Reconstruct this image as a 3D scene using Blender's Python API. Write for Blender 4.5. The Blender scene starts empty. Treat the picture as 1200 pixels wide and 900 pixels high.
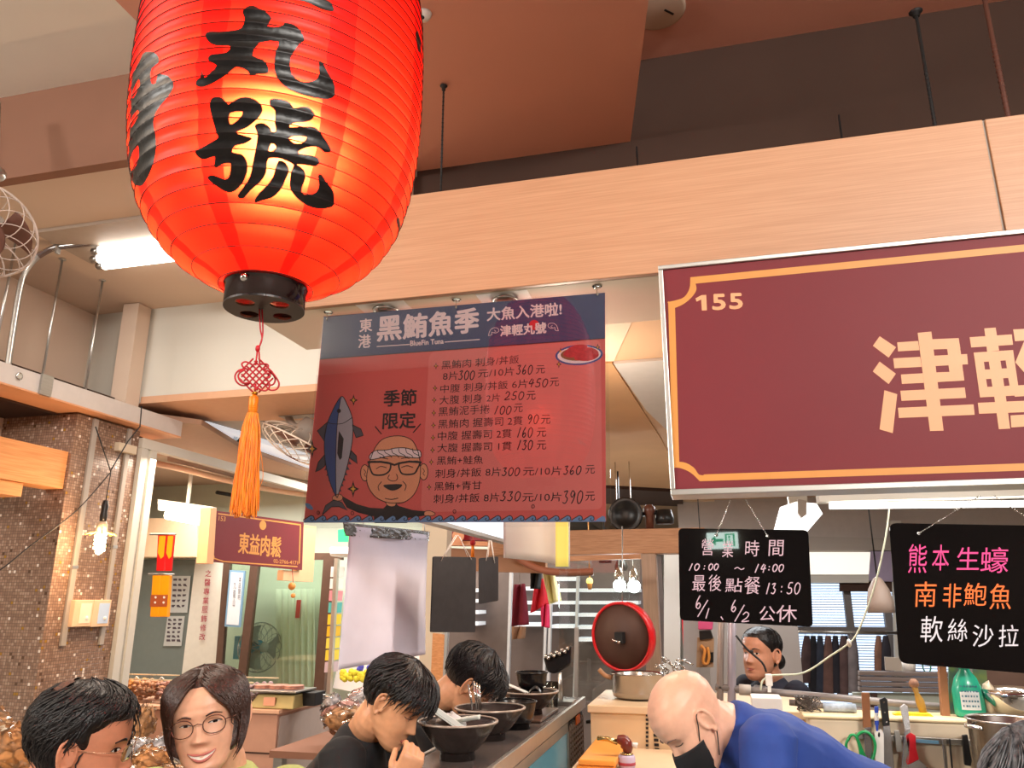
import bpy, bmesh, math, random
from mathutils import Vector, Matrix, noise
from mathutils.geometry import tessellate_polygon
R = random.Random(7)
sc = bpy.context.scene
COL = sc.collection
pi = math.pi
# ------------------------------------------------------------ camera
YAW, PIT, CZ = math.radians(14.2), math.radians(15.65), 1.65
cam_d = bpy.data.cameras.new('camera'); cam = bpy.data.objects.new('camera', cam_d); COL.objects.link(cam)
cam.location = (0, 0, CZ); cam.rotation_euler = (pi/2 + PIT, 0, YAW)
cam_d.sensor_width = 36; cam_d.lens = 27.0; cam_d.clip_start = 0.02
sc.camera = cam
# ------------------------------------------------------------ world, exposure
sc.view_settings.view_transform = 'Standard'; sc.view_settings.look = 'None'
sc.view_settings.gamma = 1; sc.view_settings.use_curve_mapping = False
sc.view_settings.exposure = 0.15
sc.cycles.use_denoising = True
sc.cycles.max_bounces = 8; sc.cycles.transparent_max_bounces = 12
sc.cycles.sample_clamp_indirect = 4.0
sc.cycles.caustics_reflective = False; sc.cycles.caustics_refractive = False
w = bpy.data.worlds.new('world'); sc.world = w; w.use_nodes = True
w.node_tree.nodes['Background'].inputs[0].default_value = (1.0, 0.93, 0.86, 1)
w.node_tree.nodes['Background'].inputs[1].default_value = 0.6

def area(name, loc, size, power, color=(1, 1, 1), aim=None, sy=None, spread=None):
    d = bpy.data.lights.new(name, 'AREA'); d.energy = power; d.color = color; d.size = size
    if sy: d.shape = 'RECTANGLE'; d.size_y = sy
    if spread: d.spread = math.radians(spread)
    o = bpy.data.objects.new(name, d); COL.objects.link(o); o.location = loc
    aim = Vector(aim) if aim else Vector(loc) + Vector((0, 0, -1))
    o.rotation_euler = (aim - Vector(loc)).to_track_quat('-Z', 'Y').to_euler()
    return o
def point(name, loc, power, color, r=.03):
    d = bpy.data.lights.new(name, 'POINT'); d.energy = power; d.color = color; d.shadow_soft_size = r
    o = bpy.data.objects.new(name, d); COL.objects.link(o); o.location = loc; return o
WARM = (1, .80, .62); NEUT = (1, .95, .88); COOL = (.9, .96, 1)
# the hall's ceiling lamps behind and above the camera, then added fill lights
area('hall_lamp', (1.0, -2.6, 4.1), 2.6, 45, NEUT, sy=.14)
area('hall_lamp', (1.6, -1.2, 4.1), 2.4, 34, NEUT, sy=.14)
area('hall_lamp', (-3.4, .2, 4.1), 2.4, 34, WARM, sy=.14)
area('hall_lamp', (2.6, .6, 4.1), 1.6, 14, NEUT, sy=.14)
area('front_fill', (2.9, -3.0, 3.8), 1.8, 245, NEUT, aim=(-.3, 2, 2.0), sy=.6)  # unseen fill added to brighten the poster and the big sign
area('side_fill', (-5.4, -2.6, 3.6), 2.0, 190, NEUT, aim=(-.8, 2, 2.1), sy=.6)  # second added fill, for the darker left part of the poster
area('counter_light', (-3.9, 4.7, 2.60), 1.2, 34, WARM, sy=.3)  # area light added to brighten the food bins and their counter
# tubes over the aisle and inside the stalls
area('aisle_lamp', (-2.6, 6.6, 2.9), 1.6, 50, NEUT, sy=.3)
area('aisle_lamp', (-2.2, 3.4, 3.6), 1.4, 14, NEUT, sy=.2)
area('counter_light', (-1.7, 2.0, 2.9), 1.0, 14, WARM, sy=.3)
area('kitchen_lamp', (.95, 3.1, 2.50), 1.4, 34, NEUT, sy=.12)
area('kitchen_lamp', (.2, 5.6, 2.52), 1.6, 40, COOL, sy=.4)
area('stall_lamp', (-5.0, 6.0, 2.75), 1.4, 40, WARM, sy=.6)
area('stall_lamp', (-4.6, 7.2, 2.75), 2.4, 60, NEUT, sy=.6)
area('stall_lamp', (-1.4, 7.6, 2.5), 1.6, 30, NEUT, sy=.4)
point('sheet_glow', (-.50, 2.72, 2.2), 14, WARM, .08)  # point light added behind the curled sheet to whiten it
# ------------------------------------------------------------ rays from the picture to real places
_f = Vector((-math.sin(YAW)*math.cos(PIT), math.cos(YAW)*math.cos(PIT), math.sin(PIT)))
_r = Vector((math.cos(YAW), math.sin(YAW), 0)); _u = _r.cross(_f); CAM = Vector((0, 0, CZ))
def ray(x, y): return _f + _r*((x-600)/900) + _u*((450-y)/900)
def at(x, y, X=None, Y=None, Z=None):
    d = ray(x, y)
    t = X/d.x if X is not None else Y/d.y if Y is not None else (Z-CZ)/d.z
    return CAM + d*t
class Pl:                                # a flat sheet in the room, with its own frame
    def __init__(s, o, u, v):
        s.o = Vector(o); s.u = Vector(u).normalized(); s.v = Vector(v).normalized(); s.n = s.u.cross(s.v).normalized()
        if s.n.dot(CAM - s.o) < 0: s.n = -s.n
    def px(s, x, y, off=0):
        d = ray(x, y); t = (s.o - CAM).dot(s.n)/d.dot(s.n); return CAM + d*t + s.n*off
def PY(Y): return Pl((0, Y, 0), (1, 0, 0), (0, 0, 1))
def PX(X): return Pl((X, 0, 0), (0, 1, 0), (0, 0, 1))
def P3(a, b, c): return Pl(a, Vector(b)-Vector(a), Vector(c)-Vector(a))
# ------------------------------------------------------------ materials
MATS = {}
def mat(name, col, rough=.5, metal=0., bump=0., scale=20., var=0., col2=None, spec=.5, trans=0., emit=None, estr=0., alpha=1., coat=0., stretch=None, ior=1.45, sub=0., detail=3):
    if name in MATS: return MATS[name]
    m = bpy.data.materials.new(name); m.use_nodes = True; nt = m.node_tree; b = nt.nodes['Principled BSDF']
    c4 = (*col, 1); b.inputs['Base Color'].default_value = c4; b.inputs['Roughness'].default_value = rough
    b.inputs['Metallic'].default_value = metal; b.inputs['Specular IOR Level'].default_value = spec
    b.inputs['Transmission Weight'].default_value = trans; b.inputs['IOR'].default_value = ior
    b.inputs['Alpha'].default_value = alpha; b.inputs['Coat Weight'].default_value = coat
    if sub: b.inputs['Subsurface Weight'].default_value = sub; b.inputs['Subsurface Radius'].default_value = (.012, .005, .003)
    if emit: b.inputs['Emission Color'].default_value = (*emit, 1); b.inputs['Emission Strength'].default_value = estr
    tc = nt.nodes.new('ShaderNodeTexCoord'); mp = nt.nodes.new('ShaderNodeMapping'); nz = nt.nodes.new('ShaderNodeTexNoise')
    nt.links.new(tc.outputs['Object'], mp.inputs[0]); nt.links.new(mp.outputs[0], nz.inputs['Vector'])
    if stretch: mp.inputs['Scale'].default_value = stretch
    nz.inputs['Scale'].default_value = scale; nz.inputs['Detail'].default_value = detail
    mx = nt.nodes.new('ShaderNodeMix'); mx.data_type = 'RGBA'
    v = var if (var or col2) else .04
    mx.inputs[6].default_value = c4
    mx.inputs[7].default_value = (*(col2 if col2 else [max(0, x*(1-v)) for x in col]), 1)
    rp = nt.nodes.new('ShaderNodeMapRange'); rp.inputs[1].default_value = .35; rp.inputs[2].default_value = .65
    nt.links.new(nz.outputs[0], rp.inputs[0]); nt.links.new(rp.outputs[0], mx.inputs[0]); nt.links.new(mx.outputs[2], b.inputs['Base Color'])
    if bump:
        bp = nt.nodes.new('ShaderNodeBump'); bp.inputs['Strength'].default_value = bump; bp.inputs['Distance'].default_value = .01
        nt.links.new(nz.outputs[0], bp.inputs['Height']); nt.links.new(bp.outputs[0], b.inputs['Normal'])
    MATS[name] = m; return m
def S(r, g, b): return tuple(((x/255)/12.92 if x/255 <= .04045 else ((x/255+.055)/1.055)**2.4) for x in (r, g, b))
def glass(name, col=(1, 1, 1), rough=.02, k=.10):      # thin clear sheet: see-through with real gloss
    if name in MATS: return MATS[name]
    m = bpy.data.materials.new(name); m.use_nodes = True; nt = m.node_tree; nt.nodes.clear()
    o = nt.nodes.new('ShaderNodeOutputMaterial'); t = nt.nodes.new('ShaderNodeBsdfTransparent'); g = nt.nodes.new('ShaderNodeBsdfGlossy')
    mx = nt.nodes.new('ShaderNodeMixShader'); fr = nt.nodes.new('ShaderNodeFresnel'); fr.inputs[0].default_value = 1.5
    nz = nt.nodes.new('ShaderNodeTexNoise'); nz.inputs['Scale'].default_value = 6
    mr = nt.nodes.new('ShaderNodeMapRange'); mr.inputs[3].default_value = rough*.5; mr.inputs[4].default_value = rough*1.5
    nt.links.new(nz.outputs[0], mr.inputs[0]); nt.links.new(mr.outputs[0], g.inputs['Roughness'])
    ad = nt.nodes.new('ShaderNodeMath'); ad.operation = 'ADD'; ad.inputs[1].default_value = k
    t.inputs[0].default_value = (*col, 1)
    nt.links.new(fr.outputs[0], ad.inputs[0]); nt.links.new(ad.outputs[0], mx.inputs[0])
    nt.links.new(t.outputs[0], mx.inputs[1]); nt.links.new(g.outputs[0], mx.inputs[2]); nt.links.new(mx.outputs[0], o.inputs[0])
    MATS[name] = m; return m
def paper(name, col, k=.5):               # thin sheet that lets light through
    if name in MATS: return MATS[name]
    m = mat(name, col, .7, var=.02); nt = m.node_tree; b = nt.nodes['Principled BSDF']; o = nt.nodes['Material Output']
    t = nt.nodes.new('ShaderNodeBsdfTranslucent'); t.inputs[0].default_value = (*col, 1); mx = nt.nodes.new('ShaderNodeMixShader'); mx.inputs[0].default_value = k
    nt.links.new(b.outputs[0], mx.inputs[1]); nt.links.new(t.outputs[0], mx.inputs[2]); nt.links.new(mx.outputs[0], o.inputs[0]); return m
# ------------------------------------------------------------ mesh building
class MB:
    def __init__(s): s.v = []; s.f = []; s.s = []; s.k = 0
    def add(s, vs, fs, smooth=False, M=None):
        k = len(s.v)
        s.v += [tuple(M @ Vector(p)) if M is not None else tuple(p) for p in vs]
        s.f += [tuple(i+k for i in f) for f in fs]; s.s += [smooth]*len(fs); return s
    def box(s, a, b, M=None):
        x0, x1 = sorted((a[0], b[0])); y0, y1 = sorted((a[1], b[1])); z0, z1 = sorted((a[2], b[2]))
        return s.add([(x0,y0,z0),(x1,y0,z0),(x1,y1,z0),(x0,y1,z0),(x0,y0,z1),(x1,y0,z1),(x1,y1,z1),(x0,y1,z1)],
                     [(0,3,2,1),(4,5,6,7),(0,1,5,4),(1,2,6,5),(2,3,7,6),(3,0,4,7)], False, M)
    def cbox(s, c, d, rz=0, M=None):
        m = Matrix.Translation(c) @ Matrix.Rotation(rz, 4, 'Z')
        if M is not None: m = M @ m
        return s.box([-x/2 for x in d], [x/2 for x in d], m)
    def tube(s, pts, r, n=8, cap=True, smooth=True, flat=1., M=None):
        pts = [Vector(p) for p in pts]; m = len(pts); rs = r if isinstance(r, (list, tuple)) else [r]*m
        T = [(pts[min(i+1, m-1)]-pts[max(i-1, 0)]).normalized() for i in range(m)]
        a = Vector((0, 0, 1)) if abs(T[0].z) < .9 else Vector((1, 0, 0))
        N = (a - T[0]*a.dot(T[0])).normalized(); vs = []
        for i in range(m):
            N = (N - T[i]*N.dot(T[i])); N = N.normalized() if N.length > 1e-6 else T[i].orthogonal().normalized()
            B = T[i].cross(N)
            for k in range(n):
                t = 2*pi*k/n; vs.append(pts[i] + N*(rs[i]*math.cos(t)) + B*(rs[i]*flat*math.sin(t)))
        fs = [(i*n+k, i*n+(k+1) % n, (i+1)*n+(k+1) % n, (i+1)*n+k) for i in range(m-1) for k in range(n)]
        if cap: fs += [tuple(range(n-1, -1, -1)), tuple((m-1)*n+k for k in range(n))]
        return s.add(vs, fs, smooth, M)
    def lathe(s, prof, c=(0, 0, 0), n=32, M=None, smooth=True, closed=False):
        vs = []; m = len(prof)
        for r, z in prof:
            for k in range(n): t = 2*pi*k/n; vs.append((c[0]+r*math.cos(t), c[1]+r*math.sin(t), c[2]+z))
        fs = [(i*n+k, i*n+(k+1) % n, (i+1)*n+(k+1) % n, (i+1)*n+k) for i in range(m-1) for k in range(n)]
        if closed: fs += [((m-1)*n+k, (m-1)*n+(k+1) % n, (k+1) % n, k) for k in range(n)]
        else:
            if prof[0][0] > 1e-6: fs.append(tuple(range(n-1, -1, -1)))
            if prof[-1][0] > 1e-6: fs.append(tuple((m-1)*n+k for k in range(n)))
        return s.add(vs, fs, smooth, M)
    def ball(s, c, r, n=12, M=None, sc=(1, 1, 1)):
        m = n//2+1; prof = [(math.sin(pi*i/m), -math.cos(pi*i/m)) for i in range(m+1)]
        vs = [(c[0]+r*sc[0]*p*math.cos(2*pi*k/n), c[1]+r*sc[1]*p*math.sin(2*pi*k/n), c[2]+r*sc[2]*z) for p, z in prof for k in range(n)]
        return s.add(vs, [(i*n+k, i*n+(k+1) % n, (i+1)*n+(k+1) % n, (i+1)*n+k) for i in range(m) for k in range(n)], True, M)
    def slab(s, quad, n, t):              # a sheet through four corners with thickness t against normal n
        q = [Vector(p) for p in quad]; b = [p - Vector(n)*t for p in q]; m = len(q)
        return s.add(q+b, [tuple(range(m)), tuple(range(2*m-1, m-1, -1))] + [(i, i+m, (i+1) % m+m, (i+1) % m) for i in range(m)])
    def grid(s, fn, nu, nv, smooth=True, wrap=False):
        vs = [fn(i/nu, j/nv) for i in range(nu+1) for j in range(nv+1)]; W = nv+1
        return s.add(vs, [(i*W+j, (i+1)*W+j, (i+1)*W+j+1, i*W+j+1) for i in range(nu) for j in range(nv)], smooth)
    # flat print, given by outlines in the picture, lying on the real sheet p
    def poly(s, loops, p, off=.0006):
        if not isinstance(loops[0][0], (tuple, list)): loops = [loops]
        L = [[Vector((x, -y, 0)) for x, y in l] for l in loops]; tri = tessellate_polygon(L)
        s.k += 1; off += s.k*1.2e-5
        flat = [q for l in loops for q in l]; vs = [p.px(x, y, off) for x, y in flat]
        out = []
        for t in tri:
            a, b, c = (vs[i] for i in t); nn = (b-a).cross(c-a)
            out.append(t if nn.dot(p.n) > 0 else (t[0], t[2], t[1]))
        return s.add(vs, out)
    def stroke(s, pts, wd, p, off=.0008, closed=False):
        s.k += 1; off += s.k*1.2e-5
        pts = [Vector((x, y)) for x, y in pts]; m = len(pts)
        ws = wd if isinstance(wd, (list, tuple)) else [wd]*m
        if closed: pts = pts + [pts[0], pts[1]]; ws = list(ws)+[ws[0], ws[1]]; m += 2
        vs = []
        for i in range(m):
            d = pts[min(i+1, m-1)] - pts[max(i-1, 0)]; d = d.normalized() if d.length > 1e-6 else Vector((1, 0))
            e = d*(ws[i]*.3) if i == m-1 else -d*(ws[i]*.3) if i == 0 else Vector((0, 0))
            nrm = Vector((-d.y, d.x))*(ws[i]/2); a = pts[i]+nrm+e; b = pts[i]-nrm+e
            vs += [p.px(a.x, a.y, off), p.px(b.x, b.y, off)]
        return s.add(vs, [(2*i, 2*i+1, 2*i+3, 2*i+2) for i in range(m-1)])
    def disc(s, x, y, rx, ry, p, off=.0006, n=20):
        return s.poly([(x+rx*math.cos(2*pi*k/n), y+ry*math.sin(2*pi*k/n)) for k in range(n)], p, off)
    def slabp(s, px, p, th=.01, off=0.):
        return s.slab([p.px(x, y, off) for x, y in px], p.n, th)
    def text(s, body, p, BL, BR, TL, TR=None, bold=0., off=.0008, shear=0., fat=0.):
        if fat:
            for dx, dy in ((fat, 0), (-fat, 0), (0, fat), (0, -fat), (fat*.7, fat*.7), (-fat*.7, -fat*.7), (-fat*.7, fat*.7)):
                f2 = lambda q: (q[0]+dx, q[1]+dy)
                s.text(body, p, f2(BL), f2(BR), f2(TL), f2(TR) if TR else None, bold, off, shear)
        vs, fs = glyphs(body, bold, shear); s.k += 1; off += s.k*1.2e-5
        xs = [v[0] for v in vs]; ys = [v[1] for v in vs]; x0, x1, y0, y1 = min(xs), max(xs), min(ys), max(ys)
        if TR is None: TR = (TL[0]+BR[0]-BL[0], TL[1]+BR[1]-BL[1])
        out = []
        for x, y in vs:
            a = (x-x0)/max(x1-x0, 1e-9); b = (y-y0)/max(y1-y0, 1e-9)
            X = (1-b)*((1-a)*BL[0]+a*BR[0])+b*((1-a)*TL[0]+a*TR[0]); Y = (1-b)*((1-a)*BL[1]+a*BR[1])+b*((1-a)*TL[1]+a*TR[1])
            out.append(p.px(X, Y, off))
        return s.add(out, fs)
    def build(s, name, m, parent=None, bevel=0., seg=2, subsurf=0, solid=0., autosm=None, **tags):
        vs = [Vector(v) for v in s.v]
        if parent is not None:
            inv = parent.matrix_basis.inverted()
            if parent.parent is not None: inv = (parent.parent.matrix_basis @ parent.matrix_basis).inverted()
            base = Vector((0, 0, 0)); loc = None
            vs = [inv @ v for v in vs]
        if vs:
            lo = Vector([min(v[i] for v in vs) for i in range(3)]); hi = Vector([max(v[i] for v in vs) for i in range(3)])
            c = (lo+hi)/2
            if parent is None: c.z = lo.z
        else: c = Vector((0, 0, 0))
        me = bpy.data.meshes.new(name); me.from_pydata([tuple(v-c) for v in vs], [], s.f); me.update()
        me.polygons.foreach_set('use_smooth', s.s)
        me.materials.append(m)
        o = bpy.data.objects.new(name, me); COL.objects.link(o); o.location = c
        if parent is not None: o.parent = parent
        if solid: k = o.modifiers.new('s', 'SOLIDIFY'); k.thickness = solid
        if bevel: k = o.modifiers.new('b', 'BEVEL'); k.width = bevel; k.segments = seg; k.limit_method = 'ANGLE'
        if subsurf: k = o.modifiers.new('u', 'SUBSURF'); k.levels = k.render_levels = subsurf
        tag(o, **tags); return o
_g = {}
def glyphs(body, bold=0., shear=0.):
    key = (body, bold, shear)
    if key not in _g:
        c = bpy.data.curves.new('t', 'FONT'); c.body = body; c.offset = bold; c.shear = shear; c.resolution_u = 3; c.fill_mode = 'BOTH'
        o = bpy.data.objects.new('t', c); COL.objects.link(o); dg = bpy.context.evaluated_depsgraph_get(); dg.update()
        me = bpy.data.meshes.new_from_object(o.evaluated_get(dg))
        _g[key] = ([(v.co.x, v.co.y) for v in me.vertices], [tuple(p.vertices) for p in me.polygons])
        bpy.data.objects.remove(o); bpy.data.curves.remove(c); bpy.data.meshes.remove(me)
    return _g[key]
def tag(o, label=None, cat=None, group=None, kind=None):
    if label: o['label'] = label
    if cat: o['category'] = cat
    if group: o['group'] = group
    if kind: o['kind'] = kind
    return o
def thing(name, label, cat, loc=(0, 0, 0), rz=0, group=None, kind=None):
    o = bpy.data.objects.new(name, None); COL.objects.link(o); o.empty_display_size = .05
    o.matrix_basis = Matrix.Translation(loc) @ Matrix.Rotation(rz, 4, 'Z')
    return tag(o, label, cat, group, kind)
def catmull(pts, n=6, closed=False):
    P = [Vector(p) for p in pts]; out = []; m = len(P)
    rng = range(m if closed else m-1)
    for i in rng:
        a = P[(i-1) % m if closed else max(i-1, 0)]; b = P[i]; c = P[(i+1) % m]; d = P[(i+2) % m if closed else min(i+2, m-1)]
        for k in range(n):
            t = k/n; out.append(.5*((2*b)+(c-a)*t+(2*a-5*b+4*c-d)*t*t+(3*b-a-3*c+d)*t**3))
    if not closed: out.append(P[-1])
    return out
def sm2(pts, n=5, closed=False): return [(v.x, v.y) for v in catmull([(x, y, 0) for x, y in pts], n, closed)]
def Z(px, sx, ox, oy): return [(ox+x/sx, oy+y/sx) for x, y in px]
# ============================================================ materials
M_wood = mat('oak_veneer', S(200, 150, 116), .42, col2=S(188, 137, 103), scale=5, stretch=(1, 6, 60), bump=.03, detail=10)
M_wood2 = mat('orange_wood', S(226, 160, 104), .45, col2=S(206, 138, 84), scale=5, stretch=(8, 1, 30), bump=.04, detail=6)
M_wood3 = mat('frame_wood', S(190, 142, 104), .45, col2=S(168, 120, 86), scale=6, stretch=(2, 2, 30), detail=6)
M_ceil = mat('ceiling_paint', S(214, 190, 170), .8, var=.03, scale=2, bump=.02)
M_ceil2 = mat('ceiling_grey', S(240, 234, 224), .8, var=.03, scale=2)
M_brown = mat('bulkhead_brown', S(142, 100, 80), .8, var=.04, scale=3)
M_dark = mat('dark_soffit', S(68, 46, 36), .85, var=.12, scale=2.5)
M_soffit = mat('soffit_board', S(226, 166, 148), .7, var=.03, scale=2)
M_white = mat('white_paint', S(206, 202, 192), .7, var=.03, scale=2)
M_beige = mat('beige_board', S(222, 205, 180), .6, var=.04, scale=4)
M_grey = mat('grey_paint', S(170, 160, 150), .6, var=.06, scale=3)
M_steel = mat('brushed_steel', S(190, 188, 184), .3, 1., var=.12, scale=8, stretch=(1, 1, 30), bump=.02)
M_chrome = mat('chrome', S(215, 213, 210), .12, 1.)
M_alu = mat('aluminium', S(198, 194, 188), .38, .9, var=.08, scale=12)
M_black = mat('black_plastic', S(22, 21, 22), .35, var=.1)
M_blackm = mat('matt_black', S(34, 32, 33), .6, var=.15, scale=12)
M_bronze = mat('bronze_frame', S(104, 80, 68), .4, .4, var=.1)
M_floor = mat('floor_tile', S(150, 142, 132), .35, var=.1, scale=3)
M_whitep = mat('white_plastic', S(236, 232, 226), .35, var=.03)
M_tube = mat('lit_tube', (1, 1, 1), .4, emit=(1, .96, .88), estr=5.)
M_tubew = mat('lit_tube_warm', (1, .9, .7), .4, emit=(1, .82, .55), estr=8.)
M_gold = mat('sign_gold', S(218, 146, 70), .45, var=.04)
M_peach = mat('sign_peach', S(236, 166, 120), .45, var=.03)
M_maroon = mat('sign_maroon', S(122, 48, 54), .5, var=.05, scale=3, spec=.22)
M_glass = glass('clear_glass', (.96, .99, .96), .03, .04)
M_glassg = glass('green_glass', (.86, .96, .88), .04, .05)
M_acry = glass('acrylic', (.99, .99, .99), .015, .012)
# ============================================================ the building
B = 1.90
MB().box((-7.2, -4.2, -.1), (4.2, 11.2, 0)).build('floor', M_floor, kind='structure')
M_hall = mat('hall_wall', S(96, 78, 66), .8, var=.3, scale=1.2)
MB().box((-7.2, -4.2, 0), (4.2, -4, 4.28)).build('wall_rear', M_hall, kind='structure')
MB().box((4, -4, 0), (4.2, 11, 4.28)).build('wall_right', M_hall, kind='structure')
MB().box((-7.2, -4, 0), (-7, 11, 4.28)).build('wall_far_left', M_white, kind='structure')
# lower ceiling over the aisle, its bulkhead and the higher ceiling near the camera
MB().box((-7, 2.785, 3.705), (-.62, 4.60, 3.78)).build('ceiling', M_ceil, kind='structure')
MB().box((-7.2, -4.2, 4.20), (4.2, 2.73, 4.28)).build('ceiling', M_ceil2, kind='structure')
MB().box((-7, 2.73, 3.70), (-1.0, 2.79, 4.28)).build('wall_bulkhead', M_brown, kind='structure')
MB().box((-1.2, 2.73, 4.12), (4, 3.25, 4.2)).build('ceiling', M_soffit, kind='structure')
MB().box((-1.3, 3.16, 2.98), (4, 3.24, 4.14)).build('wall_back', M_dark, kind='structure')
MB().box((-4.37, 4.48, 2.99), (-1.3, 4.6, 3.72)).build('wall_bulkhead', M_white, kind='structure')
MB().box((-4.5, 2.8, 2.4), (-4.37, 4.6, 3.78)).build('wall_left', M_ceil, kind='structure')
MB().box((-3.99, 4.34, 2.9), (-3.86, 4.47, 3.70)).build('trim_column', M_ceil, kind='structure')
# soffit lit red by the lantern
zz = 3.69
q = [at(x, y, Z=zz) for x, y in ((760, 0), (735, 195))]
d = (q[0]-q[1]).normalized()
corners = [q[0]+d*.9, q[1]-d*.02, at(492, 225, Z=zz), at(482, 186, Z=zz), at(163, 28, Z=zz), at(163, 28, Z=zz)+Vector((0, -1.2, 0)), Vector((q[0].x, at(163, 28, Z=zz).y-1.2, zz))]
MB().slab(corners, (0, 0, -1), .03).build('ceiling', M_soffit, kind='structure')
a, b2 = at(482, 186, Z=3.66), at(499, 230, Z=3.66); a2 = at(472, 170, Z=3.66)
MB().slab([a2, b2, b2+Vector((-.05, 0, 0)), a2+Vector((-.05, 0, 0))], (0, 0, -1), .04).build('trim_soffit', M_white, kind='structure')
# round ceiling hatch with a slot, and a small dome camera
o = thing('ceiling_speaker', 'round cream ceiling speaker plate with a dark slot, upper right of the red soffit', 'speaker', at(770, 12, Z=4.11))
MB().lathe([(0, -.004), (.11, -.004), (.122, 0), (.122, .012), (0, .012)], at(770, 12, Z=4.11)).build('face_plate', M_ceil, o)
c = at(784, 14, Z=4.105); MB().cbox(c, (.05, .008, .006), .8).build('slot', M_black, o)
o = thing('dome_camera', 'tiny white dome camera under the red soffit by the lantern', 'camera', at(497, 16, Z=3.69))
c = at(497, 16, Z=3.69); MB().lathe([(0, -.03), (.016, -.026), (.025, -.012), (.028, 0), (0, 0)], c, 20).build('dome', M_whitep, o)
MB().ball(c+Vector((.0, -.012, -.026)), .007).build('lens', M_black, o)
# threaded hanger rods
def rod(x, y0, y1, Y=None, zend=None, Zt=None, r=.004, label='', top=True, m=M_blackm, gap=None):
    a = at(x, y0, Z=Zt) if Zt else at(x, y0, Y=Y); d = a.y; b = at(x, y1, Y=d)
    if not Zt: b.z = 2.641
    o = thing('hanger_rod', label, 'rod', (a.x, a.y, b.z))
    mb = MB(); mb.tube([a, (a.x, a.y, b.z)], r, 8)
    n = int((a.z-b.z)/.02)
    for i in range(min(n, 40)): mb.lathe([(r*.9, 0), (r*1.25, .003), (r*.9, .006)], (a.x, a.y, b.z+.01+i*.02), 8)
    mb.build('shaft', m, o)
    if top: MB().lathe([(0, -.02), (r*2, -.02), (r*2.2, -.004), (r*4, 0), (0, 0)], a, 10).build('ceiling_plate', m, o)
rod(520, 101, 235, Zt=3.685, label='rusty threaded rod dropping from the red soffit beside the lantern')
rod(983, 135, 190, Y=3.0, label='short black rod stub standing behind the wooden beam', top=False)
rod(746, 172, 205, Y=3.0, label='shortest black rod stub at the edge of the red soffit', top=False)
rod(1073, 14, 175, Y=2.6, label='long thin black rod behind the wooden beam, right', r=.006)
rod(1150, -20, 160, Y=2.5, label='brown rod with wire wound round it, rightmost above the beam', r=.008, m=mat('brown_rod', S(96, 56, 44), .6))
# ============================================================ the beam over the stall front
o = thing('fascia_beam', 'long pale oak veneered beam running above the stall front', 'beam', (.3, B+.2, 2.46))
xs = at(1152, 137, Y=B).x
zt, zb = 2.80, 2.475
MB().box((-1.35, B, zb), (xs-.003, B+.018, zt)).build('panel', M_wood, o, bevel=.002)
MB().box((xs+.003, B, zb), (1.9, B+.018, zt)).build('panel', M_wood, o, bevel=.002)
MB().box((xs-.006, B+.006, zb), (xs+.006, B+.02, zt)).build('joint', M_grey, o)
MB().box((-1.35, B+.018, zb+.004), (1.9, B+.03, zt-.004)).build('core', M_wood3, o)
MB().box((-1.3, B+.03, zt-.02), (1.9, B+.30, zt-.005)).build('top_board', M_wood3, o)
# white metal underside with recessed downlights
und = thing('beam_underside', 'pale metal underside of the beam with recessed round downlights', 'panel', (.3, B+.2, 2.47))
MB().box((-1.3, B+.02, 2.475), (1.9, B+.36, 2.487)).build('sheet', M_alu if 0 else M_beige, und)
for px_, py_ in ((452, 362), (592, 350)):
    c = at(px_, py_, Z=2.474)
    k = MB().slab([c+Vector(v) for v in ((-.075, -.05, 0), (.075, -.05, 0), (.075, .05, 0), (-.075, .05, 0))], (0, 0, -1), .004).build('downlight', M_whitep, und, bevel=.002)
    MB().lathe([(.03, .0), (.036, -.003), (.04, 0), (.036, .003)], c+Vector((0, 0, -.006)), 24, closed=True).build('bezel', M_steel, k)
    MB().ball(c+Vector((0, 0, -.004)), .024, 16, sc=(1, 1, .5)).build('lamp_glass', M_grey, k)
# ============================================================ main maroon sign
sp = PY(B-.035)
TLp, TRp, BLp = at(770, 318, Y=B), at(1200, 273, Y=B), at(782, 583, Y=B)
x0, z0, z1 = -.083, 1.887, 2.478; x1 = 2.3
sg = thing('stall_signboard', 'large maroon signboard with gold notched border and peach characters under the beam', 'sign', (1.1, B-.02, z0))
fb = B-.04
MB().box((x0+.012, fb+.006, z0+.012), (x1, B+.05, z1-.012)).build('panel', M_maroon, sg)
MB().box((x0, fb, z1-.012), (x1, B+.055, z1)).box((x0, fb, z0), (x1, B+.055, z0+.014)).box((x0, fb, z0+.014), (x0+.012, B+.055, z1-.012)).build('frame', M_alu, sg, bevel=.002)
fp = Pl((0, fb+.006, 0), (1, 0, 0), (0, 0, 1))
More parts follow.
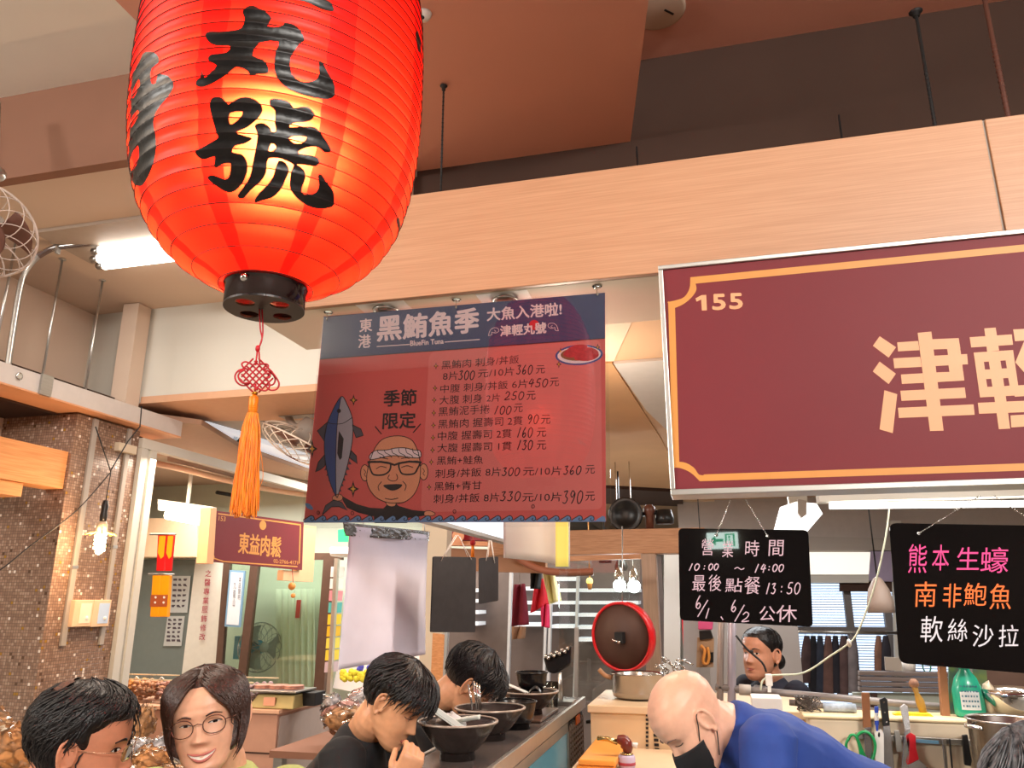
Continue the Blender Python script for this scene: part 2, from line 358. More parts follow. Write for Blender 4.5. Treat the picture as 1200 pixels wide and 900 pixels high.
# border traced on the face; continues past the frame
def bord():
    rt = 1e9
    out = [(1290, 280), (800, 328)]
    def seg(pts, m): m.stroke(pts, W, fp)
    m = MB(); W = 8.5
    m.poly([(1400, 267), (1400, 275.5), (815, 332.5), (809, 325)], fp)                      # top
    m.poly(sm2([(809, 325), (808, 338), (802, 348), (792, 352), (782, 354)], 4) + sm2([(788, 362), (800, 357), (810, 349), (816, 340), (815, 332)], 4), fp)
    m.poly([(783, 353), (791, 358), (796, 541), (788, 543)], fp)                            # left
    m.poly(sm2([(788, 541), (802, 542), (813, 548), (819, 556), (826, 557)], 4) + sm2([(820, 564), (812, 556), (804, 551), (794, 548), (788, 549)], 4), fp)
    m.poly([(820, 564), (825, 556), (1400, 536), (1400, 545)], fp)
    return m
bord().build('gold_border', M_gold, sg)
for i, ch in enumerate('155'):
    if i == 0: MB().poly([(822, 346), (827.5, 345.7), (828.5, 363.7), (822.5, 364), (821.7, 351), (816.3, 353.6), (815, 349.8)], fp).build('digit', M_peach, sg); continue
    m = MB(); x = 815.5+i*20+(2 if i == 0 else 0); m.text(ch, fp, (x, 364-i), (x+(9 if i == 0 else 14.5), 363.5-i), (x-.5, 346.5-i), (x+(8.5 if i == 0 else 14), 346-i), fat=.8); m.build('digit', M_peach, sg)
c1 = lambda pts: Z(pts, 6, 1000, 370)
m = MB()
for q in ([(185,145),(300,222),(248,295),(137,212)], [(184,323),(299,408),(248,481),(136,392)], [(218,524),(308,552),(277,826),(184,799)],
          [(313,648),(845,624),(852,697),(320,719)], [(330,528),(783,505),(792,578),(338,599)],
          [(452,121),(548,112),(634,808),(538,811)], [(308,188),(455,178),(465,243),(314,251)],
          [(280,300),(470,290),(480,360),(288,370)], [(334,414),(487,405),(495,472),(341,480)],
          [(545,166),(740,158),(752,232),(556,238)], [(655,200),(745,196),(768,345),(675,352)], [(565,282),(799,270),(805,342),(578,354)],
          [(668,345),(765,342),(778,456),(684,462)], [(583,399),(772,392),(779,456),(592,467)]):
    m.poly(c1(q), fp)
for q in ([(817,152),(1113,132),(1122,205),(828,224)], [(920,90),(1000,84),(1024,245),(940,255)],
          [(989,560),(1070,560),(1102,794),(1022,798)], [(875,613),(1215,598),(1215,678),(883,690)]):
    m.poly(c1(q), fp)
m.poly([c1([(845,260),(1122,242),(1168,560),(890,575)]), c1([(917,325),(952,323),(960,378),(924,379)]), c1([(1033,317),(1070,315),(1079,370),(1042,372)]),
        c1([(932,446),(968,444),(977,499),(941,501)]), c1([(1052,440),(1088,438),(1098,492),(1060,496)])], fp)
m.poly(c1([(1123,97),(1420,84),(1425,160),(1135,180)]), fp); m.poly(c1([(1200,180),(1240,190),(1200,310),(1250,400),(1210,410),(1138,328)]), fp)
for q in ([(1188, 452), (1240, 449), (1241, 462), (1189, 465)], [(1184, 487), (1246, 483), (1247, 497), (1185, 501)], [(1208, 455), (1221, 454), (1223, 490), (1210, 491)]): m.poly(q, fp)
for k in (1, 2): m.poly([(1200+k*16, 402), (1206+k*16, 404), (1200+k*16, 421), (1208+k*16, 437), (1201+k*16, 439), (1190+k*16, 424)], fp)
m.text('丸號', fp, (1262, 502), (1520, 498), (1254, 362), (1510, 340), bold=.03); m.build('shop_lettering', M_peach, sg)
# ============================================================ the red lantern
LX, LY = -.625, .955
PR = [(2.102, .060), (2.110, .084), (2.126, .118), (2.15, .149), (2.182, .175), (2.222, .196), (2.28, .211), (2.34, .219), (2.42, .223), (2.52, .223), (2.60, .219), (2.67, .208), (2.73, .187), (2.775, .168), (2.81, .146), (2.84, .118), (2.865, .088), (2.878, .070)]
RIBZ = [2.102+.776*(i/40) for i in range(41)]
def lr0(z):
    for (a, ra), (b, rb) in zip(PR, PR[1:]):
        if z <= b: t = max(0, (z-a)/(b-a)); return ra+(rb-ra)*t
    return PR[-1][1]
_ls = {}
def lr(z):                                # smooth profile with a shallow scallop between the hoops
    s = sum(lr0(z+d)*w_ for d, w_ in ((-.012, .25), (0, .5), (.012, .25)))
    return s - .0022*abs(math.sin(pi*(z-2.102)/.0194))
lan = thing('paper_lantern', 'big glowing red paper lantern with black brushed characters hanging at the left', 'lantern', (LX, LY, 2.05))
def shade_mat():
    m = bpy.data.materials.new('lantern_paper'); m.use_nodes = True; nt = m.node_tree; nt.nodes.clear(); N = nt.nodes.new; L = nt.links.new
    o = N('ShaderNodeOutputMaterial'); tr = N('ShaderNodeBsdfTranslucent'); pb = N('ShaderNodeBsdfPrincipled'); mx = N('ShaderNodeMixShader')
    pb.inputs['Roughness'].default_value = .38; mx.inputs[0].default_value = .62
    tc = N('ShaderNodeTexCoord'); sx = N('ShaderNodeSeparateXYZ'); L(tc.outputs['Object'], sx.inputs[0])
    at2 = N('ShaderNodeMath'); at2.operation = 'ARCTAN2'; L(sx.outputs[1], at2.inputs[0]); L(sx.outputs[0], at2.inputs[1])
    nz = N('ShaderNodeTexNoise'); nz.inputs['Scale'].default_value = 22; L(tc.outputs['Object'], nz.inputs['Vector'])
    nm = N('ShaderNodeMath'); nm.operation = 'MULTIPLY_ADD'; nm.inputs[1].default_value = .05; L(nz.outputs[0], nm.inputs[0]); L(at2.outputs[0], nm.inputs[2])
    # eight gores whose glued overlaps let less light through
    md = N('ShaderNodeMath'); md.operation = 'PINGPONG'; md.inputs[1].default_value = pi/8; ad = N('ShaderNodeMath'); ad.inputs[1].default_value = pi*2+.64
    L(nm.outputs[0], ad.inputs[0]); L(ad.outputs[0], md.inputs[0])
    lt = N('ShaderNodeMath'); lt.operation = 'LESS_THAN'; lt.inputs[1].default_value = .085; L(md.outputs[0], lt.inputs[0])
    m1 = N('ShaderNodeMix'); m1.data_type = 'RGBA'; m1.inputs[6].default_value = (1.0, .020, .010, 1); m1.inputs[7].default_value = (.55, .006, .004, 1); L(lt.outputs[0], m1.inputs[0])
    n2 = N('ShaderNodeTexNoise'); n2.inputs['Scale'].default_value = 60; n2.inputs['Detail'].default_value = 6
    mp = N('ShaderNodeMapping'); mp.inputs['Scale'].default_value = (.4, .4, 3); L(tc.outputs['Object'], mp.inputs[0]); L(mp.outputs[0], n2.inputs['Vector'])
    m2 = N('ShaderNodeMix'); m2.data_type = 'RGBA'; m2.blend_type = 'MULTIPLY'; m2.inputs[0].default_value = .35; L(m1.outputs[2], m2.inputs[6]); L(n2.outputs[0], m2.inputs[7])
    L(m2.outputs[2], tr.inputs[0]); pb.inputs['Base Color'].default_value = (.86, .012, .012, 1)
    L(tr.outputs[0], mx.inputs[1]); L(pb.outputs[0], mx.inputs[2])
    mx.inputs[0].default_value = .3
    rf = N('ShaderNodeBsdfRefraction'); rf.inputs['IOR'].default_value = 1.35; rf.inputs['Roughness'].default_value = .8; rf.inputs[0].default_value = (1, .16, .06, 1)
    m4 = N('ShaderNodeMix'); m4.data_type = 'RGBA'; m4.inputs[6].default_value = (1, .085, .04, 1); m4.inputs[7].default_value = (.62, .02, .012, 1); L(lt.outputs[0], m4.inputs[0]); L(m4.outputs[2], rf.inputs[0])
    m3 = N('ShaderNodeMixShader'); m3.inputs[0].default_value = .5; L(tr.outputs[0], m3.inputs[1]); L(rf.outputs[0], m3.inputs[2]); L(m3.outputs[0], mx.inputs[1])
    L(mx.outputs[0], o.inputs[0]); return m
NA = 160
mb = MB(); zs = [2.102+.776*i/320 for i in range(321)]
vs = [(LX+lr(z)*math.cos(2*pi*k/NA), LY+lr(z)*math.sin(2*pi*k/NA), z) for z in zs for k in range(NA)]
mb.add(vs, [(i*NA+k, i*NA+(k+1) % NA, (i+1)*NA+(k+1) % NA, (i+1)*NA+k) for i in range(320) for k in range(NA)], True)
mb.build('paper_shade', shade_mat(), lan)
M_wire = mat('hoop_wire', S(30, 4, 4), .5)
mb = MB()
for z in RIBZ:
    r0 = sum(lr0(z+d)*w_ for d, w_ in ((-.012, .25), (0, .5), (.012, .25)))+.0003
    n = 96; T = [(r0+dr, z+dz) for dr, dz in ((.0011, 0), (0, .0009), (-.0006, 0), (0, -.0009))]
    mb.lathe([(a, b-z) for a, b in T], (LX, LY, z), n, closed=True)
mb.build('wire_hoop', M_wire, lan, kind='stuff')
# brushed ink: outlines from the picture laid on the paper itself
CXL = Vector((LX, LY, 0))
def lhit(x, y, off):
    for tries in range(60):
        d = ray(x, y); t = .7
        a = d.x*d.x+d.y*d.y; prev = None
        best = None
        while t < 1.6:
            p = CAM+d*t
            if 2.0 < p.z < 2.878:
                g = math.hypot(p.x-LX, p.y-LY)-lr(p.z)-off
                if g < 0:
                    if prev is None: best = p; break
                    lo, hi = prev, t
                    for _ in range(18):
                        mid = (lo+hi)/2; q = CAM+d*mid
                        if math.hypot(q.x-LX, q.y-LY)-lr(q.z)-off < 0: hi = mid
                        else: lo = mid
                    best = CAM+d*hi; break
                prev = t
            t += .012
        if best: return best
        x += (318-x)*.012
    return CAM+ray(x, y)*1.1
def ink(mb, loops, depth=3, off=.0012):
    if not isinstance(loops[0][0], (tuple, list)): loops = [loops]
    flat = [q for l in loops for q in l]
    tri = tessellate_polygon([[Vector((x, -y, 0)) for x, y in l] for l in loops]); cache = {}
    vs = []; fs = []
    def vid(p):
        k = (round(p[0], 3), round(p[1], 3))
        if k not in cache: cache[k] = len(vs); vs.append(lhit(p[0], p[1], off))
        return cache[k]
    def sub(a, b, c, n):
        e = max(math.dist(a, b), math.dist(b, c), math.dist(c, a))
        if n == 0: fs.append((vid(a), vid(b), vid(c))); return
        ab = ((a[0]+b[0])/2, (a[1]+b[1])/2); bc = ((b[0]+c[0])/2, (b[1]+c[1])/2); ca = ((c[0]+a[0])/2, (c[1]+a[1])/2)
        sub(a, ab, ca, n-1); sub(ab, b, bc, n-1); sub(ca, bc, c, n-1); sub(ab, bc, ca, n-1)
    for t in tri: sub(*(flat[i] for i in t), depth)
    mb.add(vs, fs, True)
M_ink = mat('brush_ink', S(14, 8, 8), .36, var=.3, scale=40, bump=.2)
mb = MB()
c2 = lambda p: sm2(Z(p, 6, 220, 0), 2, True)
ink(mb, c2([(385,85),(410,50),(460,38),(500,58),(545,80),(590,130),(560,185),(655,188),(680,160),(740,170),(790,210),(822,280),(790,305),(750,360),(722,410),(722,480),(740,530),(790,570),(850,578),(900,560),(925,520),(922,440),(945,435),(985,510),(1025,575),(1037,660),(1010,690),(960,697),(860,680),(760,650),(680,605),(625,540),(608,460),(615,370),(640,292),(505,300),(455,390),(530,420),(568,480),(560,515),(500,520),(440,535),(425,500),(345,468),(280,520),(200,570),(110,612),(60,600),(60,570),(90,540),(100,490),(118,545),(160,510),(205,460),(150,430),(145,400),(180,380),(270,370),(300,325),(200,320),(145,290),(125,245),(150,222),(220,222),(310,215),(380,195),(400,130)]))
mb.build('brushed_character', M_ink, lan); mb = MB()
ink(mb, c2([(740,0),(860,-15),(980,0),(1015,35),(1028,70),(1005,80),(940,65),(850,20),(790,5)]))
ink(mb, [(220, -20), (225, -34), (300, -30), (380, -26), (384, -14), (300, -17)])
ink(mb, [(290, -26), (302, -26), (305, -75), (292, -75)])
ink(mb, [(240, -62), (360, -58), (362, -72), (240, -76)])
c3 = lambda p: sm2(Z(p, 6, 220, 100), 2, True)
mb.build('brushed_character', M_ink, lan); mb = MB()
ink(mb, [c3([(155,150),(165,95),(205,80),(250,92),(285,135),(340,98),(400,82),(460,92),(510,130),(525,180),(500,225),(440,280),(400,305),(340,335),(440,365),(450,380),(400,410),(335,425),(310,470),(380,485),(415,530),(420,600),(400,660),(360,720),(310,752),(260,745),(190,700),(140,655),(145,640),(180,632),(260,662),(290,640),(300,590),(300,548),(240,555),(205,582),(185,565),(190,500),(120,522),(75,505),(55,480),(60,460),(120,425),(200,380),(215,360),(205,345),(190,290),(170,220)]), c3([(298,195),(385,185),(365,230),(310,275),(290,250)])])
ink(mb, [c3([(575,110),(600,92),(660,98),(720,122),(745,160),(800,150),(850,155),(885,190),(892,215),(860,250),(800,262),(745,265),(715,295),(860,288),(910,305),(940,345),(975,395),(1005,445),(1000,470),(960,470),(925,440),(870,430),(800,450),(780,480),(860,490),(915,510),(925,545),(900,570),(840,562),(770,558),(815,590),(828,650),(810,700),(800,755),(850,770),(900,755),(925,700),(915,635),(940,625),(975,680),(1025,750),(1027,840),(990,862),(920,867),(840,845),(770,795),(725,735),(718,680),(728,600),(745,560),(690,530),(640,512),(570,515),(555,570),(550,620),(510,680),(440,740),(400,790),(365,795),(352,770),(395,710),(435,650),(455,560),(470,480),(485,400),(490,340),(470,290),(490,268),(540,268),(580,300),(590,325),(620,320),(612,260),(615,180),(585,150)]),
    c3([(715,372),(760,358),(836,364),(813,398),(790,410),(745,405)]), c3([(588,408),(622,430),(600,458),(568,462)])])
ink(mb, c3([(640,530),(690,545),(712,600),(690,660),(650,740),(590,790),(520,810),(480,825),(468,808),(500,760),(550,710),(595,650),(615,590)]))
c4 = lambda p: sm2(Z(p, 5, 140, 50), 2, True)
mb.build('brushed_character', M_ink, lan); mb = MB()
ink(mb, [c4([(120,100),(135,65),(165,50),(205,58),(230,85),(228,120),(190,150),(182,200),(190,240),(212,235),(222,190),(250,185),(285,195),(312,225),(318,260),(290,310),(240,370),(205,430),(200,490),(212,540),(215,620),(200,700),(170,780),(140,830),(115,840),(85,828),(52,790),(50,730),(52,640),(58,560),(62,460),(66,380),(68,300),(72,220),(90,160)]),
    c4([(100,600),(112,620),(110,690),(80,745),(60,740),(64,680)]), c4([(108,395),(108,430),(82,480),(66,500),(72,440)]), c4([(112,215),(118,250),(95,300),(76,330),(78,280)])])
mb.build('brushed_character', M_ink, lan); mb = MB()
ink(mb, [(487, 38), (490, 36), (493, 50), (493, 62), (490, 60), (488, 48)]); ink(mb, [(464, 257), (468, 254), (470, 264), (468, 272), (466, 266)])
mb.build('brushed_character', M_ink, lan)
# bottom collar with four round vents
cz = 2.068
M_lac = mat('black_lacquer', S(38, 10, 12), .15, coat=.5)
mb = MB(); mb.lathe([(.0585, 0), (.0585, .031), (.0615, .033), (.0615, .039), (.056, .039), (.0555, .001)], (LX, LY, cz), 64, closed=True)
mb.build('collar', M_lac, lan)
def holed(cz, Rr, holes, t):
    loops = [[(Rr*math.cos(2*pi*k/48), Rr*math.sin(2*pi*k/48)) for k in range(48)]]
    for hx, hy, hr in holes: loops.append([(hx+hr*math.cos(-2*pi*k/24), hy+hr*math.sin(-2*pi*k/24)) for k in range(24)])
    L3 = [[Vector((x, y, 0)) for x, y in l] for l in loops]; tri = tessellate_polygon(L3); fl = [p for l in loops for p in l]; n = len(fl)
    vs = [(LX+x, LY+y, cz) for x, y in fl]+[(LX+x, LY+y, cz+t) for x, y in fl]; fs = [tuple(t_) for t_ in tri]+[tuple(i+n for i in t_) for t_ in tri]
    k0 = 0
    for l in loops:
        m_ = len(l); fs += [(k0+i, k0+(i+1) % m_, n+k0+(i+1) % m_, n+k0+i) for i in range(m_)]; k0 += m_
    return vs, fs
ang = math.radians(-33.6+90)
hs = [(.0345*math.cos(ang+k*pi/2+.25), .0345*math.sin(ang+k*pi/2+.25), .0142) for k in range(4)]
vs, fs = holed(cz, .0586, hs, .003)
MB().add(vs, fs).build('vent_plate', mat('black_lacquer_plate', S(20, 12, 12), .4), lan)
c = Vector((LX, LY, cz+.027)); e = (CAM-c); e.z = 0; e.normalize(); sd = e.cross(Vector((0, 0, 1)))
p = c+(e*.85+sd*.52).normalized()*.0592
MB().ball(p, .0065, 12).build('rivet', M_chrome, lan)
mb = MB(); mb.lathe([(.0695, 0), (.0725, .0), (.0725, .03), (.0695, .03)], (LX, LY, 2.872), 48, closed=True); mb.build('top_collar', M_lac, lan)
mb = MB(); mb.tube([(LX, LY, 2.89), (LX, LY, 4.19)], .004, 8); mb.tube([(LX-.07, LY, 2.89), (LX+.07, LY, 2.89)], .003, 6); mb.build('hanging_cord', M_black, lan)
MB().ball((LX, LY, 2.34), .034, 16, sc=(1, 1, 1.3)).build('bulb', mat('lantern_bulb', (1, .8, .5), .4, emit=(1, .5, .22), estr=400), lan)
# cord, knot and tassel under it
M_rc = mat('red_cord', S(196, 16, 34), .45, var=.2, scale=150)
dn = Vector((0, 0, -1)); s = Vector((math.cos(math.radians(-33.6)), math.sin(math.radians(33.6))*-1, 0))
s = Vector((_r.x, _r.y, 0))
def L2(x, y, dep=0.):                     # picture point on the vertical sheet through the lantern axis, facing the camera
    nn = Vector((CAM.x-LX, CAM.y-LY, 0)).normalized(); d = ray(x, y); t = (Vector((LX, LY, 0))+nn*dep-CAM).dot(nn)/d.dot(nn); return CAM+d*t
mb = MB()
mb.tube(catmull([L2(304, 362), L2(305, 385), L2(307, 397), L2(303, 408)], 5), .0013, 6); mb.tube(catmull([L2(307, 362), L2(308, 390), L2(304.5, 405)], 5), .0013, 6)
mb.ball(L2(302, 408.5), .0036, 10, sc=(1, 1, 1.5)); mb.tube([L2(301.5, 412), L2(299.5, 428)], .0013, 6); mb.tube([L2(303.5, 412), L2(304.5, 428)], .0013, 6)
mb.build('hanging_string', M_rc, lan)
mb = MB()
def kp(p, dep=0.): return [L2(250+x/10, 380+y/10, dep) for x, y in p]
for q, dd in (([(450,470),(380,440),(335,460),(350,500),(420,540)], .002), ([(560,470),(620,465),(645,490),(620,520),(560,520)], .002),
          ([(380,520),(300,540),(255,600),(270,670),(330,715),(400,710),(430,680)], 0), ([(370,530),(300,580),(300,640),(350,690),(430,680)], .004),
          ([(590,540),(680,560),(740,630),(770,700),(740,760),(660,768),(600,700)], 0), ([(600,580),(650,575),(665,605),(640,630),(590,620)], .003),
          ([(590,650),(640,670),(660,720),(620,775),(560,770),(520,745)], .004), ([(650,560),(700,590),(725,650),(700,705),(640,712),(570,690)], -.003)):
    mb.tube(catmull(kp(q, dd), 6), .0013, 6)
for i in range(7):
    t = i/6
    for sgn in (1, -1):
        a = (500+(t-.5)*260, 600-sgn*(0), ); x0_, y0_ = 500+(t-.5)*230*1, 600+(t-.5)*230*sgn
        q = [(x0_-110+60*abs(t-.5), y0_+110*sgn-60*sgn*abs(t-.5)), (x0_, y0_), (x0_+110-60*abs(t-.5), y0_-110*sgn+60*sgn*abs(t-.5))]
        mb.tube([L2(250+x/10, 380+y/10, .002*(1 if (j+i) % 2 else -1)) for j, (x, y) in enumerate(sm2(q, 4))], .0014, 6)
mb.tube(kp([(495, 700), (490, 780)]), .0016, 6)
mb.build('knot', M_rc, lan)
MB().ball(L2(298.6, 461), .0046, 14, sc=(1, 1, .7)).build('bead', mat('brass_bead', S(200, 140, 50), .25, 1.), lan)
M_tas = mat('orange_silk', S(255, 150, 28), .4, col2=S(232, 110, 14), scale=300, stretch=(1, 1, .1))
mb = MB(); mb.tube([L2(298.2, 463.5), L2(297.5, 467), L2(296.7, 474), L2(296, 484)], [.004, .0068, .0066, .0064], 14)
for i in range(9): c = L2(297.6-.16*i, 466+i*2.0); mb.lathe([(.0064, -.0008), (.0072, 0), (.0064, .0008)], c, 16)
mb.build('tassel_head', M_tas, lan)
mb = MB(); top = L2(296, 484); bot = L2(286, 600); rr = random.Random(3)
for i in range(210):
    a = rr.uniform(0, 2*pi); q = math.sqrt(rr.random()); r0_, r1_ = .0062*q, .0195*q
    e2 = Vector((math.cos(a), math.sin(a), 0)); ln = rr.uniform(.94, 1.06) ; pts = []
    w1 = rr.uniform(-.003, .003)
    for j in range(8):
        t = j/7; base = top.lerp(bot, t*ln); rad = r0_+(r1_-r0_)*(t**.6)
        pts.append(base+e2*rad+s*(w1*math.sin(t*5+a)))
    mb.tube(pts, .00085, 4, cap=False)
mb.tube(catmull([L2(303, 515), L2(307, 540), L2(308, 560), L2(303, 573)], 5), .0005, 4)
mb.build('tassel_thread', M_tas, lan, kind='stuff')
# ============================================================ hanging menu poster
po = thing('menu_poster', 'red and navy printed menu poster with tuna and cook hanging from the beam', 'poster', (-.66, 1.95, 1.84))
pp = PY(1.95)
M_red = mat('poster_red', S(222, 92, 86), .6, var=.03); M_navy = mat('poster_navy', S(52, 62, 104), .6, var=.05); M_pk = mat('poster_light_red', S(230, 114, 108), .6, var=.03)
M_pwh = mat('print_white', S(246, 214, 214), .6); M_pbl = mat('print_black', S(38, 28, 32), .6); M_pgr = mat('print_grey', S(84, 74, 84), .6); M_psil = mat('print_silver', S(176, 164, 172), .6)
M_pskin = mat('print_skin', S(236, 150, 112), .6); M_pyel = mat('print_yellow', S(238, 166, 62), .6); M_pblue = mat('print_blue', S(112, 144, 190), .6); M_pfish = mat('print_fish_blue', S(58, 80, 138), .6)
q = [pp.px(*c) for c in ((379.5, 371), (709, 343), (710, 611.5), (356, 612.5))]
MB().slab(q, pp.n, .002).build('printed_sheet', M_red, po)
MB().poly([(379.5, 371), (709, 343), (709, 396.5), (375, 421)], pp, .0004).build('header_band', M_navy, po)
def rrect(q, r=8):
    out = []; m = len(q)
    for i in range(m):
        a, b, c = Vector(q[i-1]), Vector(q[i]), Vector(q[(i+1) % m]); u = (a-b).normalized()*r; v = (c-b).normalized()*r
        for k in range(5): t = k/4; out.append(tuple((b+u)*(1-t)**2+b*2*t*(1-t)+(b+v)*t*t))
    return out
MB().poly(rrect([(503, 413), (704, 398), (706, 597), (493, 600)]), pp, .0004).build('text_panel', M_pk, po)
m = MB()
m.text('東', pp, (421.5, 389.5), (436, 388), (422, 374.5), (436, 373), fat=.35); m.text('港', pp, (420, 408), (434.5, 407), (420.5, 393), (434.5, 392), fat=.35)
for i, ch in enumerate('黑鮪魚季'):
    x = 442.5+i*30.2; y = 400-i*2.9
    m.text(ch, pp, (x, y), (x+27.5, y-2.6), (x+.8, y-27.5), (x+28, y-30.5), bold=0, fat=.95)
m.text('BlueFin Tuna', pp, (481, 405.5), (520, 402.8), (481, 399.5), (520, 397), fat=.2)
m.stroke([(442, 406.3), (480, 403.8)], 1.1, pp); m.stroke([(521.5, 401), (562, 398)], 1.1, pp)
m.text('大魚入港啦!', pp, (571, 376.5), (658, 369.5), (571, 361.5), (658, 354.5), fat=.4)
m.text('津輕丸號', pp, (586.5, 394.5), (640, 390.5), (586.5, 382), (640, 377.8), bold=0, fat=.4)
for x, y, sg_ in ((578.5, 388.5, 1), (648.5, 383, -1)):
    k = lambda a, b: (x+a*sg_, y+b)
    m.stroke(sm2([k(-6, 5), k(-4, -1), k(0, -4), k(5, -3.5), k(6, 0), k(2, 2), k(-2, 1), k(-2, 4), k(-6, 5)], 3), .6, pp); m.stroke([k(1, -1.5), k(3, 0), k(1, 1)], .6, pp)
m.build('title_lettering', M_pwh, po)
MB().disc(626, 381, 6, 6, pp, .0006).build('red_seal', mat('seal_red', S(226, 36, 44), .6), po)
MB().stroke([(375, 421), (709, 396.5)], .9, pp).build('rule_line', M_pbl, po)
m = MB(); fnt = 0
for t, a, b, h in (('黑鮪肉 刺身/丼飯', (517.5, 433), (608, 426), 10), ('8片', (519, 446), (536.5, 445), 10), ('元/10片', (560, 443), (602.5, 440), 10), ('元', (628, 438), (638.5, 437.5), 9.5),
    ('中腹 刺身/丼飯', (516, 461), (595, 456), 10), ('6片', (600, 455.5), (618.5, 454.5), 10), ('元', (644, 453), (655, 452.5), 10), ('大腹 刺身', (515, 474.5), (565, 472), 10.5), ('2片', (570, 471.5), (586, 470.5), 9.5),
    ('元', (617, 469), (627.5, 468.5), 10.5), ('黑鮪泥手捲', (514, 488), (574, 484.5), 10.5), ('元', (602, 483.3), (612.5, 483), 10), ('黑鮪肉 握壽司 2貫', (513.5, 502.5), (612.5, 498), 10.5), ('元', (634, 497), (645, 496.7), 10.5),
    ('中腹 握壽司 2貫', (513, 516.5), (599.5, 513), 10.5), ('元', (629, 512), (640, 511.8), 10.5), ('大腹 握壽司 1貫', (512.5, 530.5), (599.5, 527.7), 10.5), ('元', (629, 527), (640, 526.8), 10.5),
    ('黑鮪+鮭魚', (512, 545), (566, 543.5), 10), ('刺身/丼飯', (510, 560.5), (564, 558.5), 10.5), ('8片', (569, 558.5), (587, 558), 10.5), ('元/10片', (613, 557.5), (658, 557), 10.5), ('元', (686, 555.5), (697, 555), 10),
    ('黑鮪+青甘', (509, 575), (564.5, 573.5), 10), ('刺身/丼飯', (508, 590), (562, 588.5), 10.5), ('8片', (567, 588.5), (585, 588), 10.5), ('元/10片', (612, 588), (658, 587.5), 10.5), ('元', (686, 587), (697, 586.7), 10.5)):
    m.text(t, pp, a, b, (a[0]+.3, a[1]-h), (b[0]+.3, b[1]-h), bold=fnt)
for i, ch in enumerate(('季節', '限定')):
    y = 476.5+i*26.5; m.text(ch, pp, (449.5-i, y), (488-i, y-1.5), (450.5-i, y-19), (488.5-i, y-20.5), fat=.4)
m.stroke([(440, 500), (447, 508.5)], 1.3, pp); m.stroke([(493, 497), (484.5, 507)], 1.3, pp)
m.build('menu_lettering', M_pbl, po)
DG = {'0': [[(.55, 0), (.2, .2), (.08, .6), (.25, .98), (.6, .95), (.9, .55), (.85, .15), (.5, .02)]], '1': [[(.75, 0), (.3, 1)]], '2': [[(.15, .25), (.45, 0), (.8, .2), (.6, .6), (.05, 1), (.9, .92)]],
      '3': [[(.2, .1), (.75, .02), (.45, .42), (.8, .62), (.5, .98), (.05, .92)]], '4': [[(.5, 0), (.1, .6), (.9, .5)], [(.75, .1), (.5, 1)]], '5': [[(.85, 0), (.4, .04), (.25, .45), (.7, .5), (.75, .85), (.35, 1), (.05, .9)]],
      '6': [[(.6, 0), (.2, .45), (.12, .85), (.45, 1), (.75, .75), (.5, .55), (.2, .75)]], '8': [[(.8, .1), (.3, .2), (.7, .7), (.4, 1), (.2, .8), (.8, .1)]], '9': [[(.8, .2), (.4, 0), (.12, .3), (.4, .52), (.8, .2), (.7, .6), (.35, 1)]],
      ':': [[(.5, .3), (.48, .38)], [(.45, .75), (.43, .83)]], '/': [[(1, 0), (0, 1)]], '~': [[(0, .6), (.25, .3), (.55, .6), (.75, .75), (1, .5)]], '、': [[(.2, .5), (.8, 1)]]}
def digits(m, t, x0, y0, x1, y1, p, wd=1.2, slant=.15, off=.0009):
    w_ = (x1-x0)/len(t)
    for i, ch in enumerate(t):
        for st in DG[ch]: m.stroke(sm2([(x0+w_*(i+.08+a*.84+slant*(.5-b)), y0+(y1-y0)*b) for a, b in st], 4), wd, p, off)
m = MB()
for t, *r_ in (('300', 537, 434.5, 557, 445), ('360', 605, 428, 625, 438.5), ('450', 619, 444, 643, 453.5), ('250', 591, 459, 615, 468.5), ('100', 578, 476, 600, 485.5), ('90', 618, 486, 632, 496.5),
    ('160', 605, 501, 625, 512.5), ('130', 605, 516, 625, 527), ('300', 588, 548, 610, 557.5), ('360', 660, 546, 682, 556), ('330', 586, 576, 611, 587), ('390', 659, 575, 684, 590)): digits(m, t, *r_, pp)
m.build('handwritten_prices', M_pbl, po)
# sparkles
m = MB(); m2 = MB()
def spark(x, y, a, b):
    pts = []
    for k in range(8): t = pi/4*k; r_ = 1. if k % 2 == 0 else .38; pts.append((x+math.sin(t)*a*r_, y-math.cos(t)*b*r_))
    m2.poly([(x+(u-x)*1.25, y+(v-y)*1.25) for u, v in pts], pp, .0007); m.poly([(x+(u-x)*.62, y+(v-y)*.62) for u, v in pts], pp, .0009)
for x, y in ((511, 429), (510, 455), (509, 469), (508.5, 484), (508, 498.5), (507.5, 513), (507, 527.5), (505.5, 541.5), (503, 571)): spark(x, y, 2.3, 3.3)
spark(414.5, 469, 4, 5.5); spark(366, 526, 5, 9); spark(414, 573, 5.5, 8); spark(657, 412, 2.5, 4); spark(700.5, 407, 2.5, 3.5); spark(655, 427, 2.5, 4)
m2.build('sparkle_outline', M_pbl, po, kind='stuff'); m.build('sparkle', M_pyel, po, kind='stuff')
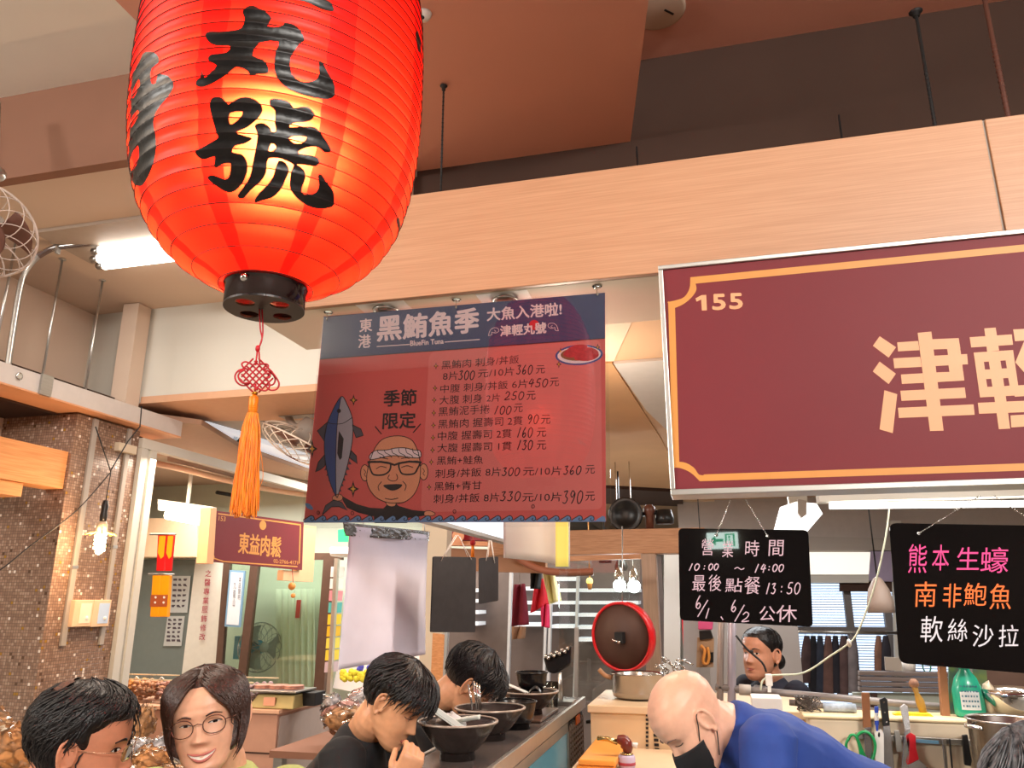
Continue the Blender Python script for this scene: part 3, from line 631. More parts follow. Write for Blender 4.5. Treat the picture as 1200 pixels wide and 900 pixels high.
# dish of tuna
def ell(x, y, rx, ry, rot=-.06, n=28): return [(x+rx*math.cos(2*pi*k/n)*math.cos(rot)-ry*math.sin(2*pi*k/n)*math.sin(rot), y+rx*math.cos(2*pi*k/n)*math.sin(rot)+ry*math.sin(2*pi*k/n)*math.cos(rot)) for k in range(n)]
MB().poly(ell(678.7, 416, 28, 12), pp, .0007).build('dish_rim', M_pfish, po); MB().poly(ell(678.7, 416, 25.5, 10), pp, .0009).build('dish', M_pwh, po)
MB().poly(ell(678, 415, 21, 7.8), pp, .0011).build('dish_well', mat('print_brown', S(150, 92, 56), .6), po)
m = MB(); m.poly(sm2([(660, 416), (668, 407), (678, 404), (688, 405), (686, 410), (672, 419)], 4, True), pp, .0013); m.poly(sm2([(673, 421), (680, 411), (690, 407), (700, 411), (701, 418), (690, 423)], 4, True), pp, .0014)
m.build('tuna_slice', mat('print_tuna', S(206, 52, 56), .55, var=.25, scale=90), po, kind='stuff')
# tuna drawing
c5 = lambda p: Z(p, 6, 340, 470)
OL = MB()
body = [(368,-32),(330,10),(290,90),(262,160),(245,240),(242,340),(250,430),(268,520),(292,600),(326,672),(336,672),(352,620),(380,540),(405,450),(425,360),(440,270),(443,160),(430,90),(400,20)]
fins = [[(262,150),(192,210),(240,285)], [(440,168),(498,196),(516,242),(465,258),(446,205)], [(432,350),(466,385),(473,442),(445,418),(418,398)], [(244,378),(200,430),(180,500),(215,482),(248,452)],
        [(228,800),(250,735),(308,695),(365,712),(404,770),(345,742),(290,745)]]
for f_ in fins: OL.poly(sm2([(x, y) for x, y in c5(f_)], 1, True), pp, .0005)
m = MB()
for f_ in fins: m.poly(c5(f_), pp, .0007); OL.stroke(c5(f_+[f_[0]]), .9, pp, .0012)
for i in range(6):
    y = 420+i*38; xl = 250+i*14-8; xr = 412-i*14+6
    m.poly(c5([(xl, y), (xl-16, y+30), (xl+8, y+26)]), pp, .0007); m.poly(c5([(xr, y), (xr+16, y+26), (xr-8, y+26)]), pp, .0007)
m.build('drawn_fins', M_pgr, po)
MB().poly(sm2(c5(body), 4, True), pp, .0009).build('drawn_tuna_belly', M_psil, po)
blue = [(368,-32),(330,10),(290,90),(262,160),(245,240),(242,340),(250,430),(268,520),(292,600),(326,672),(322,500),(324,350),(330,200),(343,70),(352,0)]
MB().poly(sm2(c5(blue), 3, True), pp, .0011).build('drawn_tuna_back', M_pfish, po)
OL.stroke(sm2(c5(body), 4, True), .9, pp, .0014, True); OL.stroke(sm2(c5([(265,150),(300,160),(370,158),(436,118)]), 4), .8, pp, .0014); OL.stroke(sm2(c5([(358,-20),(343,70),(330,200),(324,350),(322,500),(326,672)]), 3), .8, pp, .0014)
OL.disc(340+345/6, 470+70/6, 2.3, 2.6, pp, .0015); OL.poly(c5([(345,210),(378,265),(365,400),(350,415),(333,370),(338,280)]), pp, .0013)
# cook drawing
cook = [(370,670),(372,700),(400,750),(480,785),(590,812),(595,858),(825,858),(832,822),(948,806),(950,775),(860,766),(765,738),(740,718),(690,722),(655,755),(560,750),(470,725)]
MB().poly(c5(cook), pp, .0009).build('drawn_jacket', M_pbl, po)
m = MB()
for q_ in ([(370,670),(345,655),(315,662),(298,680),(310,700),(362,698)], [(948,778),(985,772),(1022,792),(1000,806),(948,806)], [(676,700),(745,700),(740,735),(708,742),(680,728)]): m.poly(sm2(c5(q_), 3, True), pp, .001); OL.stroke(sm2(c5(q_), 3, True), .7, pp, .0012, True)
for ex, ey in ((527, 505), (940, 498)):
    e_ = ell(340+ex/6, 470+ey/6, 5, 9.5, 0); m.poly(e_, pp, .001); OL.stroke(e_, .9, pp, .0012, True); OL.stroke(sm2(c5([(ex-8, ey-25), (ex+6, ey-5), (ex-4, ey+10), (ex+6, ey+25)]), 3), .7, pp, .0012)
head = [(760,245),(660,265),(605,320),(570,400),(550,470),(540,550),(560,620),(610,680),(680,712),(740,718),(810,708),(870,660),(905,590),(918,510),(915,430),(895,340),(850,270)]
hp = sm2(c5(head), 4, True); m.poly(hp, pp, .0014); m.build('drawn_face', M_pskin, po); OL.stroke(hp, .9, pp, .0017, True)
m = MB(); hb = sm2(c5([(560,385),(600,350),(680,345),(740,332),(810,330),(870,345),(915,350),(920,395),(870,400),(800,390),(720,385),(640,400),(570,412)]), 3, True); m.poly(hb, pp, .0018)
m.poly(c5([(662,590),(785,586),(770,604),(680,606)]), pp, .0019); m.build('drawn_headband', M_pwh, po); OL.stroke(hb, .9, pp, .002, True)
for x in (615, 665, 715, 765, 815, 862): OL.stroke(sm2(c5([(x, 345 if x < 700 else 335), (x+8, 365), (x+38, 380), (x+52, 398)]), 3), .8, pp, .002)
gl = MB()
for a_ in ([(560,432),(575,500),(600,520),(660,518),(700,490),(705,440),(640,430)], [(770,440),(775,490),(800,515),(870,512),(895,480),(912,430),(840,428)]): gl.stroke(sm2(c5(a_), 4, True), 1.9, pp, .002, True)
gl.stroke(c5([(550,430),(640,428),(700,438),(735,450),(770,438),(840,426),(922,432)]), 2.4, pp, .0021); gl.build('drawn_glasses', M_pbl, po)
for q_ in ([(608,478),(640,460),(680,470)], [(785,468),(825,455),(865,468)], [(700,520),(690,545),(715,562),(745,560),(758,540),(750,515)], [(645,568),(622,600),(628,630)], [(795,565),(818,595),(808,630)], [(670,685),(715,692),(760,683)], [(632,395),(660,402),(690,408)], [(785,405),(815,400),(840,405)]): OL.stroke(sm2(c5(q_), 4), .9, pp, .0021)
OL.poly(sm2(c5([(662,590),(785,586),(770,615),(722,630),(680,615)]), 3, True), pp, .00185)
OL.build('drawing_outline', M_pbl, po, kind='stuff')
# waves along the foot of the sheet
wv = MB(); wo = MB(); top = []
n = 26; 
for i in range(n+1):
    x = 356+i*13.65
    top += [(x, 610.5), (x+5, 607), (x+9, 604.5), (x+12, 606)]
top = [(min(x, 710), y) for x, y in top]
wv.poly([(356, 612.5)]+top+[(710, 611.5)], pp, .0022)
for i in range(n):
    x = 356+i*13.65
    if x+14 > 710: break
    wo.stroke(sm2([(x, 609.5), (x+5, 606.5), (x+9, 604.3), (x+12, 605.5), (x+12.8, 608.5), (x+10.5, 610.3), (x+8.3, 608.8), (x+9.5, 607.2)], 3), .9, pp, .0028)
for x, y in ((373.5, 601), (413.5, 601.5), (533, 599.5), (625, 593.5)): wo.stroke(ell(x, y, 1.7, 2), .7, pp, .0028, True)
wv.poly(sm2([(358, 590), (364, 591), (367.5, 597), (361, 596)], 3, True), pp, .0022)
wv.build('drawn_water', M_pblue, po); wo.build('drawn_wave_line', M_pbl, po, kind='stuff')
# clear cover, hooks
MB().slab([Pl((0, 1.944, 0), (1, 0, 0), (0, 0, 1)).px(*c) for c in rrect([(378, 369), (711, 341), (716.5, 616.5), (352, 619)], 4)], pp.n, .0015).build('clear_cover', M_acry, po)
for x, y0_, y1_ in ((384, 367, 377), (535, 344, 358), (700, 326, 347)):
    a = at(x, y0_, Z=2.474); a = Vector((at(x, y1_, Y=1.95).x, 1.95, 2.474))
    hk = MB().lathe([(0, -.004), (.010, -.004), (.014, 0), (0, 0)], a, 16).build('suction_hook', M_acry, po)
    MB().tube(catmull([a+Vector((0, -.004, -.002)), a+Vector((0, -.005, -.012)), a+Vector((0, -.006, -.024)), a+Vector((.003, -.010, -.029)), a+Vector((.005, -.014, -.024))], 4), .0014, 6).build('hook_wire', M_chrome, hk)
# ============================================================ blackboards on ball chains
def chain(m, a, b, st=.0048, r=.0019):
    a, b = Vector(a), Vector(b); n = int((b-a).length/st)
    for i in range(n+1): m.ball(a.lerp(b, i/n), r, 6)
M_bb = mat('blackboard_acrylic', S(12, 11, 13), .015, var=.2, scale=5, coat=.3)
def board(label, corners, pl, chains, th=.004, rad=6):
    o = thing('blackboard', label, 'sign', pl.px(*corners[2]), group=None)
    q = rrect(corners, rad); MB().slab([pl.px(*c) for c in q], pl.n, th).build('slate', M_bb, o, bevel=.0006)
    m = MB()
    for (x0_, y0_), (x1_, y1_) in chains:
        chain(m, pl.px(x0_, y0_, -.004), pl.px(x1_, y1_, .002)); 
    m.build('ball_chain', M_chrome, o, kind='stuff')
    m = MB()
    for (_, (x1_, y1_)) in chains: m.lathe([(.0022, -.0008), (.004, 0), (.0022, .0008)], (0, 0, 0), 12, M=Matrix.Translation(pl.px(x1_, y1_, .0012)) @ Matrix.Rotation(pi/2, 4, 'X'), closed=True)
    m.build('eyelet', M_chrome, o); return o
p1 = Pl(at(870, 680, Y=1.905), (math.cos(.13), -math.sin(.13), 0), (0, 0, 1))
M_ch1 = mat('chalk_lilac', S(204, 174, 188), .8); M_chp = mat('chalk_pink', S(255, 84, 156), .8); M_cho = mat('chalk_orange', S(255, 122, 60), .8); M_chw = mat('chalk_white', S(220, 216, 226), .8)
b1 = board('black hanging board chalked with opening hours in pale lilac', [(794.8, 618.9), (947.2, 621), (952.8, 734.8), (796.7, 727)], p1, [((856, 586), (839.5, 627)), ((874, 586), (899.5, 628))])
c7 = lambda x, y: (740+x*.2333, 540+y*.2333)
def chars(m, pl, cv, items, bold=0):
    for ch, x0_, x1_, y0_, y1_, *r_ in items:
        t = (r_[0] if r_ else 0)
        m.text(ch, pl, cv(x0_, y1_+t), cv(x1_, y1_-t), cv(x0_+4, y0_+t), cv(x1_+4, y0_-t), bold=bold, off=.0006)
m = MB()
chars(m, p1, c7, [('營', 350, 410, 392, 475), ('業', 455, 510, 402, 485), ('時', 570, 640, 400, 480), ('間', 688, 762, 398, 478)], 0); m.build('heading_line', M_ch1, b1); m = MB(); chars(m, p1, c7, [('最', 305, 370, 575, 655), ('後', 385, 450, 572, 655), ('點', 470, 555, 590, 660), ('餐', 565, 645, 580, 670)], 0); dg0 = m; m = MB(); m4 = m; chars(m, p1, c7, [('公', 640, 720, 730, 805), ('休', 725, 830, 725, 810)], 0)
dg0.build('last_order_line', M_ch1, b1)
def dg(m, pl, t, x0_, y0_, x1_, y1_, wd=1.3, sl=.1, cv=c7):
    a, b = cv(x0_, y0_), cv(x1_, y1_); digits(m, t, a[0], a[1], b[0], b[1], pl, wd, sl, .0006)
m = MB(); dg(m, p1, '10', 282, 517, 345, 550); dg(m, p1, ':', 350, 517, 385, 550); dg(m, p1, '00', 385, 517, 440, 548); dg(m, p1, '~', 515, 528, 570, 552, 1.1); dg(m, p1, '14', 612, 520, 680, 560); dg(m, p1, ':', 680, 520, 705, 555); dg(m, p1, '00', 706, 520, 768, 556)
m.build('hours_line', M_ch1, b1); m = MB(); dg(m, p1, '13', 670, 615, 730, 668); dg(m, p1, ':', 740, 615, 770, 668); dg(m, p1, '50', 778, 612, 852, 668)
m.build('last_order_time', M_ch1, b1); m = m4; dg(m, p1, '6', 320, 678, 358, 742); dg(m, p1, '/', 332, 700, 385, 782); dg(m, p1, '1', 366, 742, 396, 790); dg(m, p1, '、', 445, 770, 465, 797); dg(m, p1, '6', 498, 700, 535, 758); dg(m, p1, '/', 518, 725, 568, 806); dg(m, p1, '2', 550, 760, 600, 808)
m.build('closing_line', M_ch1, b1)
p2 = Pl(at(1120, 700, Y=1.87), (math.cos(.16), -math.sin(.16), 0), (0, 0, 1))
b3 = board('black hanging board with pink, orange and white dish names, right edge', [(1041.6, 612.8), (1278, 617), (1284, 796), (1053.8, 777)], p2, [((1148, 581), (1077, 625)), ((1166, 581), (1238, 630))], rad=9)
c8 = lambda x, y: (970+x*.289, 540+y*.289)
m = MB(); chars(m, p2, c8, [('熊', 325, 400, 338, 455), ('本', 422, 490, 340, 445), ('生', 522, 612, 350, 442), ('蠔', 618, 730, 350, 455)], 0); m.build('pink_writing', M_chp, b3)
m = MB(); chars(m, p2, c8, [('南', 350, 438, 490, 592), ('非', 465, 540, 498, 595), ('鮑', 550, 642, 495, 588), ('魚', 655, 742, 498, 602)], 0); m.build('orange_writing', M_cho, b3)
m = MB(); chars(m, p2, c8, [('軟', 375, 465, 630, 735), ('絲', 485, 565, 640, 732), ('沙', 585, 670, 665, 755), ('拉', 692, 772, 665, 755)], 0); m.build('white_writing', M_chw, b3)
# ============================================================ sheets hanging over the counter, side signs
X1 = -1.06
p3 = PX(X1)
o = thing('white_price_sheet', 'large blank white sheet in a plastic sleeve hanging over the boys', 'sheet', p3.px(450, 775))
M_sheet = paper('milky_sheet', S(240, 234, 246), .15)
def cloth(corn, pl, nu, nv, fn, th=.0015):
    a, b, c, d = [Vector((x, y)) for x, y in corn]; m = MB()
    def f(u, v):
        q = (a*(1-u)+b*u)*(1-v)+(d*(1-u)+c*u)*v; return pl.px(q.x, q.y, fn(u, v))
    m.grid(f, nu, nv); return m
cloth([(409, 616), (501, 627), (498, 767), (396, 785)], p3, 24, 24, lambda u, v: .006*math.sin(u*9+v*3)*(1-v)+.003*noise.noise(Vector((u*9, v*14, 1)))).build('sheet', M_sheet, o, solid=.0012)
cloth([(400, 612), (503, 623), (501, 634), (403, 628)], p3, 60, 8, lambda u, v: .004+.006*noise.noise(Vector((u*40, v*6, 3)))).build('crumpled_sleeve', glass('sleeve', (1, 1, 1), .2, .1), o, solid=.0006)
m = MB()
for x, y in ((425, 612), (497, 619)): m.tube([p3.px(x, y-9, .002), p3.px(x, y+4, .002), p3.px(x+3, y+9, .004)], .0018, 6)
m.build('sheet_hook', M_steel, o)
X2 = -.90
p4 = PX(X2)
o = thing('lit_side_box', 'aluminium framed light box with a pale blue panel hanging edge on behind the poster', 'light box', p4.px(598, 638))
ya, yb = 2.04, p4.px(597, 630).y
q = [(X2, ya, 2.14), (X2, yb, 2.14), tuple(p4.px(597, 634)), (X2, ya, p4.px(597, 634).z)]
MB().slab(q, p4.n, .03).build('panel', mat('pale_blue_panel', S(214, 226, 246), .4, emit=(.82, .9, 1), estr=.55), o)
zq = q[2][2]; MB().box((X2-.035, ya, zq-.014), (X2+.008, yb+.02, zq)).box((X2-.035, yb, zq), (X2+.008, yb+.025, 2.14)).build('frame', M_alu, o)
m = MB()
for y in (2.15, yb-.15): m.tube([(X2-.015, y, 2.13), (X2-.015, y, 2.56)], .003, 6)
m.build('hanger', M_steel, o)
p5 = Pl(p4.px(530, 640), (.35, 1, 0), (0, 0, 1))
o = thing('blank_board', 'blank black board on white cords beside the white sheet', 'sign', p5.px(532, 740))
MB().slab([p5.px(*c) for c in rrect([(508, 652), (558, 653), (557, 741), (505, 741)], 2)], p5.n, .005).build('slate', mat('worn_slate', S(44, 40, 42), .55, var=.25, scale=30), o)
m = MB()
for a_, b_ in (((534, 627), (516, 657)), ((536, 627), (519, 653)), ((537, 627), (552, 656)), ((539, 629), (547, 652))): m.tube([p5.px(*a_), p5.px(*b_, .003)], .0013, 5)
m.build('cord', M_whitep, o)
p6 = Pl(p4.px(575, 640)+Vector((.03, 0, 0)), (.25, 1, 0), (0, 0, 1))
o = thing('blank_board', 'narrow dark speckled board hanging next to the blank black board', 'sign', p6.px(572, 706))
MB().slab([p6.px(*c) for c in rrect([(562, 654), (584, 652), (584, 704), (562, 708)], 2)], p6.n, .005).build('slate', mat('worn_slate', S(50, 48, 52), .5), o)
m = MB()
for a_, b_ in (((573, 633), (569, 657)), ((574, 633), (571, 653)), ((575, 633), (578, 656)), ((576, 633), (579, 660))): m.tube([p6.px(*a_), p6.px(*b_, .003)], .0013, 5)
m.build('cord', M_whitep, o)
# curled lampshade-like sheet
o = thing('curled_sheet', 'curled white paper sheet with a yellow lit edge below the poster', 'sheet', at(640, 662, Y=2.45))
def cs(u, v):
    x = 590+78*u; yb = 654+11*u-5*(1-u)*u*4*.3; q = at(x, 598+(yb-598)*v, Y=2.45+.10*math.sin(u*2.2)); return q
MB().grid(cs, 24, 6).build('paper', paper('curled_paper', S(246, 244, 240), .6), o, solid=.002)
MB().grid(lambda u, v: at(651+15*u, 596+(664-596)*v, Y=2.435+.02*u), 6, 6).build('yellow_lit_edge', mat('yellow_glow', S(255, 240, 110), .5, emit=(1, .85, .2), estr=.35), o, solid=.001)  # yellow light on the sheet's edge, painted as a glowing strip
m = MB(); a = at(625, 600, Y=2.5); m.tube([a, (a.x, 2.3, 2.4), (a.x, 2.2, 2.476)], .003, 6); m.build('wire', M_steel, o)

# exit sign on the rear wall of the hall (seen mirrored in the opening hours board)
def mirr(x, y, off=0.):
    p = p1.px(x, y); d = (p-CAM).normalized(); r_ = d-p1.n*2*d.dot(p1.n); t = (-3.95+off-p.y)/r_.y; return p+r_*t
ex = thing('exit_sign', 'green and white exit sign on the rear wall, mirrored in the opening hours board', 'sign', mirr(846, 644))
q = [mirr(829, 624), mirr(864, 624), mirr(864, 643), mirr(829, 643)]; zt_, zb_ = (q[0].z+q[1].z)/2, (q[2].z+q[3].z)/2; xa_, xb_ = (q[0].x+q[3].x)/2, (q[1].x+q[2].x)/2
MB().box((xa_, -3.99, zb_), (xb_, -3.93, zt_)).build('panel', mat('exit_white', S(200, 226, 214), .4, emit=(.72, .9, .82), estr=14), ex)
W_ = xb_-xa_; H_ = zt_-zb_; pe = Pl((0, -3.928, 0), (1, 0, 0), (0, 0, 1)); M_ex = mat('exit_print', S(20, 140, 80), .4, emit=(.02, .42, .2), estr=9)
def ebox(a, b, c, d): return ((xa_+W_*a, -3.928, zb_+H_*b), (xa_+W_*c, -3.924, zb_+H_*d))
m = MB(); m.box(*ebox(.62, .12, .68, .88)).box(*ebox(.88, .12, .94, .88)).box(*ebox(.62, .82, .94, .9)); m.box(*ebox(.26, .42, .56, .60)); m.add([(xa_+W_*.10, -3.926, zb_+H_*.5), (xa_+W_*.30, -3.926, zb_+H_*.82), (xa_+W_*.30, -3.926, zb_+H_*.18)], [(0, 1, 2)])
m.ball((xa_+W_*.76, -3.925, zb_+H_*.70), H_*.08, 8).tube([(xa_+W_*.76, -3.925, zb_+H_*.6), (xa_+W_*.77, -3.925, zb_+H_*.35), (xa_+W_*.84, -3.925, zb_+H_*.15)], H_*.04, 5); m.build('arrow_and_door', M_ex, ex, kind='stuff')
# ============================================================ the aisle and the stall on the left
def mosaic():
    m = bpy.data.materials.new('mosaic_tile'); m.use_nodes = True; nt = m.node_tree; N = nt.nodes.new; L = nt.links.new; b = nt.nodes['Principled BSDF']
    tc = N('ShaderNodeTexCoord'); sx = N('ShaderNodeSeparateXYZ'); L(tc.outputs['Object'], sx.inputs[0])
    ad = N('ShaderNodeMath'); L(sx.outputs[0], ad.inputs[0]); L(sx.outputs[1], ad.inputs[1]); cb = N('ShaderNodeCombineXYZ'); L(ad.outputs[0], cb.inputs[0]); L(sx.outputs[2], cb.inputs[1])
    sc_ = N('ShaderNodeVectorMath'); sc_.operation = 'SCALE'; sc_.inputs[3].default_value = 1/.018; L(cb.outputs[0], sc_.inputs[0])
    fl = N('ShaderNodeVectorMath'); fl.operation = 'FLOOR'; L(sc_.outputs[0], fl.inputs[0]); fr = N('ShaderNodeVectorMath'); fr.operation = 'FRACTION'; L(sc_.outputs[0], fr.inputs[0])
    wn = N('ShaderNodeTexWhiteNoise'); wn.noise_dimensions = '2D'; L(fl.outputs[0], wn.inputs[0])
    cr = N('ShaderNodeValToRGB'); cr.color_ramp.interpolation = 'CONSTANT'; L(wn.outputs[0], cr.inputs[0]); e = cr.color_ramp.elements
    e[0].color = (*S(146, 114, 94), 1); e[1].position = .3; e[1].color = (*S(156, 124, 104), 1)
    for p_, c_ in ((.55, S(136, 106, 88)), (.78, S(170, 140, 120)), (.955, S(234, 218, 204)), (.975, S(160, 116, 40)), (.988, S(92, 64, 44))): k = e.new(p_); k.color = (*c_, 1)
    s2 = N('ShaderNodeSeparateXYZ'); L(fr.outputs[0], s2.inputs[0]); g = []
    for i in (0, 1):
        c = N('ShaderNodeMath'); c.operation = 'SUBTRACT'; c.inputs[1].default_value = .5; L(s2.outputs[i], c.inputs[0]); a_ = N('ShaderNodeMath'); a_.operation = 'ABSOLUTE'; L(c.outputs[0], a_.inputs[0]); g.append(a_)
    mxm = N('ShaderNodeMath'); mxm.operation = 'MAXIMUM'; L(g[0].outputs[0], mxm.inputs[0]); L(g[1].outputs[0], mxm.inputs[1])
    gt = N('ShaderNodeMapRange'); gt.inputs[1].default_value = .40; gt.inputs[2].default_value = .47; L(mxm.outputs[0], gt.inputs[0])
    mx = N('ShaderNodeMix'); mx.data_type = 'RGBA'; L(gt.outputs[0], mx.inputs[0]); L(cr.outputs[0], mx.inputs[6]); mx.inputs[7].default_value = (*S(98, 80, 68), 1); L(mx.outputs[2], b.inputs['Base Color'])
    iv = N('ShaderNodeMath'); iv.operation = 'SUBTRACT'; iv.inputs[0].default_value = 1; L(gt.outputs[0], iv.inputs[1])
    tl = N('ShaderNodeVectorMath'); tl.operation = 'SCALE'; tl.inputs[3].default_value = 1; L(wn.outputs[1], tl.inputs[0])
    bp = N('ShaderNodeBump'); bp.inputs['Strength'].default_value = .5; bp.inputs['Distance'].default_value = .002; L(iv.outputs[0], bp.inputs['Height']); L(bp.outputs[0], b.inputs['Normal'])
    b.inputs['Roughness'].default_value = .22; return m
M_mos = mosaic()
XL = -3.8
MB().box((-6.99, 3.885, 0), (XL, 4.45, 2.775)).build('wall_pillar', M_mos, kind='structure')
MB().box((-6.9, 3.3, 2.775), (-3.95, 4.66, 3.0)).build('trim_header', M_dark, kind='structure')
o = thing('cable_trunking', 'left vertical grey cable trunking on the mosaic pillar', 'trunking', (XL+.01, 4.0, 1.3))
def vstrip(x, y0_, y1_, wd=.02, Xp=XL): a, b = at(x, y0_, X=Xp), at(x, y1_, X=Xp); return a.y, b.z, a.z
y, za, zb_ = vstrip(110, 500, 735); MB().box((XL, y-.02, za-.1), (XL+.018, y+.02, 2.77)).build('channel', M_grey, o, bevel=.003)
MB().box((XL, y-.022, za+.35), (XL+.021, y+.022, za+.37)).build('clip', M_alu, o)
o = thing('cable_trunking', 'right vertical grey cable trunking on the mosaic pillar', 'trunking', (XL+.01, 4.3, 1.3))
y, za, zb_ = vstrip(146, 540, 735); MB().box((XL, y-.018, za-.1), (XL+.018, y+.018, 2.77)).build('channel', M_grey, o, bevel=.003)
MB().box((XL, y-.02, za+.5), (XL+.021, y+.02, za+.52)).build('clip', M_alu, o)
def xbox(m, x0_, y0_, x1_, y1_, Xp, th): a, b = at(x0_, y0_, X=Xp), at(x1_, y1_, X=Xp); return m.box((Xp-th, a.y, b.z), (Xp, b.y, a.z))
for (x0_, y0_, x1_, y1_), lab, tagc in (((89, 703, 106, 734), 'left wooden switch box with printed slip on the mosaic pillar', S(250, 226, 200)), ((111, 703, 127, 734), 'right wooden switch box with blue edged slip on the mosaic pillar', S(190, 210, 236))):
    a, b = at(x0_, y0_, X=XL+.05), at(x1_, y1_, X=XL+.05)
    o = thing('switch_box', lab, 'switch', (XL+.02, (a.y+b.y)/2, b.z)); MB().box((XL, a.y, b.z), (XL+.05, b.y, a.z)).build('housing', mat('switch_cream', S(232, 196, 160), .5), o, bevel=.004)
    MB().box((XL+.05, a.y+.045, b.z+.02), (XL+.053, b.y-.015, a.z-.02)).build('slip', mat('slip_'+lab[:4], tagc, .6), o)
    MB().ball((XL+.052, (a.y+b.y)/2+.03, b.z+.05), .014, 10, sc=(.5, 1, 1)).build('knob', M_whitep, o)
a, b = at(141, 518, X=XL+.045), at(160, 533, X=XL+.045)
tag(MB().box((XL, a.y, b.z), (XL+.045, b.y, a.z)).build('junction_box', M_beige, bevel=.004), 'small beige junction box high on the mosaic pillar', 'box')
# oak header and block butting into the pillar
o = thing('header_beam', 'orange oak beam running into the mosaic pillar at the left edge', 'beam', (-3.9, 2.6, 2.3))
MB().box((-3.96, 1.6, 2.30), (XL-.02, 3.884, 2.53)).build('panel', M_wood2, o, bevel=.002)
MB().box((-4.2, 1.6, 2.22), (-3.84, at(27, 570, X=-3.84).y, 2.297)).build('soffit_block', M_wood2, o, bevel=.002)
# white service trough hung from the ceiling on rods
o = thing('service_trough', 'long white steel service trough hung on rods along the aisle', 'trough', (-3.8, 3.5, 2.78))
a = at(0, 430, X=-3.7); b = at(0, 455, X=-3.7)
MB().box((-3.95, 1.2, 2.795), (-3.70, at(52, 466, X=-3.7).y-.004, 2.905)).box((-3.95, at(52, 466, X=-3.7).y+.004, 2.795), (-3.70, 4.75, 2.905)).build('channel', mat('trough_white', S(206, 196, 190), .5), o)
MB().box((-3.952, 1.2, 2.785), (-3.698, 4.75, 2.795)).build('bottom_plate', mat('trough_under_lit', S(222, 160, 118), .5), o)  # warm light on the white trough's underside is put into this colour
m = MB()
for x, y in ((73, 305), (13, 312), (115, 362)):
    c = at(x, y, Z=3.70); yy = c.y; m.tube([(-3.82, yy*3.82/abs(c.x), 3.705), (-3.82, yy*3.82/abs(c.x), 2.9)], .007, 8); m.lathe([(.022, -.004), (.022, 0), (0, 0)], (-3.82, yy*3.82/abs(c.x), 3.703), 10)
m.build('suspension_rod', M_steel, o)
c = at(22, 441, X=-3.70); MB().lathe([(.012, 0), (.022, .002), (.022, .006), (.012, .006)], (0, 0, 0), 14, M=Matrix.Translation(c) @ Matrix.Rotation(pi/2, 4, 'Y')).build('eye_bolt', M_chrome, o)
a = at(52, 466, X=-3.69)
MB().box((-3.705, a.y-.04, 2.79), (-3.685, a.y+.04, 2.91)).build('joint_bracket', M_steel, o)
# bent conduit pipe
o = thing('conduit_pipe', 'grey bent conduit pipe rising from the trough to the ceiling lamp', 'pipe', at(8, 430, Y=3.3))
pts = [at(8, 436, Y=3.35), at(22, 345, Y=3.35), at(30, 318, Y=3.36), at(45, 300, Y=3.38), at(62, 291, Y=3.4), at(80, 288, Y=3.42), at(108, 285, Y=3.45)]
MB().tube(catmull(pts, 6), .017, 12).build('pipe', M_steel, o)
MB().tube(catmull(pts[3:], 6), .0172, 12).build('dark_sleeve', mat('sleeve_dark', S(96, 76, 70), .5), o)
c = at(68, 291, Y=3.4); MB().cbox(c, (.012, .03, .07)).cbox(c+Vector((0, 0, .035)), (.09, .03, .008)).build('clamp', M_steel, o)
m = MB(); m.tube([at(0, 397, X=-3.82), at(14, 320, Z=3.7)], .006, 6)
# ceiling tube fixture
o = thing('ceiling_tube_light', 'bright three tube ceiling light left of the lantern', 'ceiling light', at(130, 290, Z=3.68))
a, b = at(88, 263, Z=3.70), at(150, 300, Z=3.70); fx0, fy0 = at(95, 295, Z=3.66).x, at(95, 300, Z=3.66).y
MB().box((fx0-.12, fy0-.28, 3.685), (fx0+1.6, fy0+.16, 3.706)).build('housing', mat('fixture_grey', S(178, 160, 144), .5), o)
for i, (dy, x_) in enumerate(((.09, .16), (0, .05), (-.09, 0))):
    t = MB().tube([(fx0+x_*.8, fy0-dy+.05, 3.655), (fx0+1.5, fy0-dy+.05, 3.655)], .028, 12).build('tube', M_tube, o)
    MB().tube([(fx0+x_*.8-.05, fy0-dy+.05, 3.655), (fx0+x_*.8, fy0-dy+.05, 3.655)], .022, 12).build('tube_cap', M_steel, t)
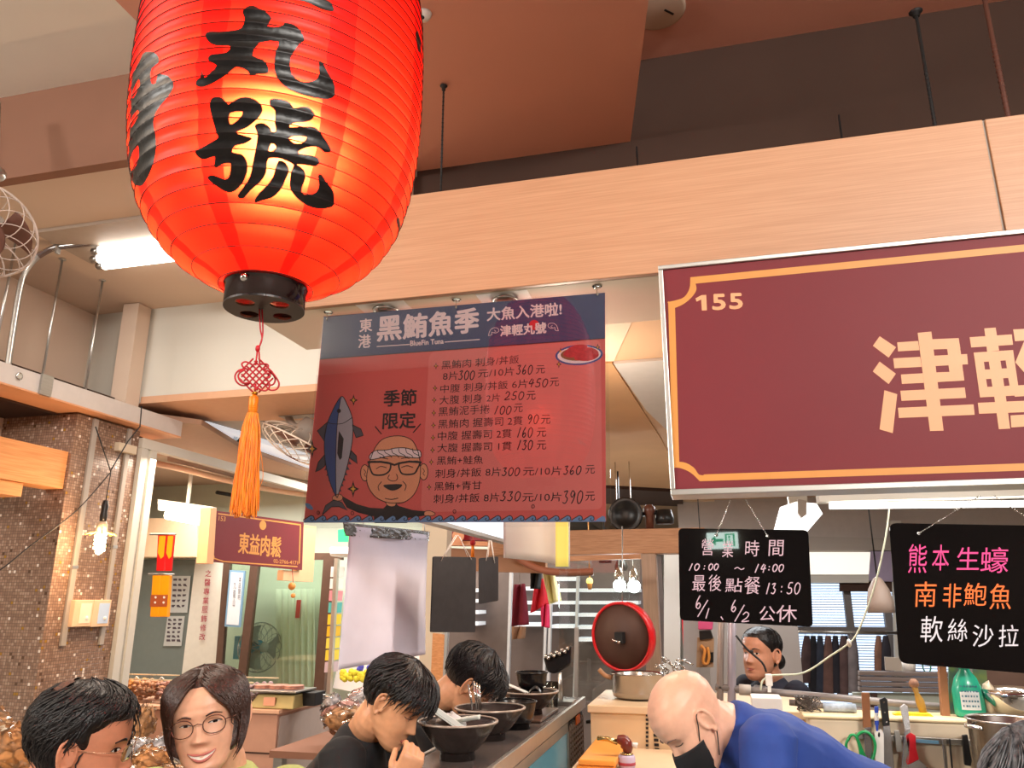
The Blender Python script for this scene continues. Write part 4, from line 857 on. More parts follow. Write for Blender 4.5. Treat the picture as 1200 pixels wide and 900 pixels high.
# fans
def fan(label, c, nrm, Rr, m_rim, blades=True, depth=.11, name='wall_fan', cat='fan', wire=.0022, badge=.2, body=M_grey, disc=mat('fan_disc', S(120, 80, 68), .5)):
    c = Vector(c); q = Vector(nrm).normalized().to_track_quat('Z', 'Y').to_matrix().to_4x4(); Mx = Matrix.Translation(c) @ q
    o = thing(name, label, cat, c)
    MB().lathe([(Rr-.006, -.006), (Rr, 0), (Rr+.006, -.006), (Rr, -.012)], n=56, M=Mx, closed=True).build('rim', m_rim, o)
    m = MB(); K = 14
    for i in range(K):
        a = 2*pi*i/K; pts = []
        for j in range(13):
            t = j/12; r_ = Rr*math.sin(t*pi/2); pts.append(Mx @ Vector((r_*math.cos(a+t*1.1), r_*math.sin(a+t*1.1), depth*math.cos(t*pi/2))))
        m.tube(pts, wire, 5)
        pts = [Mx @ Vector((Rr*math.sin(t*pi/24)*math.cos(a-t*.09), Rr*math.sin(t*pi/24)*math.sin(a-t*.09), depth*math.cos(t*pi/24))) for t in range(3, 13)]
        m.tube(pts, wire, 5)
        pts = [Mx @ Vector((Rr*math.sin(pi/2*j/8)*math.cos(a), Rr*math.sin(pi/2*j/8)*math.sin(a), -.01-depth*.7*math.cos(pi/2*j/8))) for j in range(2, 9)]
        m.tube(pts, wire, 5)
    m.build('cage_wire', m_rim, o, kind='stuff')
    MB().lathe([(0, depth+.004), (Rr*badge, depth), (Rr*badge*1.08, depth-.006), (0, depth-.008)], n=24, M=Mx).build('cage_badge', disc, o)
    MB().lathe([(0, -depth*1.6), (Rr*.22, -depth*1.6), (Rr*.3, -depth), (Rr*.3, -depth*.3), (0, -depth*.2)], n=24, M=Mx).build('motor', body, o)
    for k in range(3):
        a0 = 2*pi*k/3; m = MB()
        m.grid(lambda u, v: Mx @ Vector(((Rr*(.12+.78*u))*math.cos(a0+(v-.5)*(.7+.5*u)), (Rr*(.12+.78*u))*math.sin(a0+(v-.5)*(.7+.5*u)), .03*(v-.5)*2)), 8, 6)
        m.build('blade', disc, o, solid=.002)
    return o, Mx
f1, Mf = fan('big ceiling fan in a white wire cage cut off by the left edge', at(-20, 270, Y=2.35)+Vector((0, 0, 0)), (.35, -.75, -.75), .21, mat('cage_white', S(214, 196, 186), .35), depth=.07, badge=.5)
MB().tube(catmull([Mf @ Vector((0, 0, -.1)), at(-6, 215, Y=2.4), at(-6, 188, Y=2.45), at(-4, 120, Y=2.5)], 5), .018, 10).ball(at(-3, 204, Y=2.4), .035, 12).build('mount_arm', M_steel, f1)
f2, Mf = fan('white caged fan hanging behind the left edge of the poster', at(352, 520, Y=5.0), (-.42, -.12, -.90), .30, mat('cage_cream', S(236, 222, 208), .3), depth=.12, wire=.003)
MB().tube(catmull([Mf @ Vector((0, 0, -.15)), at(345, 500, Y=5.05), at(337, 486, Y=5.1)], 5), .03, 10).cbox(at(352, 478, Y=5.1), (.30, .1, .14)).build('mount_arm', M_grey, f2)
# far ceilings, light boxes and soffits over the aisle
MB().box((-7, 4.6, 3.02), (-1.3, 11, 3.10)).build('ceiling', mat('ceiling_taupe', S(184, 160, 140), .8, var=.04, scale=2), kind='structure')
MB().box((-7, 10.9, 0), (4, 11, 3.1)).build('wall_far', mat('far_wall', S(206, 196, 180), .8, var=.1, scale=1.5), kind='structure')
pz = Pl((0, 0, 2.98), (1, 0, 0), (0, 1, 0))
def ceilpiece(name, px, z, m, th=.05, label=None, cat='panel', **k):
    p = Pl((0, 0, z), (1, 0, 0), (0, 1, 0)); mb = MB(); mb.slab([p.px(*c) for c in px], (0, 0, -1), th)
    o = mb.build(name, m, **({'kind': 'structure'} if not label else {})); 
    if label: tag(o, label, cat)
    return o
ceilpiece('trim_soffit', [(165, 473), (400, 456), (400, 492), (200, 494), (150, 480)], 2.985, mat('soffit_warm', S(206, 160, 128), .7))
pg = Pl((0, 0, 3.01), (1, 0, 0), (0, 1, 0))
o = thing('ceiling_grid', 'grey tiled ceiling grid above the far aisle', 'ceiling', pg.px(330, 515))
MB().slab([pg.px(*c) for c in ((225, 497), (640, 470), (640, 560), (300, 548))], (0, 0, -1), .01).build('backing', M_dark, o)
a, b = pg.px(225, 497), pg.px(640, 560); ts = .60
c0 = pg.px(300, 520)
for i in range(-3, 9):
    for j in range(-3, 6):
        x, y = c0.x+i*ts, c0.y+j*ts; pr = proj = None
        if x > -1.4 or y < 4.7 or y > 10.3 or x < -5: continue
        MB().box((x+.012, y+.012, 2.996), (x+ts-.012, y+ts-.012, 3.006)).build('panel', M_grey, o)
o = thing('ceiling_light_box', 'flat white light box hanging under the far ceiling left of the tassel', 'light box', at(245, 512, Z=2.9))
pb = Pl((0, 0, 2.955), (1, 0, 0), (0, 1, 0))
MB().slab([pb.px(*c) for c in ((208, 509), (236, 498), (282, 511), (270, 525))], (0, 0, -1), .05).build('diffuser', mat('lit_diffuser', S(226, 228, 234), .4, emit=(.9, .94, 1), estr=.45), o)
MB().slab([pb.px(*c) for c in ((270, 525), (274, 511), (279, 512), (275, 527))], (0, 0, -1), .052).build('end_cap', M_alu, o)
o = thing('ceiling_light_box', 'second long white light box running behind the tassel to the fan', 'light box', at(330, 548, Z=2.9))
MB().slab([pb.px(*c) for c in ((300, 516), (306, 519), (420, 556), (420, 572), (296, 529))], (0, 0, -1), .05).build('diffuser', MATS['lit_diffuser'], o)
ceilpiece('drop_soffit', [(160, 488), (236, 498), (285, 527), (380, 560), (380, 568), (280, 545), (150, 530)], 2.90, mat('soffit_brown2', S(176, 142, 120), .7), .04, 'brown dropped soffit board beyond the mosaic pillar')
pn = Pl((0, 0, 2.86), (1, 0, 0), (0, 1, 0)); near = [pn.px(*c) for c in sm2([(196, 540), (285, 562), (420, 576), (520, 590)], 5)]
near = [p for p in near if -6.9 < p.x < -1.35 and p.y < 8.1]
tag(MB().slab(near+[(near[-1].x, 8.15, 2.86), (near[0].x, 8.15, 2.86)], (0, 0, -1), .06).build('curved_soffit', mat('soffit_pink', S(196, 164, 146), .7)), 'wide pinkish soffit over the neighbouring stall', 'panel')
pc = Pl((0, 0, 2.80), (1, 0, 0), (0, 1, 0))
tag(MB().tube([pc.px(*c) for c in sm2([(170, 541), (210, 549), (270, 564), (330, 576), (410, 586)], 6)], .028, 8).build('edge_rail', mat('rail_peach', S(226, 178, 146), .5)), 'pale peach rounded rail edging the pinkish soffit', 'rail')
o = thing('lighting_track', 'dark lighting track with a lit spot on the pinkish soffit', 'track light', at(300, 585, Z=2.84))
pt = Pl((0, 0, 2.83), (1, 0, 0), (0, 1, 0))
MB().tube([pt.px(254, 577), pt.px(300, 585), pt.px(345, 596)], .022, 6).build('track', M_black, o)
c = pt.px(338, 597); MB().lathe([(0, -.06), (.06, -.055), (.075, -.02), (.075, .0), (0, 0)], c, 20).build('spot_head', M_whitep, o); MB().ball(c+Vector((0, -.0, -.06)), .06, 14, sc=(1, 1, .4)).build('lens', M_tubew, o)
# stall frame and its signboard
MB().box((XL-.02, 4.455, 0), (XL+.03, 4.515, 2.66)).box((XL-.02, 4.55, 0), (XL+.03, 4.61, 2.66)).box((XL-.03, 4.515, 0), (XL+.01, 4.55, 2.66)).build('trim_1', M_white, kind='structure')
MB().box((XL-.021, 4.45, 2.662), (XL+.031, 7.2, 2.73)).build('trim_2', M_white, kind='structure')
ns = thing('stall_signboard', 'small maroon signboard with gold characters over the neighbouring stall', 'sign', (XL, 6.0, 1.93))
ps = PX(XL+.06)
MB().slabp([(243, 597), (356, 612), (354, 668), (240, 657)], ps, .05).build('panel', M_maroon, ns)
MB().slabp([(243, 595), (250, 596), (246, 661), (238, 660)], ps, .09, .03).build('end_post', mat('post_orange', S(238, 178, 130), .45), ns)
MB().slabp([(354, 614), (374, 617), (370, 682), (335, 680), (336, 668), (352, 669)], ps, .06, -.03).build('backing_board', mat('board_orange', S(240, 190, 146), .5), ns)
m = MB(); m.stroke([(256, 602), (352, 615)], 1.6, ps); m.stroke([(250, 654), (262, 658), (348, 664)], 1.4, ps); m.stroke(sm2([(247, 648), (250, 650), (251, 655)], 3), 1.2, ps); m.stroke([(352, 616), (350.5, 660)], 1.3, ps); m.build('gold_border', M_gold, ns)
m = MB(); m.text('東益肉鬆', ps, (279, 648), (328.5, 653.5), (281, 624), (330, 630), fat=.4); m.build('sign_lettering', M_gold, ns); MB().disc(308, 615.5, 4, 5.5, ps).build('round_emblem', M_gold, ns); m = MB(); m.text('153', ps, (256, 610), (264, 611), (256.5, 604.5), (264.5, 605.5), bold=.01); m.build('stall_number', M_gold, ns); m = MB(); m.text('02-2766-4171', ps, (320.5, 659.5), (349, 662), (320.5, 655), (349, 657.5), bold=.01); m.build('phone_number', M_gold, ns)
o = thing('gourd_charm', 'small yellow gourd charm hanging on a red string below the orange board', 'charm', at(343, 698, X=XL))
m = MB(); m.tube([ps.px(344, 655, -.02), ps.px(344, 690)], .003, 5); m.build('string', M_rc, o)
for x, y, r_ in ((342, 687, .035), (343.5, 698, .022)): MB().ball(ps.px(x, y), r_, 10).build('bead', M_gold, o)
# inside the neighbouring stall
Yb = 8.2; pw = PY(Yb)
MB().box((-7, Yb+.1, 0), (-1.6, Yb+.2, 3.02)).build('wall_stall', mat('stall_wall', S(206, 214, 198), .6, var=.05, scale=2), kind='structure')
def panel(name, px, mm, pl, th=.04, off=0., label=None, cat=None, parent=None, **k):
    o = MB().slabp(px, pl, th, off).build(name, mm, parent)
    if label: tag(o, label, cat)
    if k: tag(o, **k)
    return o
panel('trim_fascia', [(150, 612), (262, 612), (262, 655), (150, 655)], mat('cream_fascia', S(250, 214, 172), .6), pw, .3, .5, kind='structure')
panel('trim_post', [(233, 655), (266, 655), (252, 830), (212, 830)], mat('post_white', S(236, 232, 220), .6), pw, .12, .06, kind='structure')
pv = PY(Yb-.08)
m = MB()
for i, ch in enumerate('之醫專業服飾修改'): m.text(ch, pv, (241.5-i*1.0, 676+i*10.6), (248.5-i*1.0, 676+i*10.6), (242-i*1.0, 668+i*10.6), bold=.01, off=.02)
tag(m.build('vertical_notice', mat('red_print', S(176, 44, 66), .6)), 'red vertical characters down the white post of the far stall', 'sign')
panel('grey_cabinet', [(166, 656), (232, 656), (214, 812), (150, 812)], mat('cabinet_grey', S(122, 132, 128), .35), pw, .06, .03, 'grey green glass cabinet behind the hanging packets', 'cabinet')
for j, (x0_, y0_, x1_, y1_) in enumerate(((203, 675, 224, 718), (197, 722, 217, 757))):
    o = thing('notice_sheet', ('upper' if j == 0 else 'lower')+' printed notice sheet taped on the grey cabinet glass', 'notice', pv.px(x0_, y1_))
    MB().slabp([(x0_, y0_), (x1_, y0_), (x1_-4, y1_), (x0_-5, y1_)], PY(Yb-.04), .004, .01).build('paper', mat('paper_grey', S(196, 200, 198), .7), o)
    m = MB(); rr = random.Random(j)
    for r_ in range(6):
        yy = y0_+3+(y1_-y0_-6)*r_/6
        for c_ in range(3):
            xx = x0_+1+c_*6-2.5*r_/6; m.poly([(xx, yy), (xx+rr.uniform(2, 5), yy), (xx+rr.uniform(2, 5), yy+rr.uniform(2, 3.4)), (xx, yy+2.5)], PY(Yb-.04), .013)
    m.build('print', M_pgr, o, kind='stuff')
# packets hanging on the frame
for k, (q, mm, lab) in enumerate((([(186, 627), (195, 627), (192, 655), (184, 653)], S(232, 172, 36), 0), ([(196, 627), (204, 628), (200, 655), (193, 655)], S(232, 172, 36), 1))):
    o = thing('red_packet', ('left' if k == 0 else 'right')+' red and gold new year packet hanging inside the white frame', 'packet', at(*q[2], X=-4.2), group=None)
    pk = PY(5.6)
    xa, xb = q[0][0], q[1][0]
    MB().slabp([(xa-1, 627), (xb, 627), (xb-4, 669), (xa-3, 669)], pk, .02).build('body', mat('packet_red', S(222, 26, 30), .4), o, bevel=.003)
    MB().poly([(xa+1, 628), (xb-.6, 628), (xb-3, 652), ((xa+xb)/2-2, 655), (xa-1, 648)], pk, .002).build('gold_flap', mat('packet_gold', c_ := S(232, 176, 30), .35), o)
for k, x in enumerate((180, 190)):
    o = thing('orange_packet', ('left' if k == 0 else 'right')+' orange candy packet hanging below the red packets', 'packet', at(x, 723, Y=5.6))
    MB().slabp([(x-1.5, 674), (x+8.5, 674), (x+5.5, 723), (x-4.5, 723)], pk, .04).build('body', mat('packet_orange', S(248, 162, 18), .35), o, bevel=.006)
    MB().poly([(x-3, 697), (x+7, 697), (x+5.8, 711), (x-4.2, 711)], pk, .002).build('band', mat('packet_brown', S(168, 86, 48), .4), o)
    m = MB(); [m.disc(x+2+dx, y_, 1.3, 1.4, pk, .003) for dx, y_ in ((.6, 700), (0, 706))]; m.build('dots', M_whitep, o, kind='stuff')
m = MB(); m.tube([pk.px(176, 626), pk.px(206, 626)], .008, 6).tube([pk.px(174, 673), pk.px(204, 673)], .008, 6); tag(m.build('packet_rail', M_steel, kind=None), 'two thin steel rails holding the hanging packets', 'rail')
# stall lamp
o = thing('stall_tube_light', 'bright warm tube light inside the neighbouring stall', 'light', at(220, 604, Y=6.3))
MB().tube([at(196, 603, Y=6.3), at(246, 612, Y=6.3)], .045, 10).build('tube', M_tubew, o)
MB().tube([at(188, 594, Y=6.35), at(221, 596, Y=6.35)], .03, 10).build('tube', M_tubew, o)
MB().slab([at(*c, Y=6.5) for c in ((185, 585), (250, 594), (250, 606), (185, 598))], (0, -1, 0), .05).tube([at(220, 590, Y=6.5), (at(220, 590, Y=6.5).x, 6.5, 3.02)], .02, 6).build('housing', M_white, o)
# glass partition with bronze posts, framed document, small room
def post(x0_, x1_, y0_, y1_, dx, pl, mm, parent, name='post', th=.06, off=0.): return MB().slabp([(x0_, y0_), (x1_, y0_), (x1_-dx, y1_), (x0_-dx, y1_)], pl, th, off).build(name, mm, parent)
o = thing('glass_partition', 'greenish glass partition with bronze posts behind the food counter', 'partition', pw.px(320, 800))
px_ = PY(Yb-.5)
for x0_, x1_, dx in ((262, 269, 12), (294, 303, 18), (379, 391, 12)): post(x0_, x1_, 655, 812, dx, px_, M_bronze, o)
MB().slabp([(262, 648), (400, 648), (400, 656), (262, 656)], px_, .06).build('head_rail', M_bronze, o)
for q in (((270, 656), (293, 656), (276, 812), (257, 812)), ((304, 656), (378, 656), (367, 812), (286, 812))): MB().slabp(list(q), px_, .006, -.02).build('pane', M_glassg, o)
o = thing('framed_document', 'blue framed white document hanging on the glass partition', 'frame', px_.px(276, 735))
MB().slabp([(271, 668), (289, 669), (283, 735), (265, 734)], px_, .02, .03).build('frame', mat('frame_blue', S(122, 158, 186), .4), o)
MB().slabp([(273, 670.5), (287, 671.5), (281.5, 732.5), (267.5, 731.5)], px_, .004, .035).build('sheet', mat('doc_white', S(214, 218, 224), .6), o)
m = MB()
for i, s_ in enumerate(('本店聲明', '九龍山', )): m.text('\n'.join(s_), px_, (281-i*6, 703+i*8), (284-i*6, 703+i*8), (282.5-i*6, 676+i*5), (285.5-i*6, 676+i*5), off=.042)
m.build('document_print', M_pgr, o)
f3, Mf = fan('turquoise standing fan behind the glass partition', pw.px(319, 757)+Vector((0, -.25, 0)), (.85, -.45, .05), .26, mat('fan_steel', S(150, 160, 160), .3, .6), depth=.09, name='standing_fan', body=mat('fan_turquoise', S(40, 150, 190), .4), wire=.003, disc=mat('fan_blade', S(150, 165, 165), .4))
c = pw.px(303, 757)+Vector((0, -.25, 0)); MB().box(c-Vector((.10, .08, .12)), c+Vector((.06, .08, .12))).tube([c, (c.x-.02, c.y, .1)], .045, 10).lathe([(.2, 0), (.2, .03), (.05, .06)], (c.x-.02, c.y, 0), 20).build('stand', MATS['fan_turquoise'], f3)
o = thing('white_curtain', 'pale curtain hanging inside the glass room', 'curtain', pw.px(350, 800))
MB().grid(lambda u, v: pw.px(326+46*u, 690+130*v, .05+.02*math.sin(u*40)), 60, 4).build('cloth', mat('curtain', S(222, 230, 214), .8), o, solid=.003)
panel('wall_sticker', [(353, 703), (358, 703), (356, 724), (351, 724)], mat('sticker_red', S(214, 70, 70), .6), pw, .003, .1, 'tiny red vertical sticker in the glass room', 'sticker')
# aircon, exit lamp and yellow goods right of the partition
o = thing('air_conditioner', 'white wall air conditioner under a green lamp beside the white sheet', 'air conditioner', pw.px(405, 650)+Vector((0, -.4, 0)))
pa = PY(7.4); MB().slabp([(385, 641), (440, 641), (440, 652), (386, 652)], pa, .25).build('body', M_whitep, o, bevel=.02)
m = MB(); m.slabp([(387, 648.5), (440, 648.5), (440, 649.3), (387, 649.3)], pa, .02, .01); m.build('louvre', M_grey, o)
tag(MB().slabp([(396, 621), (409, 619), (409, 635), (396, 635)], pa, .04).build('exit_lamp', mat('exit_green', S(30, 220, 90), .4, emit=(.05, .8, .25), estr=1.0)), 'small glowing green exit lamp above the white sheet', 'sign')
o = thing('goods_shelf', 'narrow rack of yellow and teal goods right of the bronze post', 'rack', pa.px(392, 800))
rr = random.Random(5)
for i in range(9):
    y0_ = 664+i*14; col = (S(238, 232, 226), S(240, 240, 236), S(236, 150, 160), S(90, 184, 180), S(250, 210, 50), S(240, 190, 40), S(246, 226, 90), S(250, 220, 70), S(214, 190, 200))[i]
    MB().slabp([(388-i*.9, y0_), (396-i*.9, y0_), (395-i*.9, y0_+12), (387-i*.9, y0_+12)], pa, .15).build('packet', mat('goods_%d' % i, col, .5), o)
MB().slabp([(397, 655), (401, 655), (392, 812), (388, 812)], pa, .05, .1).build('upright', M_alu, o)
# bright shopfront and street stall seen under the white sheet
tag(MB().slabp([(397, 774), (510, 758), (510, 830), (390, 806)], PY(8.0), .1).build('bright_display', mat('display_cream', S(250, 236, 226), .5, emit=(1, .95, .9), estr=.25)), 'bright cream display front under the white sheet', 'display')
m = MB(); rr = random.Random(2); 
for i in range(60): c = PY(7.8).px(rr.uniform(400, 450), rr.uniform(787, 796)); m.ball(c, .035, 6)
tag(m.build('yellow_flowers', mat('yellow_leaf', S(238, 220, 60), .6), kind='stuff'), 'row of yellow goods glimpsed under the white sheet', 'goods')
m = MB()
for i in range(16): c = PY(7.8).px(rr.uniform(420, 446), rr.uniform(781, 788)); m.ball(c, .03, 6)
tag(m.build('blue_goods', mat('blue_goods', S(84, 84, 190), .6), kind='stuff'), 'small blue goods above the yellow ones', 'goods')
# food counter
cn = thing('food_counter', 'brown laminate food counter with a grey end behind the smiling woman', 'counter', (-3.8, 5.6, 0))
MB().box((-5.6, 5.2, 0), (-3.0, 6.0, .88)).build('body', mat('counter_brown', S(196, 150, 128), .45, var=.04), cn, bevel=.003)
MB().box((-5.62, 5.18, .88), (-2.98, 6.02, .905)).build('top', mat('counter_top', S(226, 180, 150), .4), cn, bevel=.003)
MB().box((-2.998, 5.22, .02), (-2.992, 5.98, .86)).build('end_panel', mat('counter_grey', S(190, 170, 160), .5), cn)
MB().box((-5.6, 5.195, .62), (-3.0, 5.199, .63)).build('groove', M_dark, cn)
rr = random.Random(11)
foods = [S(250, 176, 80), S(240, 170, 90), S(222, 168, 130), S(210, 160, 146), S(250, 186, 90), S(190, 166, 170), S(184, 160, 166)]
for i in range(7):
    x = -4.78+i*.218; o = thing('food_bin', ['leftmost acrylic bin of orange snacks on the food counter', 'second acrylic bin from the left with brown snacks', 'third acrylic bin from the left with tan snacks', 'middle acrylic bin half hidden by the woman', 'acrylic bin of orange snacks right of the woman', 'acrylic bin of purple brown dried food', 'rightmost acrylic bin of dried food beside the scale'][i], 'bin', (x+.1, 5.4, .905))
    b_ = MB(); t_ = .004; X0, X1, Y0, Y1, z0_, z1_ = x+.004, x+.212, 5.28, 5.62, .906, 1.07
    b_.add([(X0, Y0, z0_), (X1, Y0, z0_), (X1, Y0, z1_), (X0, Y0, z1_)], [(0, 1, 2, 3)]).add([(X0, Y1, z0_), (X1, Y1, z0_), (X1, Y1, z1_), (X0, Y1, z1_)], [(0, 1, 2, 3)]).add([(X0, Y0+t_, z0_), (X0, Y1, z0_), (X0, Y1, z1_), (X0, Y0+t_, z1_)], [(0, 1, 2, 3)]).add([(X1, Y0+t_, z0_), (X1, Y1, z0_), (X1, Y1, z1_), (X1, Y0+t_, z1_)], [(0, 1, 2, 3)]); b_.build('bin_wall', glass('bin_clear', (.995, .99, .98), .05, -.015), o)
    MB().box((X0, Y0-.006, z1_-.004), (X1, Y0+.004, z1_+.004)).build('lid_rim', mat('lid_rim', S(232, 214, 180), .3), o); MB().box((X0, Y1-.004, z1_-.004), (X1, Y1+.006, z1_+.004)).build('lid_rim', MATS['lid_rim'], o)
    MB().tube(catmull([(X0+.08, Y0-.012, z1_+.005), (X0+.10, Y0-.016, z1_+.02), (X0+.12, Y0-.012, z1_+.006)], 4), .004, 5).build('lid_hook', M_whitep, o)
    f_ = MB()
    for k in range(110):
        f_.ball((rr.uniform(X0+.025, X1-.025), rr.uniform(Y0+.025, Y1-.03), rr.uniform(.93, 1.045)), rr.uniform(.014, .024), 6, sc=(1, 1, .7))
    f_.build('snacks', mat('snack_%d' % i, foods[i], .6, var=.35, scale=60), o, kind='stuff')
# scale
o = thing('weighing_scale', 'grey and gold weighing scale on the right end of the food counter', 'scale', (-3.1, 5.4, .906))
c = at(325, 826, Y=5.3); cx = c.x
MB().add([(cx-.19, 5.22, .907), (cx+.17, 5.22, .907), (cx+.17, 5.5, .907), (cx-.19, 5.5, .907), (cx-.13, 5.25, 1.0), (cx+.16, 5.25, 1.0), (cx+.16, 5.5, 1.0), (cx-.13, 5.5, 1.0)], [(0,3,2,1),(4,5,6,7),(0,1,5,4),(1,2,6,5),(2,3,7,6),(3,0,4,7)]).build('body', mat('scale_gold', S(176, 158, 104), .4, .3), o, bevel=.008)
MB().cbox((cx-.02, 5.215+.01, .955), (.09, .012, .055)).build('price_plate', mat('scale_plate', S(230, 170, 140), .5), o)
MB().cbox((cx, 5.36, 1.02), (.38, .30, .014)).cbox((cx, 5.36, 1.005), (.1, .1, .03)).build('pan', M_steel, o, bevel=.004)
MB().cbox((cx+.19, 5.44, .96), (.14, .16, .09)).build('printer', M_blackm, o, bevel=.006)
for j in range(3):
    m = MB(); m.add([(cx-.15+.12*j+.10*math.cos(a)*.7, 5.36+.07*math.sin(a), 1.03+z) for z in (0, .022) for a in [2*pi*k/12 for k in range(12)]], [tuple(range(12)), tuple(range(12, 24))]+[(k, (k+1) % 12, 12+(k+1) % 12, 12+k) for k in range(12)])
    tag(m.build('meat_sheet', mat('pink_meat', S(200, 140, 120), .5, var=.3, scale=30), bevel=.004), ('left', 'middle', 'right')[j]+' flat packet of pinkish dried meat lying on the scale pan', 'food')
# piled food packets left and right of the counter
def packet(c, s_, mm, label, cat='packet', name='snack_bag', group=None, seed=0):
    o = thing(name, label, cat, c, group=group); rr = random.Random(seed)
    m = MB(); n = 14; c = Vector(c)
    ro = Matrix.Rotation(rr.uniform(-.6, .6), 3, 'Z') @ Matrix.Rotation(rr.uniform(-.4, .4), 3, 'X')
    def sh(k, amp):
        mb = MB()
        def f(u, v):
            th = pi*u; ph = 2*pi*v; d = Vector((math.sin(th)*math.cos(ph), math.sin(th)*math.sin(ph), math.cos(th)))
            r_ = 1+amp*noise.noise(d*2.4+Vector((seed, k, 0)))+amp*.35*noise.noise(d*7+Vector((seed, 3, k)))
            return c+Vector((0, 0, s_[2]))+ro @ Vector((d.x*s_[0]*r_, d.y*s_[1]*r_, d.z*s_[2]*r_))
        mb.grid(f, 18, 26, smooth=(k == 0)); return mb
    sh(0, .2).build('filling', mm, o); mb = sh(1, .45)
    mb.v = [tuple(c+Vector((0, 0, s_[2]))+(Vector(p)-c-Vector((0, 0, s_[2])))*1.12) for p in mb.v]; mb.build('film', glass('film', (1, .99, .97), .12, .0), o)
    return o
sn = [mat('puff_tan', S(206, 150, 100), .6, var=.4, scale=30), mat('puff_white', S(206, 200, 206), .6, var=.35, scale=40), mat('puff_gold', S(220, 150, 90), .6, var=.4, scale=25), mat('puff_pink', S(232, 170, 160), .6, var=.3, scale=30)]
tb = thing('display_table', 'low display table heaped with snack bags at the left', 'table', (-2.7, 3.0, 0))
MB().box((-3.5, 2.6, .76), (-1.85, 3.6, .80)).build('table_top', M_beige, tb, bevel=.004)
for x, y in ((-3.4, 2.7), (-1.95, 2.7), (-3.4, 3.5), (-1.95, 3.5)): MB().box((x-.03, y-.03, 0), (x+.03, y+.03, .76)).build('leg', M_steel, tb)
labs = ['big gold striped snack bag at the lower left corner', 'tan snack bag behind the balding man', 'white puffed snack bag between the man and the woman', 'gold snack bag under the white one', 'small upright tan bag by the man\'s forehead', 'flat shiny bag beside the woman\'s collar', 'tan bag at the very left edge', 'pale bag low between the man and the woman']
for i, (x, y, Y, s_, k) in enumerate(((12, 905, 2.8, (.09, .08, .09), 2), (38, 912, 3.0, (.07, .07, .07), 0), (196, 892, 2.9, (.08, .07, .055), 1), (176, 905, 2.75, (.07, .07, .05), 2), (166, 862, 3.2, (.04, .05, .07), 0), (200, 912, 2.7, (.09, .06, .03), 0), (-12, 880, 3.1, (.08, .07, .09), 0), (168, 885, 3.0, (.09, .07, .04), 1))):
    c = at(x, y, Y=Y); c.z = .805 if c.z < 1.3 else c.z
    c.z = max(.805, at(x, y, Y=Y).z-.02); packet(c, s_, sn[k], labs[i], seed=i)
t2 = thing('display_table', 'display table of packets right of the food counter', 'table', (-2.3, 4.6, 0))
MB().box((-2.75, 4.7, .70), (-2.0, 5.5, .74)).build('table_top', M_brown, t2)
for x, y in ((-2.7, 4.75), (-2.05, 4.75), (-2.7, 5.45), (-2.05, 5.45)): MB().box((x-.03, y-.03, 0), (x+.03, y+.03, .70)).build('leg', M_steel, t2)
labs = ['pink topped packet right of the food counter', 'brown packet of dried snacks just left of the boy', 'clear plastic packet beside the counter end', 'pale green lidded packet near the boy\'s hair', 'tan packet low behind the boy\'s shoulder', 'pale pink packet at the back of the table']
for i, (x, y, Y, s_, k) in enumerate(((403, 830, 5.0, (.13, .1, .05), 3), (402, 845, 4.9, (.13, .1, .07), 0), (388, 838, 5.0, (.06, .08, .09), 1), (428, 822, 5.3, (.1, .08, .06), 1), (420, 850, 4.8, (.1, .1, .05), 2), (425, 812, 5.4, (.1, .1, .04), 3))):
    c = at(x, y+6, Y=Y); c.z = max(.742, c.z-.03); packet(c, s_, sn[k], labs[i], seed=20+i)
# spiral bulb with its wires
bl = thing('spiral_bulb', 'glowing spiral energy saving bulb hanging before the mosaic pillar', 'lamp', at(118, 655, X=-3.55))
c = at(117, 636, X=-3.55); cx, cy_, czz = c
m = MB(); hp_ = []
for i in range(90): t = i/89; a = t*2*pi*4.2; hp_.append((cx+.026*math.cos(a), cy_+.026*math.sin(a), czz+.055-.10*t))
m.tube(hp_, .0085, 8); m.ball((cx, cy_, czz-.05), .02, 10); m.build('spiral_tube', mat('cfl', (1, .85, .6), .4, emit=(1, .72, .36), estr=26), bl)
MB().lathe([(.022, 0), (.034, .015), (.03, .055), (.02, .07)], (cx, cy_, czz+.056), 20).build('ballast', mat('ballast', S(206, 180, 150), .4), bl)
MB().lathe([(.018, 0), (.022, .03), (.018, .06), (.021, .09), (.014, .125), (0, .128)], (cx, cy_, czz+.127), 16).build('socket', M_black, bl)
m = MB()
for k in range(8):
    a = 2*pi*k/8; m.tube(catmull([(cx+.02*math.cos(a), cy_+.02*math.sin(a), czz+.062), (cx+.05*math.cos(a), cy_+.05*math.sin(a), czz+.06), (cx+.085*math.cos(a), cy_+.085*math.sin(a), czz+.045)], 3), .004, 5)
m.build('guard_petal', mat('petal_gold', S(255, 200, 100), .4), bl, kind='stuff')
px5 = PX(-3.55)
m = MB(); m.tube([(cx, cy_, czz+.25), px5.px(130, 553)], .003, 5); m.tube([px5.px(112, 500), px5.px(130, 553)], .004, 5); m.tube([px5.px(130, 551), px5.px(150, 517), px5.px(164, 500), px5.px(166, 476)], .004, 5); m.tube(catmull([px5.px(130, 553), px5.px(90, 598), px5.px(35, 640), px5.px(0, 668), px5.px(-40, 690)], 4), .0035, 5); m.build('wire', M_blackm, bl)
point('spiral_bulb_light', (cx+.06, cy_-.05, czz-.02), 16, (1, .62, .32), .03)
